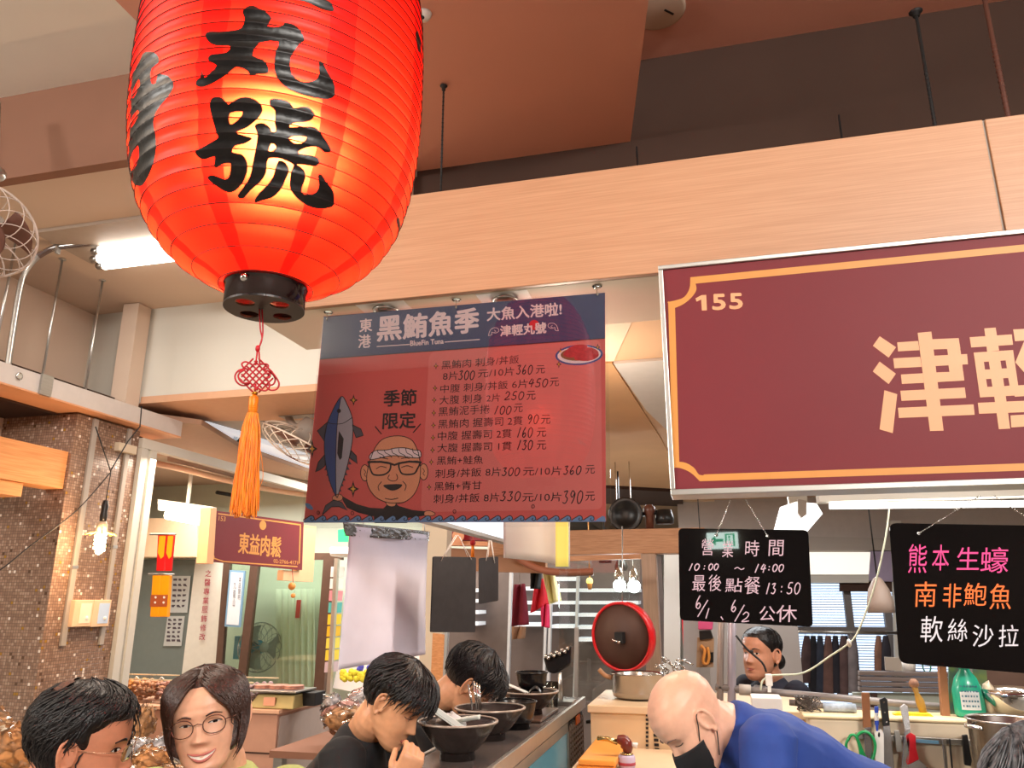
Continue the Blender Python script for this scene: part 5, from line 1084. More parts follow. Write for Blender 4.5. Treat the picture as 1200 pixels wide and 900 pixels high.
# ============================================================ kitchen behind the counter
MB().box((-1.3, 2.27, 2.56), (4, 11, 2.64)).build('ceiling', mat('kitchen_ceiling', S(214, 178, 142), .7, var=.05, scale=1.5), kind='structure')
MB().box((-1.42, 3.1, 2.56), (-1.3, 11, 3.9)).build('wall_soffit', M_ceil, kind='structure')
pk6 = Pl((0, 0, 2.56), (1, 0, 0), (0, 1, 0)); pk6.n = Vector((0, 0, -1))
def cboard(px, m, off, label): tag(MB().slab([pk6.px(*c)-Vector((0, 0, off)) for c in px], (0, 0, -1), off-.001).build('ceiling_board', m), label, 'panel')
cboard([(690, 345), (752, 340), (741, 372), (719, 420), (690, 421)], mat('board_cream', S(224, 204, 178), .6), .012, 'cream triangular ceiling board between the poster and the big sign')
cboard([(719, 423), (800, 417), (800, 520), (757, 478)], mat('board_grey', S(206, 202, 196), .6), .012, 'light grey ceiling board meeting the cream one at a point')
cboard([(690, 424), (717, 423), (774, 512), (800, 560), (800, 572), (690, 566)], mat('board_tan', S(206, 160, 112), .6, var=.08, scale=3), .010, 'tan ceiling board narrowing beside the big sign')
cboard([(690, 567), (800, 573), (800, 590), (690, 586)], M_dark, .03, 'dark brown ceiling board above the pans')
cboard([(800, 586), (925, 586), (905, 606), (845, 606)], mat('board_beige2', S(232, 206, 172), .6), .012, 'beige ceiling board over the opening hours board')
def wallq(x0_, x1_, yt, pl, th=.03, off=0.):
    a, b = pl.px(x0_, yt, off), pl.px(x1_, yt, off); return MB().slab([a, b, (b.x, b.y, 0), (a.x, a.y, 0)], pl.n, th)
pF = PY(4.5)
o = thing('timber_stand', 'brown timber frame of the stall behind, one beam on a thick post', 'frame', (-.31, 4.5, 0))
c0, c1_ = pF.px(640, 622), pF.px(806, 648)
MB().box((-1.29, 4.5, c1_.z), (c1_.x+.1, 4.62, c0.z)).build('cross_beam', M_wood3, o, bevel=.004)
a, b = pF.px(751, 648), pF.px(776, 790)
MB().box((a.x, 4.5, 0), (b.x-.004, 4.62, c1_.z)).build('post', mat('post_grey_wood', S(176, 148, 128), .4, col2=S(160, 134, 114), scale=5, stretch=(20, 20, 1)), o, bevel=.004)
# things standing on the cross beam
o = thing('upturned_pan', 'black round pan standing on the timber beam right of the poster', 'pan', pF.px(735, 620))
MB().lathe([(.02, 0), (.085, .01), (.10, .05), (.09, .06), (.06, .02), (.015, .012)], (0, 0, 0), 24, M=Matrix.Translation((pF.px(733, 606).x, 4.56, c0.z+.085)) @ Matrix.Rotation(pi/2, 4, 'X')).build('body', M_black, o)
c = pF.px(733, 606); MB().tube([(c.x+.06, 4.56, c0.z+.085), (c.x+.2, 4.56, c0.z+.10)], .014, 8).build('handle', M_black, o)
o = thing('brown_jar', 'brown rounded jar between dark lids on the timber beam', 'jar', pF.px(762, 621))
c = pF.px(761, 621); MB().lathe([(.024, 0), (.026, .08), (.034, .10), (.034, .125), (.02, .14), (0, .142)], (c.x, 4.56, c0.z+.001), 20).build('body', mat('jar_brown', S(98, 58, 44), .35), o)
MB().lathe([(0, 0), (.05, .0), (.055, .03), (.04, .08), (0, .085)], (c.x+.085, 4.56, c0.z+.03), 18).build('lid', M_black, o)
# back wall of the kitchen room
Yw = 7.6; pW = PY(Yw)
x0w, x1w = pW.px(800, 700).x, 4.0
wz0, wz1 = pW.px(920, 835).z, pW.px(920, 683).z; wx0, wx1 = pW.px(919, 760).x, pW.px(1120, 760).x
m = MB(); m.box((x0w, Yw, 0), (x1w, Yw+.15, wz0)).box((x0w, Yw, wz1), (x1w, Yw+.15, 2.56)).box((x0w, Yw, wz0), (wx0, Yw+.15, wz1)).box((wx1, Yw, wz0), (x1w, Yw+.15, wz1)); m.build('wall_kitchen', mat('kitchen_wall', S(186, 176, 168), .6, var=.05), kind='structure')
wn_ = thing('window_1', None, None, (wx0, Yw, wz0)); wn_['kind'] = 'structure'
MB().box((wx0, Yw+.12, wz0), (wx1, Yw+.13, wz1)).build('pane', mat('daylight_pane', (1, 1, 1), .3, emit=(.62, .78, 1), estr=1.25), wn_)
for x in (919, 1000, 1046, 1118): a = pW.px(x, 760); MB().box((a.x-.03, Yw-.01, wz0), (a.x+.03, Yw+.06, wz1)).build('mullion', mat('window_grey', S(110, 104, 102), .5), wn_)
a = pW.px(960, 738); MB().box((wx0, Yw-.012, a.z-.025), (wx1, Yw+.05, a.z+.025)).build('transom', MATS['window_grey'], wn_)
m = MB(); z = wz0+.03
while z < wz1: m.box((wx0+.03, Yw+.07, z), (wx1-.03, Yw+.09, z+.006)); z += .023
m.build('blind_slat', mat('blind_slat', S(150, 160, 176), .5), wn_, kind='stuff')
o = thing('blind_headbox', 'dark head box at the top of the kitchen window blind', 'box', pW.px(1000, 694))
MB().slabp([(983, 682), (1050, 682), (1050, 694), (983, 693)], pW, .06, .08).build('housing', M_dark, o)
pV = PY(Yw-.12)
def wp(name, px, mm, label, cat, th=.05, bevel=0.): tag(MB().slabp(px, pV, th).build(name, mm, bevel=bevel), label, cat)
wp('duct', [(924, 628), (1052, 631), (1052, 645), (924, 645)], M_grey, 'long grey duct across the kitchen wall above the lit panel', 'duct')
wp('wall_light', [(924, 647), (1020, 647), (1018, 673), (924, 673)], mat('lit_cream', S(246, 240, 224), .4, emit=(1, .95, .86), estr=.7), 'glowing cream panel above the kitchen window', 'light box')
wp('purple_panel', [(1020, 646), (1052, 646), (1052, 682), (1018, 680)], mat('lilac_panel', S(160, 146, 170), .5), 'dull lilac panel right of the glowing cream one', 'panel')
wp('pelmet', [(924, 675), (1018, 674), (1018, 683), (924, 683)], M_white, 'white rail directly over the window blind', 'rail')
wp('white_upright', [(1044, 610), (1056, 610), (1062, 800), (1050, 800)], M_white, 'pale upright beside the right hand blackboard', 'post')
wp('white_wall_panel', [(900, 735), (922, 735), (925, 812), (905, 812)], M_grey, 'grey door leaf left of the kitchen window', 'door')
# ceiling lamps of the kitchen
o = thing('ceiling_lamp', 'bright hexagonal ceiling lamp above the opening hours board', 'ceiling light', at(932, 606, Y=5.2))
pL = PY(5.2)
MB().slabp([(915, 594), (933, 588), (957, 590), (964, 602), (946, 623), (908, 620)], pL, .08).build('diffuser', mat('lit_hex', (1, 1, 1), .4, emit=(1, .98, .94), estr=2.0), o)
MB().slabp([(934, 586), (944, 588), (944, 604), (938, 608), (934, 602)], pL, .04, .06).build('clip', M_grey, o)
MB().box(pL.px(925, 594), pL.px(947, 594)+Vector((0, .08, 0))+Vector((0, 0, 2.555-pL.px(925, 594).z))).build('stem', M_white, o)
o = thing('tube_light', 'long bright tube light under the right part of the big sign', 'ceiling light', at(1080, 594, Y=4.2))
a, b = at(972, 593, Y=4.2), at(1290, 589, Y=4.2)
MB().tube([a, b], .016, 12).build('tube', M_tube, o); MB().box((a.x-.05, 4.16, a.z+.02), (b.x, 4.28, a.z+.07)).box((a.x+.2, 4.2, a.z+.06), (a.x+.26, 4.24, 2.56)).box((b.x-.26, 4.2, a.z+.06), (b.x-.2, 4.24, 2.56)).build('batten', M_white, o)
point('tube_glow', ((a.x+b.x)/2, 4.2, a.z-.08), 6, NEUT, .3)
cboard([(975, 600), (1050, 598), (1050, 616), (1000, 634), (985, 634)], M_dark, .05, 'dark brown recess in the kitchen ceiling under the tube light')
cboard([(925, 598), (990, 598), (978, 628), (950, 630)], mat('board_pale', S(216, 206, 196), .6), .03, 'pale sloping ceiling board beside the hexagonal lamp')
o = thing('bell_lamp', 'grey bell shaped pendant lamp left of the right hand blackboard', 'lamp', at(1033, 718, Y=4.6))
c = at(1033, 718, Y=4.6); k_ = at(1033, 676, Y=4.6).z-c.z
MB().lathe([(.068, 0), (.066, k_*.3), (.052, k_*.65), (.022, k_*.95), (.008, k_), (.004, k_), (.05, k_*.6), (.064, .0)], c, 28).build('shade', mat('bell_grey', S(168, 150, 140), .4), o)
MB().tube([c+Vector((0, 0, k_)), (c.x, 4.6, 2.56)], .004, 6).build('cord', M_black, o)
# clothes rail outside the window
o = thing('clothes_rail', 'dark clothes rail before the kitchen window', 'rail', at(985, 815, Y=7.0)); a, b = at(925, 740, Y=7.0), at(1060, 742, Y=7.0)
MB().tube([a, b], .012, 8).box((a.x-.015, 6.99, 0), (a.x+.015, 7.01, a.z)).box((b.x-.015, 6.99, 0), (b.x+.015, 7.01, b.z)).build('bar', M_steel, o)
gc = [S(78, 58, 58), S(30, 28, 34), S(48, 52, 66), S(104, 74, 66), S(36, 32, 40), S(86, 64, 62), S(118, 108, 108), S(28, 26, 32), S(122, 84, 66), S(40, 36, 44)]
gl_ = ['brown', 'black', 'slate blue', 'rust brown', 'charcoal', 'dusky plum', 'long grey', 'short black', 'tan', 'dark']
for i, (x, yb_, w_) in enumerate(((941, 800, 9), (949, 815, 8), (957, 812, 8), (966, 815, 9), (975, 812, 8), (984, 817, 9), (994, 812, 10), (988, 800, 6), (1026, 792, 7), (1034, 790, 8))):
    pg_ = PY(7.0); p_ = pg_.px(x, 745)
    o = thing('garment', gl_[i]+' garment on the rail, number '+['one', 'two', 'three', 'four', 'five', 'six', 'seven', 'eight', 'nine', 'ten'][i]+' from the left', 'garment', pg_.px(x, yb_), group='clothes on the far rail')
    def gf(u, v, x=x, yb_=yb_, w_=w_, i=i): th = 2*pi*u; q = pg_.px(x+w_/2, 745+(yb_-745)*v); ww = w_*.0042*(.55+.6*min(v*3, 1)+.15*math.sin(th*3+i)*v); return (q.x+ww*math.cos(th), 7.0+ww*.6*math.sin(th)+.004, q.z)
    MB().grid(gf, 20, 8).build('cloth', mat('garment_%d' % i, gc[i], .85, var=.3, scale=15), o)
    MB().tube(catmull([p_+Vector((.02, 0, -.03)), p_+Vector((.02, 0, .02)), p_+Vector((.03, 0, .035)), p_+Vector((.045, 0, .02))], 3), .003, 5).build('hanger_hook', M_steel, o)
# stall shelving seen through the timber frame
o = thing('shelf_unit', 'dark shelf wall with white lit shelf edges behind the timber frame', 'shelf', at(640, 770, Y=7.3))
ps7 = PY(7.3)
wallq(520, 775, 652, ps7, .06).build('back_panel', mat('shelf_back', S(112, 98, 92), .6, var=.2, scale=5), o)
for (xa, xb, ys, dx) in ((655, 680, (679, 692, 706, 719, 733), 1), (684, 752, (692, 706, 720, 734, 748), 1.5), (610, 648, (690, 706, 718, 731), 1.5), (552, 571, (692, 704, 717, 730), 1)):
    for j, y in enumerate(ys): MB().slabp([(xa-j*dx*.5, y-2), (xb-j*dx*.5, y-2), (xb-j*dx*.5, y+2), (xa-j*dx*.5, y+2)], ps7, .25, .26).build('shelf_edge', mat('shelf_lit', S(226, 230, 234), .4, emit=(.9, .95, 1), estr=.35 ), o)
for x in (653, 683, 607, 648): MB().slabp([(x-1.5, 672), (x+1.5, 672), (x-3, 830), (x-6, 830)], ps7, .05, .28).build('upright', mat('upright_pale', S(206, 206, 206), .4), o)
# cream partition, orange trim and red sign band
panel('trim_partition', [(496, 560), (527, 560), (514, 840), (490, 840)], M_beige, PY(3.95), .08, kind='structure')
tag(MB().slabp([(507, 742), (521, 744), (517, 840), (503, 840)], PY(3.8), .03).build('wood_trim', M_wood2), 'orange wood strip at the foot of the cream partition', 'trim')
tag(MB().slabp([(521, 741), (524, 741), (520, 840), (517, 840)], PY(3.8), .03).build('metal_trim', M_alu), 'thin metal strip edging the orange wood strip', 'trim')
pR5 = PY(4.8)
o = thing('red_stall_sign', 'dark red sign band with peach stripe above the hanging boards', 'sign', pR5.px(570, 643))
MB().slabp([(526, 612), (640, 615), (640, 636), (527, 634)], pR5, .1, .1).build('panel', mat('red_band', S(150, 34, 44), .4), o); MB().slabp([(526, 635), (640, 637), (640, 642), (527, 640)], pR5, .1, .1).build('peach_stripe', M_peach, o)
MB().disc(537, 628, 7, 7, Pl((0, 4.65, 0), (1, 0, 0), (0, 0, 1)), .001).build('round_emblem', M_peach, o)
tag(MB().slabp([(511, 642), (640, 646), (640, 672), (511, 668)], pR5, .06, .02).build('trim_header', mat('header_brown', S(170, 122, 88), .5)), kind='structure')
o = thing('small_tassel', 'small orange tassel on a red knot hanging between the two blank boards', 'tassel', at(554, 652, Y=4.3))
MB().ball(at(554, 636, Y=4.3), .018, 10).build('knot', M_rc, o); MB().tube([at(554, 639, Y=4.3), at(554, 653, Y=4.3)], [.008, .012], 10).tube([at(554, 639, Y=4.3), (at(554, 639, Y=4.3).x, 4.3, 2.56)], .0015, 5).build('thread', M_tas, o)
# clothes and cloths hanging behind the curled sheet
def rag(name, px, Y, mm, label, cat='garment', wob=.02):
    p = PY(Y); a, b, c, d = [Vector(q) for q in px]
    tp = p.px(*((a+b)/2)); o = thing(name, label, cat, p.px(*((c+d)/2))); MB().grid(lambda u, v: p.px(*((a*(1-u)+b*u)*(1-v)+(d*(1-u)+c*u)*v), wob*math.sin(u*9+v*2)), 16, 10).build('cloth', mm, o, solid=.006); MB().tube([tp, (tp.x, tp.y, 2.56)], .0015, 4).build('cord', M_grey, o)
rag('shirt', [(603, 685), (615, 684), (619, 732), (600, 734)], 5.6, mat('maroon_cloth', S(122, 26, 44), .8, var=.3, scale=8), 'maroon shirt hanging in the stall behind')
rag('apron', [(601, 734), (616, 734), (614, 748), (601, 749)], 5.65, mat('tan_cloth', S(150, 112, 84), .8), 'tan cloth hem under the maroon shirt')
rag('red_jacket', [(629, 680), (637, 678), (643, 708), (622, 718)], 5.4, mat('red_cloth', S(206, 22, 40), .7, var=.2, scale=10), 'bright red jacket hanging below the curled sheet')
rag('pink_cloth', [(635, 708), (643, 708), (643, 736), (635, 734)], 5.4, mat('pink_cloth', S(206, 40, 84), .7), 'pink cloth strip under the bright red jacket')
rag('towel', [(636, 664), (648, 668), (657, 704), (644, 708)], 5.0, mat('cream_towel', S(238, 232, 170), .8), 'pale yellow towel hanging below the curled sheet')
rag('black_cloth', [(624, 658), (635, 657), (632, 690), (622, 690)], 4.9, mat('black_cloth', S(26, 24, 24), .8), 'black cloth strip hanging left of the pale yellow towel')
tag(MB().tube(catmull([Vector((at(600, 640, Y=4.4).x, 4.4, 2.56))]+[at(*c, Y=4.4) for c in ((601, 640), (606, 652), (620, 662), (640, 669), (665, 671), (695, 670))], 5), .02, 10).build('bent_rail', mat('bent_wood', S(156, 96, 72), .45)), 'bent brown wooden rail curving below the curled sheet', 'rail')
# lamps behind the frame
for i, (x, y) in enumerate(((709, 655), (728, 664))):
    o = thing('spot_lamp', ('left' if i == 0 else 'right')+' black spot lamp head behind the timber frame', 'lamp', at(x, y, Y=5.6)); c = at(x, y, Y=5.6)
    MB().lathe([(.045, -.03), (.05, .0), (.035, .045), (0, .05), (0, .03)], c, 16).build('head', M_black, o); MB().tube([c+Vector((0, 0, .04)), (c.x, 5.6, 2.56)], .006, 6).build('stem', M_black, o)
for i, (x, y) in enumerate(((726, 686), (743, 687))):
    o = thing('hanging_bulb', ('left' if i == 0 else 'right')+' bright white globe bulb beside the thick timber post', 'lamp', at(x, y, Y=5.2)); c = at(x, y, Y=5.2)
    MB().ball(c, .042, 16).build('globe', mat('globe_lit', (1, 1, 1), .4, emit=(.92, .98, 1), estr=8), o); MB().lathe([(.03, .03), (.034, .06), (.018, .11), (0, .11)], c, 14).tube([c+Vector((0, 0, .1)), (c.x, 5.2, 2.56)], .004, 6).build('fitting', M_chrome, o)
point('globe_glow', at(734, 700, Y=5.0), 8, COOL, .1)
o = thing('yellow_bulb', 'small yellow globe lamp on a bracket left of the bright bulbs', 'lamp', at(691, 690, Y=5.8)); c = at(691, 681, Y=5.8)
MB().ball(c, .026, 12).build('globe', mat('yellow_lit', (1, .85, .3), .4, emit=(1, .8, .2), estr=1.2), o); MB().lathe([(.012, -.06), (.02, -.02), (.012, 0)], c, 12).tube([c, (c.x, 5.8, 2.56)], .004, 6).build('stem', M_gold, o)
# glass screen left of the post with a steel upright
o = thing('glass_screen', 'clear glass screen with steel upright left of the hanging pan lid', 'screen', at(670, 820, Y=4.0))
pG = PY(4.05); MB().slabp([(655, 655), (750, 652), (748, 822), (655, 822)], pG, .006).build('pane', M_glass, o)
a = pG.px(676, 822); MB().slabp([(674, 735), (678.5, 735), (677.5, 824), (673, 824)], pG, .02, .02).build('upright', M_alu, o)
MB().slabp([(655, 652), (751, 649), (751, 655), (655, 658)], pG, .03, .01).build('top_rail', M_wood3, o)
# pan lid on the post
c = at(728, 746, Y=3.85); nrm = Vector((-.38, -.9, -.06)).normalized(); q = nrm.to_track_quat('Z', 'Y').to_matrix().to_4x4(); ML = Matrix.Translation(c) @ q
o = thing('pan_lid', 'large round brown lid with a red rim hanging on the timber post', 'lid', c-Vector((0, 0, .16)))
Rl = .160
MB().lathe([(0, .0), (Rl-.012, 0), (Rl-.012, -.004), (0, -.004)], n=48, M=ML).build('face', mat('lid_brown', S(84, 58, 48), .55), o)
MB().lathe([(Rl-.013, -.002), (Rl-.012, .006), (Rl, .006), (Rl, -.045), (Rl-.01, -.05), (Rl-.012, -.005)], n=48, M=ML, closed=True).build('rim', mat('lid_red', S(214, 26, 34), .3, coat=.3), o)
MB().box((-.02, -.028, 0), (.022, .022, .03), ML).build('knob', M_blackm, o); MB().tube([ML @ Vector((-.03, -.012, .03)), ML @ Vector((.012, -.024, .034))], .006, 8).build('knob_screw', M_chrome, o)
a = c+Vector((0, .04, 0)); MB().tube([a+Vector((0, 0, .0)), (c.x+.02, c.y+.05, 2.0)], .003, 6).build('hanging_wire', M_steel, o)
# work ledge, pot
lz = at(745, 826, Y=3.45).z
lx = at(689, 826, Y=3.42).x
o = thing('work_ledge', 'cream laminated work ledge running behind the cook', 'counter', (.3, 3.6, 0))
MB().box((lx, 3.40, lz-.03), (.42, 3.98, lz)).build('top', mat('ledge_cream', S(232, 202, 164), .4), o, bevel=.004)
MB().box((lx+.01, 3.42, 0), (.42, 3.9, lz-.03)).build('front', mat('ledge_front', S(240, 208, 164), .5, var=.03), o)
m = MB()
for i in range(16): a = at(758, 832+i*5, Y=3.418); m.box((a.x-.004, 3.414, a.z-.008), (a.x+.006, 3.419, a.z)); a = at(765+i*.5, 832+i*5.5, Y=3.418); m.box((a.x-.006, 3.414, a.z-.012), (a.x+.012, 3.419, a.z-.002))
m.build('dark_marks', M_blackm, o, kind='stuff')
c = at(748, 824, Y=3.66); c.z = lz
o = thing('cooking_pot', 'stainless cooking pot with long side handle on the work ledge', 'pot', c)
r_ = .112; h_ = at(748, 789, Y=3.66).z-lz
MB().lathe([(r_-.02, .002), (r_-.004, .012), (r_, .03), (r_, h_-.004), (r_+.006, h_), (r_+.003, h_+.003), (r_-.004, h_-.004), (r_-.005, .03), (r_-.02, .008), (0, .008)], c, 48).build('body', mat('pot_steel', S(176, 170, 164), .25, 1.), o)
MB().tube(catmull([c+Vector((-r_, -.01, h_-.02)), c+Vector((-r_-.03, -.015, h_-.01)), c+Vector((-r_-.055, -.02, h_+.015))], 4), .010, 8, flat=.6).build('handle', M_wood3, o)
m = MB(); m.lathe([(0, 0), (r_*.6, .0), (r_*.6, .002)], c+Vector((.02, -.0, h_-.02)), 24); m.build('broth', mat('broth', S(150, 90, 50), .2), o)
# small hanging cloth tools right of post
pT = PY(4.3)
panel('white_wall_leaf', [(778, 650), (797, 650), (797, 800), (778, 800)], M_white, PY(5.6), .05, 0, 'white wall strip right of the thick timber post', 'wall')
tag(wallq(795.5, 802, 668, PY(5.4)).build('red_pole', mat('pole_red', S(206, 22, 40), .4)), 'bright red upright pole behind the opening hours board', 'pole')
panel('steel_column', [(800, 640), (822, 640), (818, 820), (801, 820)], mat('column_steel', S(170, 168, 170), .4, .5), PY(5.0), .1, 0, 'grey steel column right of the red pole', 'column')
tag(wallq(822, 925, 630, PY(6.4)).build('grey_backing', mat('backing_grey', S(146, 134, 126), .6, var=.1, scale=2)), 'grey wall behind the older woman', 'wall')
o = thing('tool_board', 'brown board with pink and black tools left of the older woman', 'board', pT.px(827, 780))
MB().slabp([(817, 747), (837, 747), (836, 782), (816, 782)], pT, .02).build('board', mat('tool_brown', S(168, 136, 106), .6), o)
MB().slabp([(818, 727), (836, 727), (835, 738), (818, 738)], pT, .03, .01).build('pink_pouch', mat('pouch_pink', S(206, 80, 130), .6), o, bevel=.006); MB().slabp([(819, 739), (833, 738), (836, 748), (820, 750)], pT, .03, .015).build('black_pouch', M_black, o, bevel=.004)
MB().tube(catmull([pT.px(*c_, .02) for c_ in ((821, 756), (826, 762), (824, 774), (828, 778), (831, 770), (829, 758))], 4), .008, 6).build('gold_hook', M_gold, o); MB().slabp([(829, 765), (836, 764), (836, 776), (831, 776)], pT, .02, .012).build('black_tag', M_black, o)
MB().tube([pT.px(827, 728), (pT.px(827, 728).x, 4.3, 2.56)], .003, 5).build('cord', M_black, o)
m = MB(); rr = random.Random(9)
for i in range(26): a = at(rr.uniform(776, 802), rr.uniform(773, 790), Y=4.2+rr.uniform(-.05, .05)); m.tube([a, a+Vector((rr.uniform(-.05, .05), 0, rr.uniform(-.03, .03)))], .005, 6)
m.box((-.32, 4.05, lz-.05), (.1, 4.3, lz-.03)); tag(m.build('wire_rack', M_chrome, kind='stuff'), 'tangle of chrome wire utensils behind the cook\'s head', 'rack')
# pipes of the gantry
o = thing('steel_gantry', 'grey steel pipe gantry with two uprights behind the cook', 'frame', at(858, 900, Y=3.3))
pP = PY(3.3)
MB().tube([pP.px(846, 640), pP.px(842, 960)], .013, 10).build('upright', mat('pipe_brown', S(150, 136, 128), .4, .4), o)
MB().tube([pP.px(858, 640), pP.px(857, 960)], .016, 10).build('upright', mat('pipe_lilac', S(168, 160, 170), .4, .4), o)
for (p0, p1_, r_) in (((838, 805), (1210, 838), .013), ((925, 823), (1210, 852), .011)): MB().tube([pP.px(*p0), pP.px(*p1_)], r_, 10).build('rail', mat('pipe_grey', S(132, 126, 124), .4, .3), o)
MB().tube([pP.px(866, 808), pP.px(880, 809)], .02, 10).build('coupling', M_grey, o)
MB().tube(catmull([pP.px(*c_, .05) for c_ in ((862, 744), (875, 760), (892, 775), (897, 786))], 4), .004, 6).ball(pP.px(880, 763, .05), .008, 8).build('probe_wire', M_blackm, o)
# white cord and plug
o = thing('pale_cord', 'long pale green cord looping down to a white plug', 'cord', pP.px(900, 812))
MB().tube(catmull([pP.px(*c_, .03) for c_ in ((1041, 590), (1036, 630), (1025, 680), (1012, 720), (1001, 745), (990, 756), (972, 768), (950, 783), (935, 789), (915, 790), (903, 791), (893, 797), (891, 808))], 5), .0035, 6).build('cable', mat('cord_green', S(208, 214, 192), .5), o)
MB().slabp([(896, 789), (904, 789), (905, 803), (897, 803)], pP, .025, .04).build('plug', M_whitep, o, bevel=.004); MB().slabp([(899, 803), (903, 803), (903, 810), (899, 810)], pP, .012, .035).build('plug_tip', M_whitep, o); MB().ball(pP.px(993, 753, .04), .012, 10, sc=(.7, .7, 1.3)).build('switch', M_whitep, o)
# kitchen wall ledge and the things on it
wz = at(1000, 842, Y=3.15).z
o = thing('rear_ledge', 'chipped cream wall ledge under the steel pipes', 'ledge', (.95, 3.2, 0))
MB().box((.30, 3.12, 0), (2.4, 3.26, wz)).build('body', mat('ledge_plaster', S(226, 208, 180), .7, var=.1, scale=6), o, bevel=.01, seg=3)
MB().box((.28, 3.11, wz), (2.42, 3.30, wz+.012)).build('top_skin', mat('ledge_skin', S(238, 214, 170), .6, var=.15, scale=12), o, bevel=.005)
lt = wz+.0125
pS = PY(3.2)
def gx(x, y): p = pS.px(x, y); return p.x
o = thing('white_box', 'small white box at the left end of the rear ledge', 'box', (gx(898, 820), 3.2, lt)); MB().box((gx(880, 820), 3.14, lt), (gx(915, 820), 3.26, pS.px(890, 815).z)).build('body', M_whitep, o, bevel=.004)
o = thing('steel_wool', 'dark grey knotted steel wool bundle on the rear ledge', 'scourer', (gx(947, 830), 3.2, lt)); m = MB(); rr = random.Random(4); c = Vector((gx(947, 830), 3.19, lt+.028))
for i in range(60):
    a = rr.uniform(0, 2*pi); b_ = rr.uniform(0, 2*pi); m.tube([c+Vector((.045*math.cos(a+t*.5)*math.cos(b_), .03*math.sin(a+t*.5), .024*math.sin(b_+t*.5))) for t in range(5)], .0016, 4)
m.build('wire', mat('wool_dark', S(92, 86, 84), .35, .8), o, kind='stuff')
o = thing('rolled_cloth', 'pale blue rolled cloth beside the steel wool', 'cloth', (gx(988, 838), 3.2, lt)); MB().tube([(gx(966, 838), 3.2, lt+.016), (gx(1004, 838), 3.2, lt+.016)], .015, 12).build('roll', mat('cloth_blue', S(176, 190, 206), .8, var=.3, scale=60), o)
m = MB(); pD = PY(3.3)
# magnetic knife rail with the knives
kr = thing('knife_rail', 'steel magnetic knife rail fixed to the rear ledge', 'rail', (gx(1090, 870), 3.1, pS.px(1090, 872).z))
pK = PY(3.10)
MB().slabp([(1004, 859), (1150, 868), (1150, 875), (1004, 866)], pK, .018).build('bar', M_steel, kr, bevel=.002); MB().slabp([(1070, 866), (1100, 868), (1100, 872), (1070, 870)], pK, .002, .002).build('blue_strip', mat('strip_blue', S(120, 170, 200), .4), kr)
pJ = PY(3.085)
def tool(name, label, pieces, cat='knife'):
    ys = [p[1] for pc_ in pieces for p in pc_[1]]; xs_ = [p[0] for pc_ in pieces for p in pc_[1]]
    o = thing(name, label, cat, pJ.px(sum(xs_)/len(xs_), max(ys)))
    for nm, pts, mm, th in pieces: MB().slabp(pts, pJ, th, .0).build(nm, mm, o, bevel=.0015)
M_blade = mat('blade', S(196, 196, 200), .2, 1.)
tool('kitchen_knife', 'knife with brown wooden handle, leftmost on the rail', [('handle', [(1010, 812), (1019, 812), (1021, 852), (1012, 853)], mat('handle_wood', S(150, 96, 60), .5, var=.2), .014), ('blade', [(1013, 853), (1021, 852), (1024, 900), (1014, 910)], M_blade, .003)])
tool('marker_pen', 'blue and white marker pen between two knives on the rail', [('barrel', [(1025, 828), (1029.5, 828), (1030, 850), (1025.5, 850)], mat('pen_blue', S(44, 74, 176), .4), .01), ('band', [(1025, 835), (1030, 835), (1030, 845), (1025, 845)], M_whitep, .0105), ('tip', [(1026, 850), (1029.5, 850), (1029, 857), (1027, 857)], mat('pen_blue', S(44, 74, 176), .4), .006)], 'pen')
tool('kitchen_knife', 'knife with black riveted handle pointing down on the rail', [('handle', [(1031, 820), (1037, 817), (1040, 820), (1043, 850), (1035, 851)], M_black, .014), ('blade', [(1035, 851), (1043, 850), (1049, 905), (1036, 930)], M_blade, .003)])
for x, y in ((1035.5, 823), (1037, 835), (1039, 846)): MB().disc(x, y, 1, 1.1, pJ, .001).build('rivet', M_chrome, bpy.data.objects['kitchen_knife.001'])
tool('kitchen_knife', 'all steel knife with dimpled grip on the rail', [('handle', [(1055, 829), (1060, 825), (1064, 828), (1067, 855), (1061, 857)], mat('grip_steel', S(206, 206, 208), .35, .9, bump=.5, scale=300), .012), ('blade', [(1060, 857), (1067, 855), (1065, 905), (1056, 905)], M_blade, .003)])
tool('kitchen_knife', 'knife with plain white plastic handle hanging low on the rail', [('handle', [(1025, 858), (1033, 855), (1036, 860), (1037, 930), (1027, 930)], M_whitep, .016)])
MB().disc(1030, 861, 1.2, 3, pJ, .0012).build('hanging_hole', M_black, bpy.data.objects['kitchen_knife.003'])
tool('peeler', 'red handled peeler on the rail', [('handle', [(1061, 862), (1066, 858), (1073, 862), (1074, 878), (1077, 890), (1063, 897), (1061, 893), (1064, 878)], mat('peeler_red', S(206, 30, 44), .35), .012), ('blade', [(1063, 897), (1077, 890), (1088, 900), (1080, 915), (1064, 912)], M_blade, .004)], 'peeler')
tool('steel_clip', 'bent steel clip hanging between the knives', [('plate', [(1048, 856), (1054, 856), (1058, 878), (1057, 881), (1051, 881)], M_steel, .006)], 'clip')
tool('black_handled_tool', 'utensil with a slim black handle, right part of the rail', [('handle', [(1128, 862), (1134, 861), (1139, 892), (1138, 898), (1131, 897)], M_black, .014)], 'utensil')
tool('white_handled_tool', 'utensil with a white handle, rightmost on the rail', [('handle', [(1145, 870), (1149, 870), (1152, 910), (1147, 910)], M_whitep, .01)], 'utensil')
tool('steel_tongs', 'pair of thin steel tongs hanging mid rail', [('arm', [(1104, 866), (1108, 866), (1112, 910), (1108, 910)], M_steel, .006), ('arm', [(1112, 866), (1114, 866), (1118, 910), (1116, 910)], M_blackm, .006)], 'tongs')
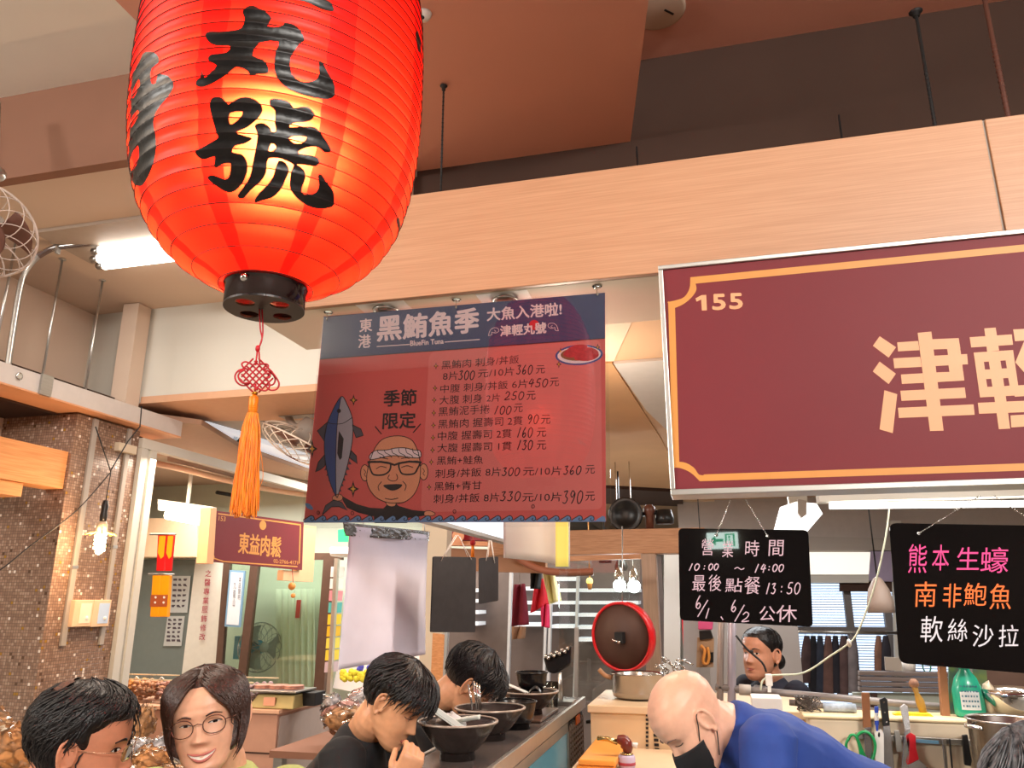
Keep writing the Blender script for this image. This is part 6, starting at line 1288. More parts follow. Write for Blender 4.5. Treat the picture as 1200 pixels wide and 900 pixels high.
sc_o = thing('scissors', 'kitchen scissors with big green loop handles', 'scissors', pJ.px(1010, 900)); M_grn = mat('scissor_green', S(24, 142, 78), .35)
for q_ in (((994, 865), (991, 872), (993, 882), (1000, 890), (1008, 895), (1009, 889), (1006, 872), (1002, 862), (997, 861)), ((1004, 862), (1012, 857), (1020, 861), (1025, 872), (1023, 886), (1018, 893), (1012, 884), (1007, 872))):
    MB().tube([pJ.px(x, y, .01) for x, y in sm2(q_, 5, True)+[q_[0]]], .0048, 8).build('loop', M_grn, sc_o)
MB().slabp([(1008, 893), (1021, 891), (1024, 925), (1008, 925)], pJ, .006, .008).build('blade', M_blade, sc_o)
MB().ball(pJ.px(1018, 898, .012), .005, 10).build('pivot', M_chrome, sc_o)
# goods on the ledge
o = thing('yellow_wrap', 'folded bright yellow wrap on the rear ledge', 'packet', (gx(1070, 842), 3.2, lt)); MB().slabp([(1047, 837), (1052, 835), (1090, 836), (1097, 842), (1085, 845), (1055, 843)], PY(3.17), .04).build('fold', mat('wrap_yellow', S(238, 206, 30), .4, var=.2), o, bevel=.003)
o = thing('scrub_brush', 'gold handled brush standing behind the pipes', 'brush', pS.px(1080, 838)); MB().tube([pS.px(1083, 838), pS.px(1078, 822), pS.px(1074, 812), pS.px(1071, 802)], [.012, .015, .008, .012], 10).build('handle', mat('brush_gold', S(176, 136, 60), .4), o); MB().ball(pS.px(1071, 801), .017, 10).build('head', mat('brush_head', S(150, 112, 92), .8), o)
tag(MB().slabp([(1100, 770), (1108, 770), (1114, 842), (1105, 842)], pS, .03).build('wood_stick', mat('slat_wood', S(160, 110, 74), .6, var=.15)), 'upright wooden slat standing on the rear ledge', 'slat')
c = Vector((gx(1137, 840), 3.19, lt)); k_ = (at(1137, 783, Y=3.19).z-lt)
o = thing('spray_bottle', 'green cleaning bottle with a white label on the rear ledge', 'bottle', c); M_bot = mat('bottle_green', S(44, 166, 134), .25, coat=.3)
m = MB(); m.lathe([(.044, 0), (.05, .01), (.05, k_*.15), (.05, k_*.55), (.036, k_*.80), (.018, k_*.95), (.018, k_*1.05), (0, k_*1.05)], (0, 0, 0), 32, M=Matrix.Translation(c) @ Matrix.Diagonal((1, .55, 1, 1))); m.build('body', M_bot, o)
MB().box((c.x-.03, c.y-.02, c.z+k_*1.05), (c.x+.014, c.y+.014, c.z+k_*1.2)).build('trigger_head', M_whitep, o, bevel=.004)
pB_ = PY(c.y-.0285)
lb = MB().grid(lambda u, v: (c.x+.047*math.sin((u-.5)*2.4)*(1-.42*max(0, v-.62)/.38), c.y-.0285*math.cos((u-.5)*2.4)*1.0*(1-.42*max(0, v-.62)/.38), c.z+k_*(.16+.60*v)), 14, 10).build('label', mat('bottle_label', S(226, 230, 230), .5), o)
m = MB(); rr = random.Random(8)
for i in range(5):
    for j in range(6):
        zz_ = c.z+k_*(.22+.1*i); xx_ = c.x-.026+.009*j; yy_ = c.y-.0285*math.sqrt(max(0, 1-((xx_-c.x)/.05)**2))-.0012; m.box((xx_, yy_-.0005, zz_), (xx_+rr.uniform(.003, .007), yy_, zz_+.006))
m.build('label_print', mat('print_teal', S(70, 120, 140), .6), o, kind='stuff')
o = thing('steel_bowl', 'shiny steel bowl at the right end of the rear ledge', 'bowl', (gx(1186, 835), 3.2, lt)); cb = Vector((at(1192, 833, Y=3.2).x, 3.2, lt))
MB().lathe([(.04, 0), (.08, .025), (.105, .07), (.112, .095), (.108, .095), (.10, .07), (.075, .03), (0, .008)], cb, 40).build('body', M_chrome, o)
o = thing('clear_bag', 'crumpled clear bag between the green bottle and the steel bowl', 'bag', (gx(1160, 835), 3.22, lt)); m = MB(); c = Vector((gx(1160, 820), 3.2, lt+.06))
m.grid(lambda u, v: c+Vector((math.sin(pi*u)*math.cos(2*pi*v)*.024*(1+.4*noise.noise((u*9, v*9, 0))), math.sin(pi*u)*math.sin(2*pi*v)*.03, -math.cos(pi*u)*.055*(1+.2*noise.noise((u*7, v*7, 3))))), 14, 18); m.build('film', mat('bag_pale', S(206, 186, 160), .3, var=.3, scale=40), o)
# shelf behind the ledge
o = thing('slatted_counter', 'grey brown slatted counter end under the kitchen window', 'counter', at(1060, 900, Y=4.9)); pQ = PY(4.9)
for i in range(4): MB().slabp([(1006, 786+i*6.2), (1160, 789+i*6.2), (1160, 794+i*6.2), (1006, 791+i*6.2)], pQ, .06, .03-.0*i).build('slat', mat('slat_grey', S(120, 108, 104), .5), o, bevel=.004)
MB().slabp([(1000, 812), (1160, 814), (1160, 900), (1000, 900)], pQ, .05).build('front_panel', mat('green_grey_panel', S(166, 174, 164), .4), o); MB().slabp([(1020, 812), (1027, 812), (1027, 900), (1020, 900)], pQ, .03, .03).build('leg_post', M_dark, o)
o2 = at(1060, 786, Y=4.9).z
tag(MB().slabp([(1037, 770), (1056, 771), (1057, 786.5), (1038, 785.5)], PY(4.88), .02).build('grey_plaque', M_grey), 'small grey plaque standing on the slatted counter', 'sign')
c = at(1066, 787, Y=4.95); tag(MB().lathe([(.03, 0), (.038, .06), (.036, .06), (.028, .004), (0, .004)], c, 20).build('white_cup', M_whitep), 'white cup on the slatted counter below the right board', 'cup')
tag(MB().tube([c+Vector((.09+.02*math.cos(a), 0, .03+.035*math.sin(a))) for a in [2*pi*i/20 for i in range(21)]], .004, 6).build('green_ring', mat('ring_green', S(70, 130, 104), .4)), 'thin green ring standing on the slatted counter', 'ring')
tag(MB().slabp([(1112, 780), (1122, 780), (1120, 838), (1112, 838)], PY(3.25), .01).slabp([(1140, 784), (1156, 784), (1160, 838), (1146, 838)], PY(3.25), .01).build('printed_packet', mat('packet_teal', S(70, 100, 110), .5, col2=S(120, 140, 80), scale=20), kind='stuff'), 'dull blue green packets behind the green bottle', 'packet')
tag(MB().slabp([(1150, 784), (1215, 788), (1215, 840), (1160, 812)], PY(3.8), .04).build('dark_crate', mat('crate_brown', S(98, 76, 66), .6, var=.2, scale=8)), 'dark brown crate behind the steel bowl', 'crate')
# cooking pots in the foreground right
o = thing('stock_pot', 'tall steel stock pot beside the grey haired person', 'pot', at(1175, 960, Y=2.6)); c = at(1180, 845, Y=2.75)
MB().lathe([(.0, -.3), (.10, -.3), (.105, 0), (.112, .004), (.108, .008), (.10, 0), (.098, -.28)], c, 40).build('body', MATS['pot_steel'], o)
MB().tube(catmull([c+Vector((-.10, -.02, -.015)), c+Vector((-.125, -.05, -.01)), c+Vector((-.09, -.08, -.012))], 4), .006, 8).build('handle', M_chrome, o)
o = thing('frying_pan', 'steel frying pan with food at the bottom right', 'pan', at(1095, 905, Y=2.5)); c = at(1100, 915, Y=2.5)
MB().lathe([(.0, -.03), (.08, -.03), (.098, 0), (.10, .002), (.096, 0), (.078, -.026), (0, -.026)], c, 40).build('body', M_steel, o)
m = MB(); rr = random.Random(6); [m.ball(c+Vector((rr.uniform(-.05, .05), rr.uniform(-.04, .04), -.012)), rr.uniform(.012, .02), 8, sc=(1.4, 1, .5)) for i in range(9)]; m.build('food', mat('pan_food', S(232, 206, 160), .5, var=.2), o, kind='stuff')
sd_ = thing('stove_table', 'steel stove table under the frying pan and stock pot', 'table', (.95, 2.6, 0)); zc = c.z-.032
MB().box((.45, 2.36, zc-.06), (1.6, 2.66, zc)).build('top', M_steel, sd_)
for x, y in ((.5, 2.42), (1.55, 2.42), (.5, 2.62), (1.55, 2.62)): MB().box((x-.02, y-.02, 0), (x+.02, y+.02, zc-.06)).build('leg', M_steel, sd_)
# ============================================================ serving counter
ct = thing('serving_counter', 'dark serving counter with steel edge and blue glass side', 'counter', (-.75, 3.0, 0))
M_ctop = mat('counter_black', S(92, 82, 78), .25, var=.1, scale=3)
MB().box((-.872, 1.2, 1.168), (-.64, 3.90, 1.198)).build('top', M_ctop, ct, bevel=.003)
MB().box((-.64, 1.2, 1.155), (-.625, 3.90, 1.202)).box((-.885, 1.2, 1.155), (-.872, 3.90, 1.202)).build('steel_edge', M_alu, ct, bevel=.002)
MB().box((-.86, 1.2, 0), (-.645, 3.88, 1.155)).build('body', M_dark, ct)
g0 = at(664, 850, X=-.64).y
MB().box((-.642, 1.2, .62), (-.636, g0-.02, 1.11)).build('blue_glass', mat('blue_glass', S(110, 176, 196), .12, coat=.4, var=.1, scale=3), ct)
MB().box((-.645, 1.2, 1.115), (-.630, g0, 1.15)).box((-.645, g0-.02, .6), (-.630, g0, 1.15)).build('glass_frame', M_alu, ct)
gy0, gy1 = g0+.02, 3.88; m = MB(); MB().box((-.644, gy0, .5), (-.64, gy1, 1.14)).build('grille_back', M_blackm, ct)
nz_ = 24
for i in range(nz_): z = .6+i*.022; m.box((-.640, gy0+.015, z), (-.634, gy1-.015, z+.011))
for i in range(9): y = gy0+.01+i*(gy1-gy0-.025)/8; m.box((-.639, y, .58), (-.633, y+.012, 1.13))
m.build('grille_bar', mat('grille_brown', S(150, 132, 120), .4, .5), ct, kind='stuff')
a = at(677, 843, X=-.632); MB().box((-.634, a.y-.05, a.z-.018), (-.629, a.y+.05, a.z+.018)).build('orange_sticker', mat('sticker_orange', S(232, 110, 40), .5), ct, bevel=.002)
m = MB(); a0, a1_ = at(687, 846, Y=3.9), at(687, 880, Y=3.9)
m.tube(catmull([(a0.x, 3.9, a0.z), (a0.x+.05, 3.9, a0.z+.002), (a0.x+.058, 3.9, a0.z-.02), (a0.x+.058, 3.9, a1_.z+.02), (a0.x+.05, 3.9, a1_.z), (a0.x, 3.9, a1_.z)], 5), .009, 8); m.build('black_handle', M_black, ct)
MB().box((-1.20, 1.4, .98), (-.888, 3.7, 1.01)).build('eating_ledge', M_wood3, ct)
# cutting boards and torch on the lower work top
wt = thing('prep_table', 'low prep table with cream front right of the serving counter', 'table', (-.35, 2.9, 0)); tz = at(700, 885, Y=3.2).z
bx0 = at(689, 885, Y=3.2).x
MB().box((bx0-.02, 2.6, tz-.04), (-.12, 3.39, tz-.002)).build('top', mat('ledge_cream2', S(236, 206, 170), .5), wt); MB().box((bx0, 2.62, 0), (-.14, 3.37, tz-.04)).build('body', mat('ledge_front2', S(240, 208, 170), .5), wt)
for i in range(2):
    tag(MB().box((bx0+.005+i*.008, 2.9, tz+.02*i), (bx0+.135+i*.008, 3.34, tz+.018+.02*i)).build('cutting_board', mat('board_orange_%d' % i, (S(236, 150, 60), S(244, 162, 70))[i], .45), bevel=.004), ('lower', 'upper')[i]+' orange cutting board stacked beside the counter handle', 'cutting board')
c = at(735, 900, Y=3.0); c.z = tz
tr_ = thing('gas_torch', 'gas blow torch with brown head on its canister', 'torch', c); ktop = at(735, 882, Y=3.0).z-tz
MB().lathe([(.028, 0), (.03, .006), (.03, ktop*.72), (.026, ktop*.85), (.012, ktop*.9), (.012, ktop), (0, ktop)], c, 28).build('canister', mat('canister_lilac', S(196, 180, 206), .35), tr_)
MB().lathe([(.0305, ktop*.2), (.0305, ktop*.4)], c, 28).build('canister_band', mat('canister_red', S(170, 60, 80), .4), tr_)
MB().lathe([(.022, ktop*.88), (.024, ktop*.94), (.018, ktop*1.0)], c, 20).build('collar', mat('torch_brass', S(206, 180, 120), .25, 1.), tr_)
hc = at(735, 873, Y=3.0); M_trb = mat('torch_brown', S(110, 40, 30), .3, coat=.3)
MB().tube(catmull([c+Vector((0, 0, ktop)), hc+Vector((0, 0, -.01)), hc+Vector((-.01, 0, .012)), hc+Vector((-.035, 0, .018))], 4), [.014, .015, .017, .018, .02, .022, .023, .022, .021, .02, .017, .015, .013], 12).build('head', M_trb, tr_)
MB().tube([at(724, 870, Y=3.0), at(712, 866, Y=3.0), at(700, 865, Y=3.0)], [.010, .008, .008], 12).build('nozzle', MATS['torch_brass'], tr_)
MB().tube([at(740, 872, Y=3.0), at(747, 874, Y=3.0)], [.007, .010], 10).build('valve_knob', M_whitep, tr_)
# ============================================================ bowls on the counter
CT = 1.1985
M_bowl = mat('bowl_glaze', S(70, 60, 57), .24, .25, var=.3, scale=30, bump=.05); M_bowlb = mat('bowl_black', S(26, 24, 25), .25)
def bowl(x, yfoot, rim, h, label, m_=M_bowl, ribbed=True, foot=.45, straight=False, z0=CT, X=None, rx=None):
    c = at(x, yfoot, Z=z0) if X is None else Vector(X)
    o = thing('noodle_bowl', label, 'bowl', c); pr = [(0, .004), (rim*foot*.8, .004), (rim*foot*.86, 0), (rim*foot, 0), (rim*foot*.96, h*.2)]
    n = 12
    for i in range(n+1):
        t = i/n; r_ = rim*(foot*.98+(1-foot*.98)*(t**(.8 if not straight else .45))); z = h*(.2+.8*t)
        if ribbed and i < n: pr += [(r_, z), (r_+.0024, z+h*.8/n*.5)]
        else: pr += [(r_, z)]
    pr += [(rim+.002, h+.002), (rim-.003, h+.003), (rim-.006, h-.004)]
    for i in range(8): t = 1-(i+1)/8; pr.append(((rim-.007)*(foot*.5+(1-foot*.5)*t**.8)*(1 if t > 0 else .8), h*(.28+.7*t)))
    pr.append((0, h*.26))
    MB().lathe(pr, c, 56).build('body', m_, o); 
    MB().lathe([(rim-.006, h+.0035), (rim+.001, h+.0055), (rim+.0035, h+.0035), (rim+.003, h-.001)], c, 56, closed=True).build('rim', mat('rim_pale', S(190, 172, 158), .3, .3, var=.3, scale=40) if m_ is M_bowl else m_, o)  # rim coloured paler than the brown glaze
    return o, c
S1 = 900/2.2
o1, c1b = bowl(536, 889, .117, .100, 'nearest brown ribbed noodle bowl holding a white spoon rest')
o = thing('spoon_rest', 'white rectangular ceramic spoon rest tilted in the nearest bowl', 'dish', c1b+Vector((0, 0, .06)))
Mq = Matrix.Translation(c1b+Vector((-.02, -.02, .098))) @ Matrix.Rotation(.5, 4, 'Y') @ Matrix.Rotation(-.35, 4, 'X') @ Matrix.Rotation(.3, 4, 'Z') @ Matrix.Scale(1.3, 4)
m = MB(); m.box((-.042, -.022, -.003), (.042, .022, 0), Mq)
for a_, b_ in (((-.042, -.022, 0), (.042, -.018, .012)), ((-.042, .018, 0), (.042, .022, .012)), ((-.042, -.022, 0), (-.038, .022, .012)), ((.038, -.022, 0), (.042, .022, .012))): m.box(a_, b_, Mq)
m.build('tray', mat('ceramic', S(232, 234, 226), .2), o, bevel=.002); m = MB()
for i in range(3): m.box((-.012+.01*i, -.004, .0002), (-.006+.01*i, .003, .0008), Mq)
m.build('printed_mark', M_pgr, o, kind='stuff')
o = thing('ceramic_spoon', 'white ceramic soup spoon lying in the nearest bowl', 'spoon', c1b+Vector((.03, 0, .06))); b0 = c1b+Vector((.0, .0, .09))
MB().grid(lambda u, v: b0+Vector((.0, 0, 0))+Vector((-.01+.085*u, -.03*u+.0+(.016-.006*math.cos(u*6))*(v-.5)*2*(1 if u < .45 else .5), .008+.018*u+.010*((v-.5)*2)**2)), 16, 8).build('spoon', MATS['ceramic'], o, solid=.003)
m = MB(); rr = random.Random(12)
o = MB().grid(lambda u, v: c1b+Vector((-.03+.05*math.sin(pi*u)*math.cos(2*pi*v), .03*math.sin(pi*u)*math.sin(2*pi*v)+.02, .088+.03*math.cos(pi*u)*(1+.5*noise.noise((u*6, v*6, 0))))), 14, 18).build('crumpled_tissue', mat('tissue', S(206, 204, 204), .7)); tag(o, 'crumpled white tissue in the nearest bowl', 'tissue')
o2_, c2b = bowl(574, 866, .118, .096, 'second brown ribbed bowl with steel cutlery upright in it')
for i, (x, y, dx) in enumerate(((549, 802, 5), (555, 798, 4), (558, 800, 3.6), (561, 802, 2.5))):
    a = at(x, y, Y=c2b.y-.01); b = at(x+dx, 832, Y=c2b.y-.02)
    tag(MB().tube([a, b], [.0045, .0035], 8, flat=.5).build('steel_chopstick', M_chrome), ['leftmost steel chopstick in the second bowl', 'tallest steel chopstick in the second bowl', 'steel chopstick third from left in the second bowl', 'rightmost steel chopstick in the second bowl'][i], 'chopstick')
c3b = at(598, 852, Z=CT); bowl(0, 0, .075, .09, 'black straight sided bowl behind the cutlery bowl', M_bowlb, False, .7, True, X=(c2b.x+.03, c2b.y+.24, CT))
trd = at(630, 836, Z=CT); o = thing('wooden_tray', 'thin dark wooden tray under the fourth bowl', 'tray', trd); c4 = at(622, 836, Z=CT+.012)
MB().box((c4.x-.06, c4.y-.16, CT+.0005), (c4.x+.075, c4.y+.2, CT+.011)).build('board', mat('tray_wood', S(98, 72, 58), .4, var=.2), o, bevel=.004)
o4, _ = bowl(0, 0, .115, .082, 'brown ribbed bowl at the back of the counter with chopsticks', X=(c4.x-.005, c4.y, CT+.0115))
o5, _ = bowl(0, 0, .064, .066, 'small black bowl stacked on the brown back bowl', M_bowlb, False, .75, True, X=(c4.x+.002, c4.y+.01, CT+.0115+.082+.004))
for i in range(2):
    a = Vector((c4.x-.085+.01*i, c4.y-.06, CT+.125)); b = Vector((c4.x-.0+.01*i, c4.y-.085, CT+.098)); tag(MB().tube([a, b], .0035, 8).build('white_chopstick', M_whitep), ('upper', 'lower')[i]+' white chopstick resting across the brown back bowl', 'chopstick')
m = MB(); a = Vector((c4.x+.03, c4.y-.085, CT+.095)); m.grid(lambda u, v: a+Vector((.055*u-.02, 0+.01*(v-.5), .025*math.sin(u*3)+.012*(v-.5))), 10, 4); tag(m.build('black_spoon', M_bowlb, solid=.003), 'black spoon hooked on the brown back bowl', 'spoon')
o = thing('glass_tumbler', 'clear tumbler at the end of the counter', 'glass', (-.72, 3.55, CT)); MB().lathe([(.028, 0), (.033, .10), (.031, .10), (.026, .006), (0, .006)], (-.72, 3.55, CT), 24).build('body', M_glass, o)
o = thing('black_ladle_rack', 'glossy black tilted dish rack at the far end of the counter', 'rack', at(652, 800, Y=3.6)); pz2 = PY(3.62)
MB().slabp([(636, 770), (669, 757), (668, 780), (650, 790), (641, 788)], pz2, .05).build('dish', M_bowlb, o, bevel=.01); m = MB()
for i in range(9): m.ball(pz2.px(640+i*3.2, 769-i*1.2+(i % 2)*3, .01), .009, 8)
m.build('stud', M_chrome, o, kind='stuff'); MB().tube([pz2.px(656, 788), (pz2.px(656, 788).x, 3.64, CT)], .01, 8).cbox((pz2.px(656, 788).x, 3.64, CT+.008), (.12, .1, .015)).build('stand', M_steel, o)
# ============================================================ people
def lerp_tab(tab, x):
    if x <= tab[0][0]: return tab[0][1]
    for (a, b), (c, d) in zip(tab, tab[1:]):
        if x <= c: t = (x-a)/(c-a); t = t*t*(3-2*t)*.5+t*.5; return b+(d-b)*t
    return tab[-1][1]
HW = [(-.118, .0), (-.115, .020), (-.108, .031), (-.095, .044), (-.075, .056), (-.05, .064), (-.02, .069), (0, .071), (.03, .0745), (.055, .0745), (.08, .067), (.095, .055), (.106, .039), (.112, .024), (.116, 0)]
HF = [(-.118, .062), (-.115, .068), (-.108, .077), (-.095, .083), (-.075, .081), (-.05, .083), (-.03, .083), (0, .080), (.02, .085), (.04, .087), (.06, .082), (.08, .068), (.095, .050), (.106, .028), (.112, .010), (.116, -.012)]
HB = [(-.118, .056), (-.115, .044), (-.108, .02), (-.095, -.004), (-.075, -.036), (-.05, -.060), (-.02, -.082), (0, -.092), (.03, -.100), (.055, -.098), (.08, -.085), (.095, -.068), (.106, -.048), (.112, -.034), (.116, -.012)]
g1 = lambda x, s: math.exp(-(x/s)**2)
def face_disp(x, z, smile=0.):
    d = 0.
    if -.06 < z < .03:
        t = max(0, min(1, (.012-z)/.047)); d += (.003+.019*t**1.3)*g1(x, .0085+.004*t)*(1 if z > -.036 else g1(z+.036, .008))
    d += .007*(g1(x-.013, .007)+g1(x+.013, .007))*g1(z+.038, .008)
    d -= .009*(g1(x-.031, .014)+g1(x+.031, .014))*g1(z-.001, .011)
    d += .0045*(g1(x-.031, .0125)+g1(x+.031, .0125))*g1(z-.0, .0075)
    d += .004*g1(abs(x)-.028, .018)*g1(z-.020, .007)
    d += .0055*g1(x, .019)*g1(z+.0615, .0052)+.0055*g1(x, .016)*g1(z+.0735, .006)-.004*g1(x, .023)*g1(z+.0675, .0022)
    d += .005*g1(x, .016)*g1(z+.101, .010)-.002*g1(x, .02)*g1(z+.085, .004)
    d += .004*(g1(x-.038, .016)+g1(x+.038, .016))*g1(z+.034, .018)*(1+smile)
    return d
def head_pt(th, z, off=0.):              # th = 0 at the face, +pi/2 at local +X
    w_ = lerp_tab(HW, z); f = lerp_tab(HF, z); b = lerp_tab(HB, z)
    yc = (f+b)/2+.004; x = w_*math.sin(th); c = math.cos(th)
    e = 2.25; k = (abs(math.sin(th))**e+abs(c)**e)**(-1/e)
    x = w_*math.sin(th)*k; y = yc+((f-yc) if c > 0 else (yc-b))*c*k
    if c > 0: y += face_disp(x, z)*min(1, c*2.5)
    p = Vector((x, y, z))
    if off:
        n = Vector((x/.0745**2, (y+.006)/.092**2, z/.105**2 if z > 0 else z/.118**2*.15)); p += n.normalized()*off
    return p
def on_face(x, z, off=.001):
    w_ = max(lerp_tab(HW, z), .001); f = lerp_tab(HF, z); b = lerp_tab(HB, z); yc = (f+b)/2+.004; e = 2.25
    r_ = min(.98, abs(x)/w_); y = yc+(f-yc)*(1-r_**e)**(1/e); c = (1-r_**e)**(1/e)
    return Vector((x, y+face_disp(x, z)*min(1, c*2.5)+off, z))
ZS = sorted(set([-.118+.236*i/2/100*1 for i in range(0)]+[-.117+i*.233/84 for i in range(85)]))
def add_head(mb, M, s=1.):
    n = 84; m_ = len(ZS); Ms = M @ Matrix.Scale(s, 4)
    vs = [head_pt(2*pi*k/n, z) for z in ZS for k in range(n)]
    fs = [(i*n+k, (i+1)*n+k, (i+1)*n+(k+1) % n, i*n+(k+1) % n) for i in range(m_-1) for k in range(n)]+[tuple(range(n)), tuple((m_-1)*n+n-1-k for k in range(n))]
    mb.add(vs, fs, True, Ms)
    for sx in (-1, 1):                  # ears
        e = Matrix.Translation((sx*.0745, -.006, -.006)) @ Matrix.Rotation(sx*.38, 4, 'Z') @ Matrix.Rotation(-.15, 4, 'X')
        mb.ball((0, 0, 0), 1, 20, Ms @ e, (.0065, .0165, .029))
        rim = [(.006*sx, .010, -.018), (.006*sx, .013, -.004), (.007*sx, .012, .010), (.008*sx, .006, .024), (.009*sx, -.006, .030), (.010*sx, -.017, .022), (.011*sx, -.019, .006), (.009*sx, -.014, -.012), (.005*sx, -.004, -.028), (.004*sx, .004, -.028)]
        mb.tube(catmull(rim, 3), .0042, 8, M=Ms @ e)
        mb.ball((.004*sx, .002, -.028), .0075, 10, Ms @ e)
        mb.tube(catmull([(.006*sx, -.006, .016), (.008*sx, -.010, .004), (.006*sx, -.006, -.008), (.004*sx, .004, -.012)], 3), .003, 6, M=Ms @ e)
def loft(mb, secs, n=28, e=2.4):         # sections: centre, half width vector, half depth vector
    vs = []
    for c, a, b in secs:
        c, a, b = Vector(c), Vector(a), Vector(b)
        for k in range(n):
            t = 2*pi*k/n; u, v = math.cos(t), math.sin(t); q = (abs(u)**e+abs(v)**e)**(-1/e); vs.append(c+a*(u*q)+b*(v*q))
    m_ = len(secs)
    mb.add(vs, [(i*n+k, i*n+(k+1) % n, (i+1)*n+(k+1) % n, (i+1)*n+k) for i in range(m_-1) for k in range(n)]+[tuple(range(n-1, -1, -1)), tuple((m_-1)*n+k for k in range(n))], True)
def remesh(mb, name, m, parent, vox=.003, it=3, tint=None):
    o = mb.build(name, m, parent)
    k = o.modifiers.new('r', 'REMESH'); k.mode = 'VOXEL'; k.voxel_size = vox; k.use_smooth_shade = True
    if it: q = o.modifiers.new('s', 'SMOOTH'); q.iterations = it; q.factor = .5
    dg = bpy.context.evaluated_depsgraph_get(); dg.update(); me = bpy.data.meshes.new_from_object(o.evaluated_get(dg)); o.modifiers.clear(); old = o.data; o.data = me; bpy.data.meshes.remove(old); me.name = name
    me.polygons.foreach_set('use_smooth', [True]*len(me.polygons))
    if not me.materials: me.materials.append(m)
    if tint:
        ca = me.color_attributes.new('tint', 'FLOAT_COLOR', 'POINT'); off = o.parent.matrix_basis.translation if o.parent else Vector((0, 0, 0))
        for i, v in enumerate(me.vertices): ca.data[i].color = (*tint(o.parent.matrix_basis @ v.co), 1)
    return o
def skin_mat(name, col, rough=.42):
    m = mat(name, col, rough, var=.08, scale=60, bump=.02, sub=.12); nt = m.node_tree; b = nt.nodes['Principled BSDF']
    src = b.inputs['Base Color'].links[0].from_socket; at_ = nt.nodes.new('ShaderNodeAttribute'); at_.attribute_name = 'tint'
    mx = nt.nodes.new('ShaderNodeMix'); mx.data_type = 'RGBA'; mx.blend_type = 'MULTIPLY'; mx.inputs[0].default_value = 1
    nt.links.new(src, mx.inputs[6]); nt.links.new(at_.outputs['Color'], mx.inputs[7]); nt.links.new(mx.outputs[2], b.inputs['Base Color']); return m
M_hair = mat('hair_black', S(30, 25, 26), .38, var=.5, scale=160, bump=.3)
M_hairb = mat('hair_brown', S(70, 46, 38), .38, var=.4, scale=160, bump=.3)
M_hairg = mat('hair_grey', S(126, 126, 130), .38, col2=S(50, 50, 54), scale=90, stretch=(1, 1, .2))
def frame(C, fwd, up, s=1.):
    sc_ = Matrix.Diagonal((*(s if isinstance(s, tuple) else (s, s, s)), 1))
    y = Vector(fwd).normalized(); z = Vector(up); z = (z-y*z.dot(y)).normalized(); x = y.cross(z)
    return Matrix.Translation(C) @ Matrix(((x.x, y.x, z.x, 0), (x.y, y.y, z.y, 0), (x.z, y.z, z.z, 0), (0, 0, 0, 1))) @ sc_
def hair(o, M, mask, thick, locks, m, seed=1, name='hair', lockw=.0035, sweep=None, droop=.0):
    mb = MB(); n = 72; zs = [-.10+i*.2155/60 for i in range(61)]
    def tt(th, z):
        k = mask(th, z); return max(0, min(1, k))
    P = []; K = []
    for z in zs:
        for k in range(n):
            th = 2*pi*k/n; th_ = (th+pi) % (2*pi)-pi; a = tt(th_, z); K.append(a)
            nn = noise.noise(Vector((math.cos(th)*3, math.sin(th)*3, z*30+seed)))*.25+noise.noise(Vector((math.cos(th)*14, math.sin(th)*14, z*25+seed)))*.22
            P.append(M @ head_pt(th, z, -.002+a*thick(th_, z)*(1+nn)))
    top = len(P); P.append(M @ Vector((0, -.012, .116+thick(pi, .116)))); K.append(1)
    fs = [(i*n+k, (i+1)*n+k, (i+1)*n+(k+1) % n, i*n+(k+1) % n) for i in range(len(zs)-1) for k in range(n) if max(K[i*n+k], K[(i+1)*n+k], K[(i+1)*n+(k+1) % n], K[i*n+(k+1) % n]) > .02]
    fs += [((len(zs)-1)*n+k, top, (len(zs)-1)*n+(k+1) % n) for k in range(n)]
    mb.add(P, fs, True)
    rr = random.Random(seed)
    for cnt, th0, th1, z0, z1, ln, sw, lift, tip in locks:     # strands lying over the cap
        for _ in range(cnt):
            th = rr.uniform(th0, th1); z = rr.uniform(z0, z1); L_ = ln*rr.uniform(.7, 1.2); pts = []; rs = []
            for j in range(9):
                t = j/8; zz_ = z-L_*t*(.6+.4*t); a = th+sw*t*rr.uniform(.85, 1.15)*1.0; 
                if zz_ > .114: zz_ = .114
                of = thick(th, z)*.95+lift*math.sin(pi*min(1, t*1.0))+tip*t*t
                q = head_pt(a, max(zz_, -.112), of)
                if zz_ < -.112: q.z = zz_
                pts.append(M @ q); rs.append(lockw*rr.uniform(.9, 1.1)*(1-.85*t**2.2)*(.4+.6*min(1, t*4)))
            mb.tube(pts, rs, 5, flat=.5)
    return mb.build(name, m, o, kind=None)
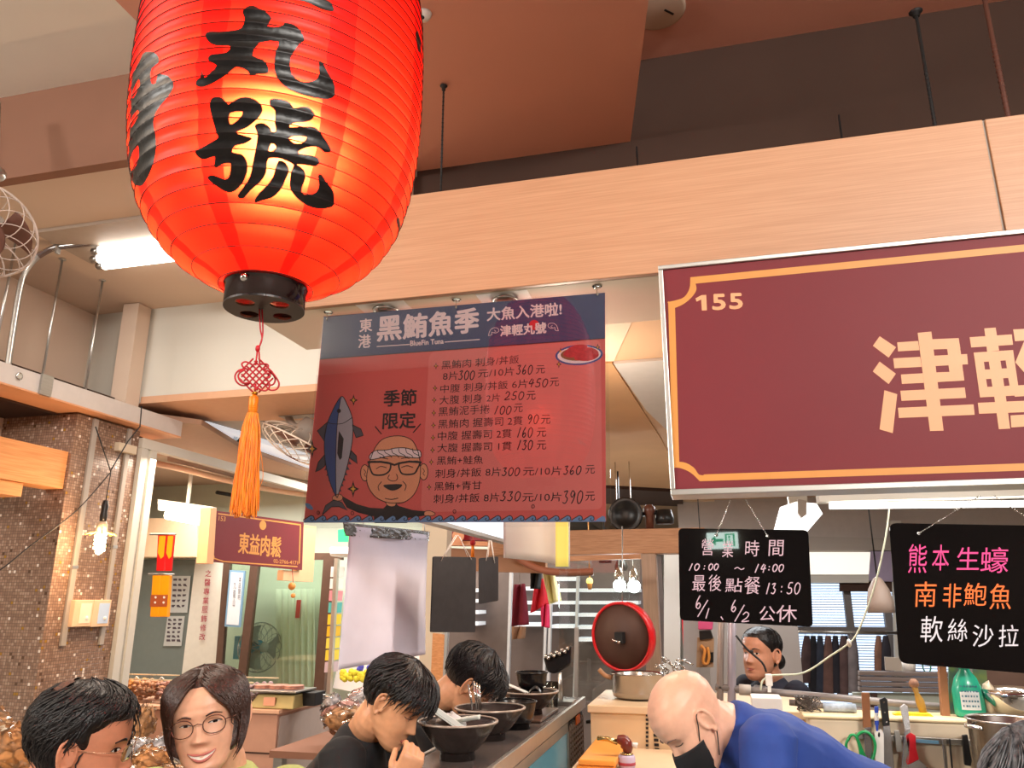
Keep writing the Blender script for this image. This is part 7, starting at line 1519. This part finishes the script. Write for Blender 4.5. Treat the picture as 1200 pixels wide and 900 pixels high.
def face_bits(o, M, eyes='open', brow=M_hair, lip=S(176, 92, 82), smile=0., seed=0, bthick=.0022):
    mb = MB()
    for sx in (-1, 1):                 # brows
        pts = [on_face(sx*x, z, .0012) for x, z in ((.015, .0165), (.024, .0205), (.034, .0215), (.046, .0165))]
        mb.tube([M @ p for p in catmull(pts, 3)], [bthick*(.6+.6*math.sin(pi*min(1, i/9+.15))) for i in range(10)], 6, flat=.5)
    mb.build('eyebrow', brow, o, kind=None)
    mb = MB(); wb = MB(); ib = MB(); lid = MB()
    for sx in (-1, 1):
        cx_ = .0305*sx
        if eyes == 'closed':
            pts = [on_face(cx_+x, z-.003, .0012) for x, z in ((-.013, .001), (-.006, -.0015), (.002, -.002), (.009, -.0012), (.014, .001))]
            mb.tube([M @ p for p in catmull(pts, 3)], .0009, 5)
        else:
            h = .0042 if eyes == 'open' else .003
            up_ = [(x, h*math.cos(x/.0135*pi/2)**.8 if abs(x) < .0135 else 0) for x in [-.0134+.00268*i for i in range(11)]]
            loop = [(x, z) for x, z in up_]+[(x, -z*.75) for x, z in reversed(up_[1:-1])]
            V = [M @ on_face(cx_+x, z, .0010) for x, z in loop]; wb.add(V, [tuple(range(len(V)))] if sx else [])
            k = len(V); V2 = []
            for q in range(14):
                a = 2*pi*q/14; dx, dz = .0048*math.cos(a), .0048*math.sin(a); dz = max(-h*.8, min(h, dz)); V2.append(M @ on_face(cx_+dx, dz, .0014))
            ib.add(V2, [tuple(range(14))])
            mb.tube([M @ on_face(cx_+x, z, .0016) for x, z in up_], .0009, 5)
            lid.tube([M @ on_face(cx_+x, z*1.7+.0012, .0010) for x, z in up_], .0006, 4)
    mb.build('eyelash', M_black, o)
    if eyes != 'closed':
        wb.build('eye_white', mat('eye_white', S(226, 216, 208), .3), o); ib.build('iris', mat('iris_dark', S(34, 22, 20), .15), o)
    mb = MB(); W_ = .0215*(1+.35*smile)
    def lipline(t): return (t*W_, -.0675+smile*.007*t*t)
    if smile:
        U = [(x, z) for x, z in (lipline(t/6) for t in range(-6, 7))]
        vt = [M @ on_face(x, z, .0035) for x, z in U]+[M @ on_face(x, z-.0105*(1-(x/W_)**2), .0035) for x, z in reversed(U)]
        MB().add(vt, [tuple(range(len(vt)))]).build('teeth', mat('teeth', S(238, 228, 214), .3), o)
        mb.tube([M @ on_face(x, z+.001, .002) for x, z in U], [.0008+.0022*(1-(x/W_)**2) for x, z in U], 6); mb.tube([M @ on_face(x, z-.0120*(1-(x/W_)**2), .0015) for x, z in U], [.0008+.003*(1-(x/W_)**2) for x, z in U], 6)
    else:
        for dz, r0_ in ((.0028, .0026), (-.0034, .0032)):
            U = [lipline(t/6) for t in range(-6, 7)]; mb.tube([M @ on_face(x, z+dz*(1-(x/W_)**2), .0002) for x, z in U], [.0007+r0_*(1-(x/W_)**2) for x, z in U], 6, flat=.6)
    mb.build('lips', mat('lip_%d' % seed, lip, .4), o)
def glasses(o, M, m, w_=.0245, h_=.019, r_=.0008, round_=2.4, dz=-.002, temple=True):
    mb = MB(); gl2 = MB(); e = round_
    for sx in (-1, 1):
        pts = []
        for k in range(29):
            t = 2*pi*k/28; u, v = math.cos(t), math.sin(t); q = (abs(u)**e+abs(v)**e)**(-1/e); pts.append(M @ Vector((sx*.0325+w_*u*q, .0985-.010*abs((sx*.0325+w_*u*q)/.06)**2, dz+h_*v*q)))
        mb.tube(pts, r_, 6); gl2.add(pts[:-1], [tuple(range(28))])
        if temple: mb.tube([M @ Vector(p) for p in ((sx*(.0325+w_), .0925, dz+.006), (sx*.073, .06, dz+.006), (sx*.0785, .0, dz+.008), (sx*.077, -.018, dz-.004), (sx*.074, -.026, dz-.02))], r_*1.1, 6)
    mb.tube([M @ Vector(p) for p in ((-.0085, .098, dz+.004), (0, .100, dz+.007), (.0085, .098, dz+.004))], r_, 6)
    g_ = mb.build('glasses_frame', m, o); gl2.build('glasses_lens', M_acry, g_)
    return g_
def arm(mb, pts, rs, M=None): mb.tube(catmull(pts, 5), [rs[min(len(rs)-1, i//5)]+(rs[min(len(rs)-1, i//5+1)]-rs[min(len(rs)-1, i//5)])*((i % 5)/5) for i in range((len(pts)-1)*5+1)], 14)
def hand(mb, W, dirv, nrm, curl=(1.1, 1.2, 1.3, 1.4), s=1., thumb=1, side=1):   # wrist, direction of fingers, back-of-hand normal
    d = Vector(dirv).normalized(); n = Vector(nrm); n = (n-d*n.dot(d)).normalized(); x = d.cross(n)*side; W = Vector(W)
    loft(mb, [(W-d*.02*s, x*.024*s, n*.019*s), (W+d*.01*s, x*.028*s, n*.017*s), (W+d*.05*s, x*.038*s, n*.015*s), (W+d*.085*s, x*.040*s, n*.013*s), (W+d*.094*s, x*.036*s, n*.009*s)], 16)
    for i, (off, L_) in enumerate(((.030, .072), (.010, .080), (-.010, .074), (-.029, .058))):
        p = W+d*.086*s+x*off*s; a = .25; dd = d; pts = [p-d*.015*s, p]; c = curl[i]
        for j, f in enumerate((.45, .32, .23)):
            a += c*(.9 if j == 0 else 1.0)*(.55 if j == 0 else .75); v = d*math.cos(a)-n*math.sin(a); pts.append(pts[-1]+v*L_*f*s)
        mb.tube(catmull(pts, 3), [.0088*s, .0088*s, .009*s, .0088*s, .0085*s, .008*s, .0085*s, .008*s, .0078*s, .0076*s, .0074*s, .007*s, .0055*s][:len(catmull(pts, 3))], 10)
    p = W+d*.025*s+x*.026*s; t1 = (x*.75+d*.6-n*.25*thumb).normalized(); t2 = (d*.8+x*.1-n*.6*thumb).normalized()
    mb.tube(catmull([p-t1*.01*s, p+t1*.028*s, p+t1*.028*s+t2*.032*s, p+t1*.026*s+t2*.032*s+(t2-n*.3).normalized()*.024*s], 3), [.012*s, .0125*s, .012*s, .0115*s, .0105*s, .0098*s, .0102*s, .0098*s, .009*s, .0065*s], 10)
UPV = Vector((0, 0, 1)); RT = Vector((_r.x, _r.y, 0)); AW = Vector((_f.x, _f.y, 0)).normalized()
def dv(r_, a, u_): return RT*r_+AW*a+UPV*u_     # picture right, away, up
def person(label, C, fwd, up, scale=1., chest=None, neck=None, hip=None, side=None, skin=None, shirt=None, sleeve=None, handspec=None, arms=None, shw=.19, collar=.062, legs=True, pants=None, stand=False, neckr=.054):
    M = frame(C, fwd, up, scale); hip = Vector(hip); scale = scale[0] if isinstance(scale, tuple) else scale
    o = thing('person', label, 'person', (hip.x, hip.y, 0)); nb = M @ Vector((0, -.035, -.075)); side = Vector(side).normalized()
    neck = Vector(neck); chest = Vector(chest); mb = MB(); add_head(mb, M, 1.)
    axis = (neck-chest).normalized(); frt = side.cross(axis).normalized()
    mb.tube(catmull([M @ Vector((0, -.03, -.03)), nb, (nb+neck)/2, neck, neck-axis*.06], 4), [neckr*scale*(1+.004*i) for i in range(17)], 24)
    ts = [(neck-axis*.005, .05, .05), (neck-axis*.03, .09, .06), (neck-axis*.055, shw*.82, .07), (neck-axis*.09, shw*.98, .085), (neck.lerp(chest, .55), shw*.92, .10), (chest, shw*.84, .11), (chest.lerp(hip, .5), shw*.76, .105), (hip, shw*.84, .12)]
    loft(mb, [(c, side*a*.93, frt*b*.9) for c, a, b in ts]);
    sb = MB()
    loft(sb, [(c, side*a*1.02+side*.004, frt*(b*1.04+.004)) for c, a, b in [(neck+axis*.004, collar, collar*.97), (neck-axis*.012, collar+.012, collar+.004), (neck-axis*.03, .100, .066)]+ts[2:]])
    for i, A_ in enumerate(arms or []):
        p = [Vector(q) for q in A_]; arm(mb, p, [.045, .043, .036, .033, .026, .024][:len(p)] if len(p) > 4 else [.047, .038, .034, .025])
        if sleeve: 
            k = catmull(p, 5); n_ = int(len(k)*sleeve); sb.tube([p[0]+(p[0]-p[1])*.15]+k[:n_], [.066]+[.064-.008*t/n_ for t in range(n_)], 16)
        sb.ball(p[0], .066, 16)
    for hs in (handspec or []): hand(mb, *hs[0], **hs[1])
    Mi = M.inverted()
    def tint(p):
        q = Mi @ p; r_ = 1.
        if -.115 < q.z < .03 and q.y > .03: a = .10*(g1(abs(q.x)-.04, .02)*g1(q.z+.03, .022))+.10*g1(q.x, .014)*g1(q.z+.035, .012); return (1, 1-a*1.2, 1-a*1.3)
        if abs(q.x) > .066 and abs(q.z) < .04: return (1, .86, .84)
        return (1, 1, 1)
    body = remesh(mb, 'body', skin, o, .0033, 2, tint)
    if shirt:
        s_ = remesh(sb, 'shirt', shirt, o, .006, 4)
        # folds
        me = s_.data
        nv = len(me.vertices); co = [0.]*(3*nv); me.vertices.foreach_get('co', co); no = [0.]*(3*nv); me.vertex_normals.foreach_get('vector', no)
        for i in range(0, 3*nv, 3):
            f = noise.noise(Vector((co[i]*9, co[i+1]*9, co[i+2]*5)))*.007+noise.noise(Vector((co[i]*24, co[i+1]*24, co[i+2]*11+4)))*.004
            for j in (0, 1, 2): co[i+j] += no[i+j]*f
        me.vertices.foreach_set('co', co); me.update()
    if legs:
        pb = MB(); fr2 = Vector((frt.x, frt.y, 0)).normalized(); 
        if frt.z > .7: fr2 = Vector((fwd[0], fwd[1], 0)).normalized()
        for sg_ in (-1, 1):
            h0 = hip+side*sg_*.09; 
            if stand: pts = [h0+UPV*.02, (h0.x, h0.y, .48), (h0.x, h0.y, .06)]
            else: kn = h0+fr2*.36+UPV*(-.02); pts = [h0, kn, (kn.x, kn.y, kn.z*.5), (kn.x, kn.y, max(.06, kn.z-.50))]
            pb.tube(pts, [.085, .062, .052, .042][:len(pts)], 14); e = pts[-1]; 
            pb.cbox((e[0]+fr2.x*.06, e[1]+fr2.y*.06, e[2]-.03), (.11, .24, .06), math.atan2(-fr2.x, fr2.y))
        pb.build('trousers', pants or M_blackm, o)
        if not stand:
            t = thing('bar_stool', 'round bar stool under '+label[:label.find(' ', 14)].strip() if 0 else 'round bar stool under the '+label.split(' ', 1)[1][:48].rsplit(' ', 1)[0], 'stool', (hip.x, hip.y, 0))
            sz = hip.z-.125; MB().lathe([(0, sz-.04), (.16, sz-.04), (.17, sz-.02), (.16, sz), (0, sz)], (hip.x, hip.y, 0), 24).build('seat', M_blackm, t)
            MB().lathe([(.2, 0), (.2, .015), (.03, .03), (.022, sz-.04), (0, sz-.04)], (hip.x, hip.y, 0), 24).build('pedestal', M_steel, t)
    return o, M
def fake(th, a, b, w_): return 1/(1+math.exp(-(th-a)/w_))*1/(1+math.exp((th-b)/w_))
sg_f = lambda x, k=.004: 1/(1+math.exp(-max(-50, min(50, x/k))))
Sk1 = skin_mat('skin_boy', S(222, 160, 120)); Sk2 = skin_mat('skin_woman', S(238, 178, 146)); Sk3 = skin_mat('skin_man', S(214, 140, 108)); Sk4 = skin_mat('skin_cook', S(240, 184, 156)); Sk5 = skin_mat('skin_older', S(206, 146, 118))
# ---- the boy eating, nearest the bowls
C = at(463, 824, Y=2.26)
nk = at(428, 858, Y=2.31); fw = dv(.80, -.30, -.50); ch = nk+dv(-.10, .02, -.24); hp_ = nk+dv(-.16, .02, -.46)
sd = dv(.12, .99, 0)
sh = lambda k: nk+sd.normalized()*k*.165+dv(-.01, 0, -.055)
sh = lambda k: nk+sd.normalized()*k*.17+dv(-.01, 0, -.05)
near = sh(-1); far = sh(1); hw_ = at(468, 922, Y=2.10)
boy, M1 = person('boy in a black t-shirt bending over his food with a hand at his mouth', C, fw, dv(.50, -.05, .85), .98, ch, nk, hp_, sd, Sk1, mat('tshirt_black', S(24, 23, 26), .8, var=.2, scale=12), .48,
    [((hw_, dv(.42, .05, .9), dv(.40, -.88, .25)), dict(curl=(1.0, 1.1, 1.2, 1.35), s=.88, side=-1, thumb=.8))],
    [(near, near+dv(.02, -.06, -.14), near+dv(.10, -.05, -.25), hw_+dv(-.03, 0, -.16), hw_), (far, far+dv(.06, .04, -.16), far+dv(.14, .02, -.26), far+dv(.26, -.02, -.24))], .18)
face_bits(boy, M1, 'closed', seed=1, lip=S(190, 104, 92))
def mboy(th, z):
    a = abs(th); line = .060 if a < .7 else .060-(a-.7)*.05 if a < 1.3 else (.028 if a < 1.72 else -.012-(a-1.72)*.028)
    return sg_f(z-line, .0035)
hair(boy, M1, mboy, lambda th, z: .012+.011*max(0, min(1, (z+.03)/.08)), [(170, -3.14, 3.14, .075, .114, .075, .5, .004, .004), (120, -1.1, 1.1, .07, .1, .06, .25, .006, .008), (120, 1.8, 4.5, .01, .08, .045, .12, .002, .001), (50, 1.0, 1.7, .05, .08, .022, -.1, .002, .001), (50, -1.7, -1.0, .05, .08, .022, .1, .002, .001)], M_hair, 3, lockw=.0042)
# ---- the second boy, head down
C = at(551, 801, Y=2.86)
nk = at(512, 822, Y=2.92); fw = dv(.74, .02, -.68); sd = dv(.0, 1, .05); ch = nk+dv(-.04, .05, -.25); hp_ = nk+dv(-.12, .1, -.48)
sh = lambda k: nk+sd.normalized()*k*.17+dv(0, 0, -.06)
b2, M2 = person('boy in black with his face hidden over a bowl behind the first boy', C, fw, dv(.66, .0, .75), 1.04, ch, nk, hp_, sd, Sk1, MATS['tshirt_black'], .5, [], [(sh(-1), sh(-1)+dv(.05, 0, -.15), sh(-1)+dv(.12, -.02, -.27), sh(-1)+dv(.22, 0, -.30)), (sh(1), sh(1)+dv(.04, 0, -.15), sh(1)+dv(.1, 0, -.27), sh(1)+dv(.2, 0, -.28))], .18)
face_bits(b2, M2, 'closed', seed=1)
hair(b2, M2, mboy, lambda th, z: .012+.010*max(0, min(1, (z+.03)/.08)), [(170, -3.14, 3.14, .075, .114, .07, -.5, .004, .004), (120, -1.2, 1.2, .066, .1, .06, .3, .007, .012), (120, 1.8, 4.5, .01, .08, .045, .12, .002, .002), (90, 1.0, 1.7, .04, .08, .04, -.1, .002, .002), (90, -1.7, -1.0, .04, .08, .04, .1, .002, .002)], M_hair, 9, lockw=.0042)
# ---- the smiling woman with glasses
C = at(243, 842, Y=1.62)
nk = at(258, 903, Y=1.70); fw = dv(.16, -.98, -.02); sd = dv(1, .12, 0); ch = nk+dv(.02, .02, -.25); hp_ = nk+dv(.04, .03, -.48)
sh = lambda k: nk+sd.normalized()*k*.155+dv(0, 0, -.055)
wo, M3 = person('smiling woman with round thin glasses, brown bob and light green top', C, fw, dv(-.17, 0, .98), (.99, .94, .90), ch, nk+dv(0, 0, .01), hp_, sd, Sk2, mat('top_green', S(184, 190, 118), .8, var=.1, scale=20), .5, [], [(sh(-1), sh(-1)+dv(-.03, 0, -.15), sh(-1)+dv(-.02, -.1, -.27), sh(-1)+dv(.08, -.2, -.26)), (sh(1), sh(1)+dv(.03, 0, -.15), sh(1)+dv(.02, -.1, -.27), sh(1)+dv(-.06, -.2, -.26))], .17)
face_bits(wo, M3, 'small', M_hairb, S(200, 112, 102), 1., 3, .0015)
glasses(wo, M3, mat('glass_wire', S(96, 60, 50), .3, .7), .0225, .0195, .0011, 2.2, -.003)
def mwo(th, z):
    a = abs(th); line = .086 if a < .25 else .086-(a-.25)*.075 if a < 1.08 else -.068
    return sg_f(z-line, .004)
hair(wo, M3, mwo, lambda th, z: .006+.008*sg_f(abs(th)-1.0, .16)*(1-.45*max(0, z)/.1)+.003*max(0, z)/.1, [(120, .05, .9, .085, .112, .12, .95, .005, .006), (120, -.9, -.05, .085, .112, .11, -.95, .005, .006), (200, 1.15, 5.1, .05, .1, .11, .05, .002, .003), (90, 1.1, 1.7, .02, .06, .10, .02, .004, .003), (90, -1.7, -1.1, .02, .06, .10, -.02, .004, .003)], M_hairb, 5, lockw=.0040)
# ---- the balding man at the left edge
C = at(97, 872, Y=1.46)
nk = at(76, 938, Y=1.53); fw = dv(.93, .22, -.10); sd = dv(.42, -.9, 0); ch = nk+dv(-.03, 0, -.24); hp_ = nk+dv(-.05, 0, -.47)
sh = lambda k: nk+sd.normalized()*k*.17+dv(0, 0, -.06)
mn, M4 = person('man with thinning black hair and rimless glasses seen from behind, left edge', C, fw, dv(.05, -.05, 1), 1.0, ch, nk, hp_, sd, Sk3, mat('shirt_dark', S(60, 56, 60), .8, var=.2), .5, [], [(sh(-1), sh(-1)+dv(0, .02, -.15), sh(-1)+dv(.05, .08, -.27), sh(-1)+dv(.14, .14, -.27)), (sh(1), sh(1)+dv(0, 0, -.15), sh(1)+dv(.05, .02, -.27), sh(1)+dv(.14, .1, -.27))], .18)
face_bits(mn, M4, 'open', seed=4, lip=S(180, 96, 86))
glasses(mn, M4, mat('wire_gold', S(200, 160, 130), .25, .8), .0235, .015, .0007, 2.8, -.003)
def mman(th, z):
    a = abs(th); line = .066 if a < .8 else .066-(a-.8)*.05 if a < 1.3 else (.012 if a < 1.75 else -.065)
    return sg_f(z-line, .004)*(1 if z < .098 else .75)
hair(mn, M4, mman, lambda th, z: .011+.006*max(0, min(1, (z+.03)/.08)), [(170, 1.2, 5.1, .05, .112, .08, .8, .002, .001), (80, -1.2, 1.2, .085, .112, .04, .8, .002, 0), (20, -.7, .7, .085, .105, .035, .6, .002, .0), (160, 1.2, 5.0, .0, .08, .05, .25, .001, .001)], M_hair, 15, lockw=.0026)
hm = MB(); hm.grid(lambda u, v: M4 @ head_pt(pi+(v-.5)*1.5, .096+.014*u, .0155+.002*math.sin(pi*u)*math.sin(pi*v)), 8, 10); hm.build('thinning_patch', mat('scalp', S(120, 78, 62), .5, col2=S(50, 36, 32), scale=300), mn)
# ---- the cook in blue with a black mask
C = at(809, 843, Y=2.08)
nk = at(848, 850, Y=2.13); fw = dv(-.64, -.20, -.72); up = dv(-.70, -.06, .66)
ax = dv(.83, .18, -.50).normalized(); ch = nk+ax*.22; hp_ = Vector((nk+ax*.45)); sd = dv(.10, -.97, .06)
sh = lambda k: nk+sd.normalized()*k*.175+ax*.05
ck, M5 = person('bald cook in a blue t-shirt and black mask bending over his work', C, fw, up, .98, ch, nk+ax*.005, hp_, sd, Sk4, mat('tshirt_blue', S(44, 72, 152), .75, var=.15, scale=10), .5,
    [((sh(1)+dv(-.17, -.04, -.50), dv(-.5, .1, -.6), dv(-.3, -.7, .4)), dict(curl=(.6, .7, .8, .9), s=1, side=1)), ((sh(-1)+dv(-.20, -.02, -.48), dv(-.5, .1, -.6), dv(-.3, .4, .6)), dict(curl=(.6, .7, .8, .9), s=1, side=-1))],
    [(sh(1), sh(1)+dv(-.02, -.02, -.15), sh(1)+dv(-.03, -.04, -.28), sh(1)+dv(-.10, -.04, -.40), sh(1)+dv(-.17, -.04, -.50)), (sh(-1), sh(-1)+dv(-.04, 0, -.15), sh(-1)+dv(-.06, 0, -.27), sh(-1)+dv(-.12, 0, -.38), sh(-1)+dv(-.20, -.02, -.48))], .185, stand=True, pants=mat('trousers_grey', S(60, 62, 70), .8), neckr=.057)
face_bits(ck, M5, 'closed', mat('brow_grey', S(120, 92, 80), .7), seed=5)
mk = MB()
def mkf(u, v):
    th = (u-.5)*2.5; zt = -.016-.012*abs(u-.5)*2; zb_ = -.128+.03*abs(u-.5)*2; z = zt+(zb_-zt)*v
    bulge = .006+.020*math.exp(-((u-.5)/.16)**2)*math.sin(pi*min(1, v*1.0+.12))+.006*math.sin(pi*v)
    w_ = lerp_tab(HW, max(z, -.10)); f = lerp_tab(HF, max(z, -.10)); b = lerp_tab(HB, max(z, -.09)); yc = (f+b)/2
    return M5 @ Vector(((w_+.006)*math.sin(th)*1.02, yc+(f-yc+bulge)*math.cos(th)+.002, z))
mk.grid(mkf, 36, 20); mk.build('face_mask', mat('mask_black', S(28, 27, 30), .7, var=.15), ck, solid=.0018)
mb = MB()
for sx in (-1, 1):
    a = sx*1.2
    mb.tube([M5 @ Vector(p) for p in catmull([(sx*.066, .040, -.025), (sx*.077, .020, .0), (sx*.083, .002, .022), (sx*.086, -.016, .015), (sx*.085, -.020, -.012), (sx*.078, -.004, -.040), (sx*.060, .030, -.082)], 5)], .0014, 6)
mb.build('mask_loop', M_black, ck, kind=None)
# ---- the older woman behind
C = at(892, 766, Y=4.35)
nk = at(903, 795, Y=4.42); fw = dv(-.80, -.58, .06); sd = dv(-.5, .86, 0); ch = nk+dv(.02, 0, -.26); hp_ = nk+dv(.03, 0, -.50)
sh = lambda k: nk+sd.normalized()*k*.165+dv(0, 0, -.06)
ow, M6 = person('older woman with dark hair in a bun and navy jacket looking left', C, fw, dv(.02, 0, 1), 1.12, ch, nk, hp_, sd, Sk5, mat('jacket_navy', S(34, 36, 52), .8, var=.2), .9, [], [(sh(-1), sh(-1)+dv(-.02, -.04, -.15), sh(-1)+dv(-.06, -.12, -.24), sh(-1)+dv(-.14, -.1, -.16)), (sh(1), sh(1)+dv(0, 0, -.15), sh(1)+dv(0, -.05, -.27), sh(1)+dv(-.08, -.12, -.26))], .18, stand=True)
face_bits(ow, M6, 'open', M_hair, S(160, 84, 76), 0, 6)
def mow(th, z):
    a = abs(th); line = .072 if a < .5 else .072-(a-.5)*.065 if a < 1.3 else (.012 if a < 1.75 else -.05)
    return sg_f(z-line, .003)
hair(ow, M6, mow, lambda th, z: .007, [(150, 1.0, 5.2, .06, .112, .05, .1, .001, 0)], M_hair, 21, lockw=.003)
mb = MB(); mb.ball(M6 @ Vector((0, -.122, -.03)), .042, 20, sc=(.9, 1, 1)); mb.build('hair_bun', M_hair, ow)
mb = MB(); loft(mb, [(nk+dv(0, 0, -.005), sd.normalized()*.062, dv(.8, .5, 0)*.06), (nk+dv(0, 0, -.03), sd.normalized()*.085, dv(.8, .5, 0)*.075), (nk+dv(0, 0, -.06), sd.normalized()*.11, dv(.8, .5, 0)*.09)]); mb.build('grey_collar', mat('collar_grey', S(176, 176, 184), .8, var=.3, scale=30), ow)
# ---- grey haired person at the right corner
C = at(1240, 938, Y=1.75)
nk = C+dv(.03, .02, -.16); sd = dv(.3, .95, 0); ch = nk+dv(.02, 0, -.24); hp_ = nk+dv(.03, 0, -.36)
sh = lambda k: nk+sd.normalized()*k*.165+dv(0, 0, -.06)
gp, M7 = person('person with short grey hair at the bottom right corner', C, dv(-.8, .3, -.5), dv(-.1, 0, 1), 1.0, ch, nk, hp_, sd, Sk5, mat('shirt_grey', S(90, 90, 96), .8), .5, [], [], .18, stand=True)
face_bits(gp, M7, 'open', seed=6)
hair(gp, M7, mboy, lambda th, z: .014+.006*max(0, min(1, (z+.03)/.08)), [(420, -3.14, 3.14, .05, .114, .075, .6, .003, .002)], M_hairg, 31, lockw=.003)
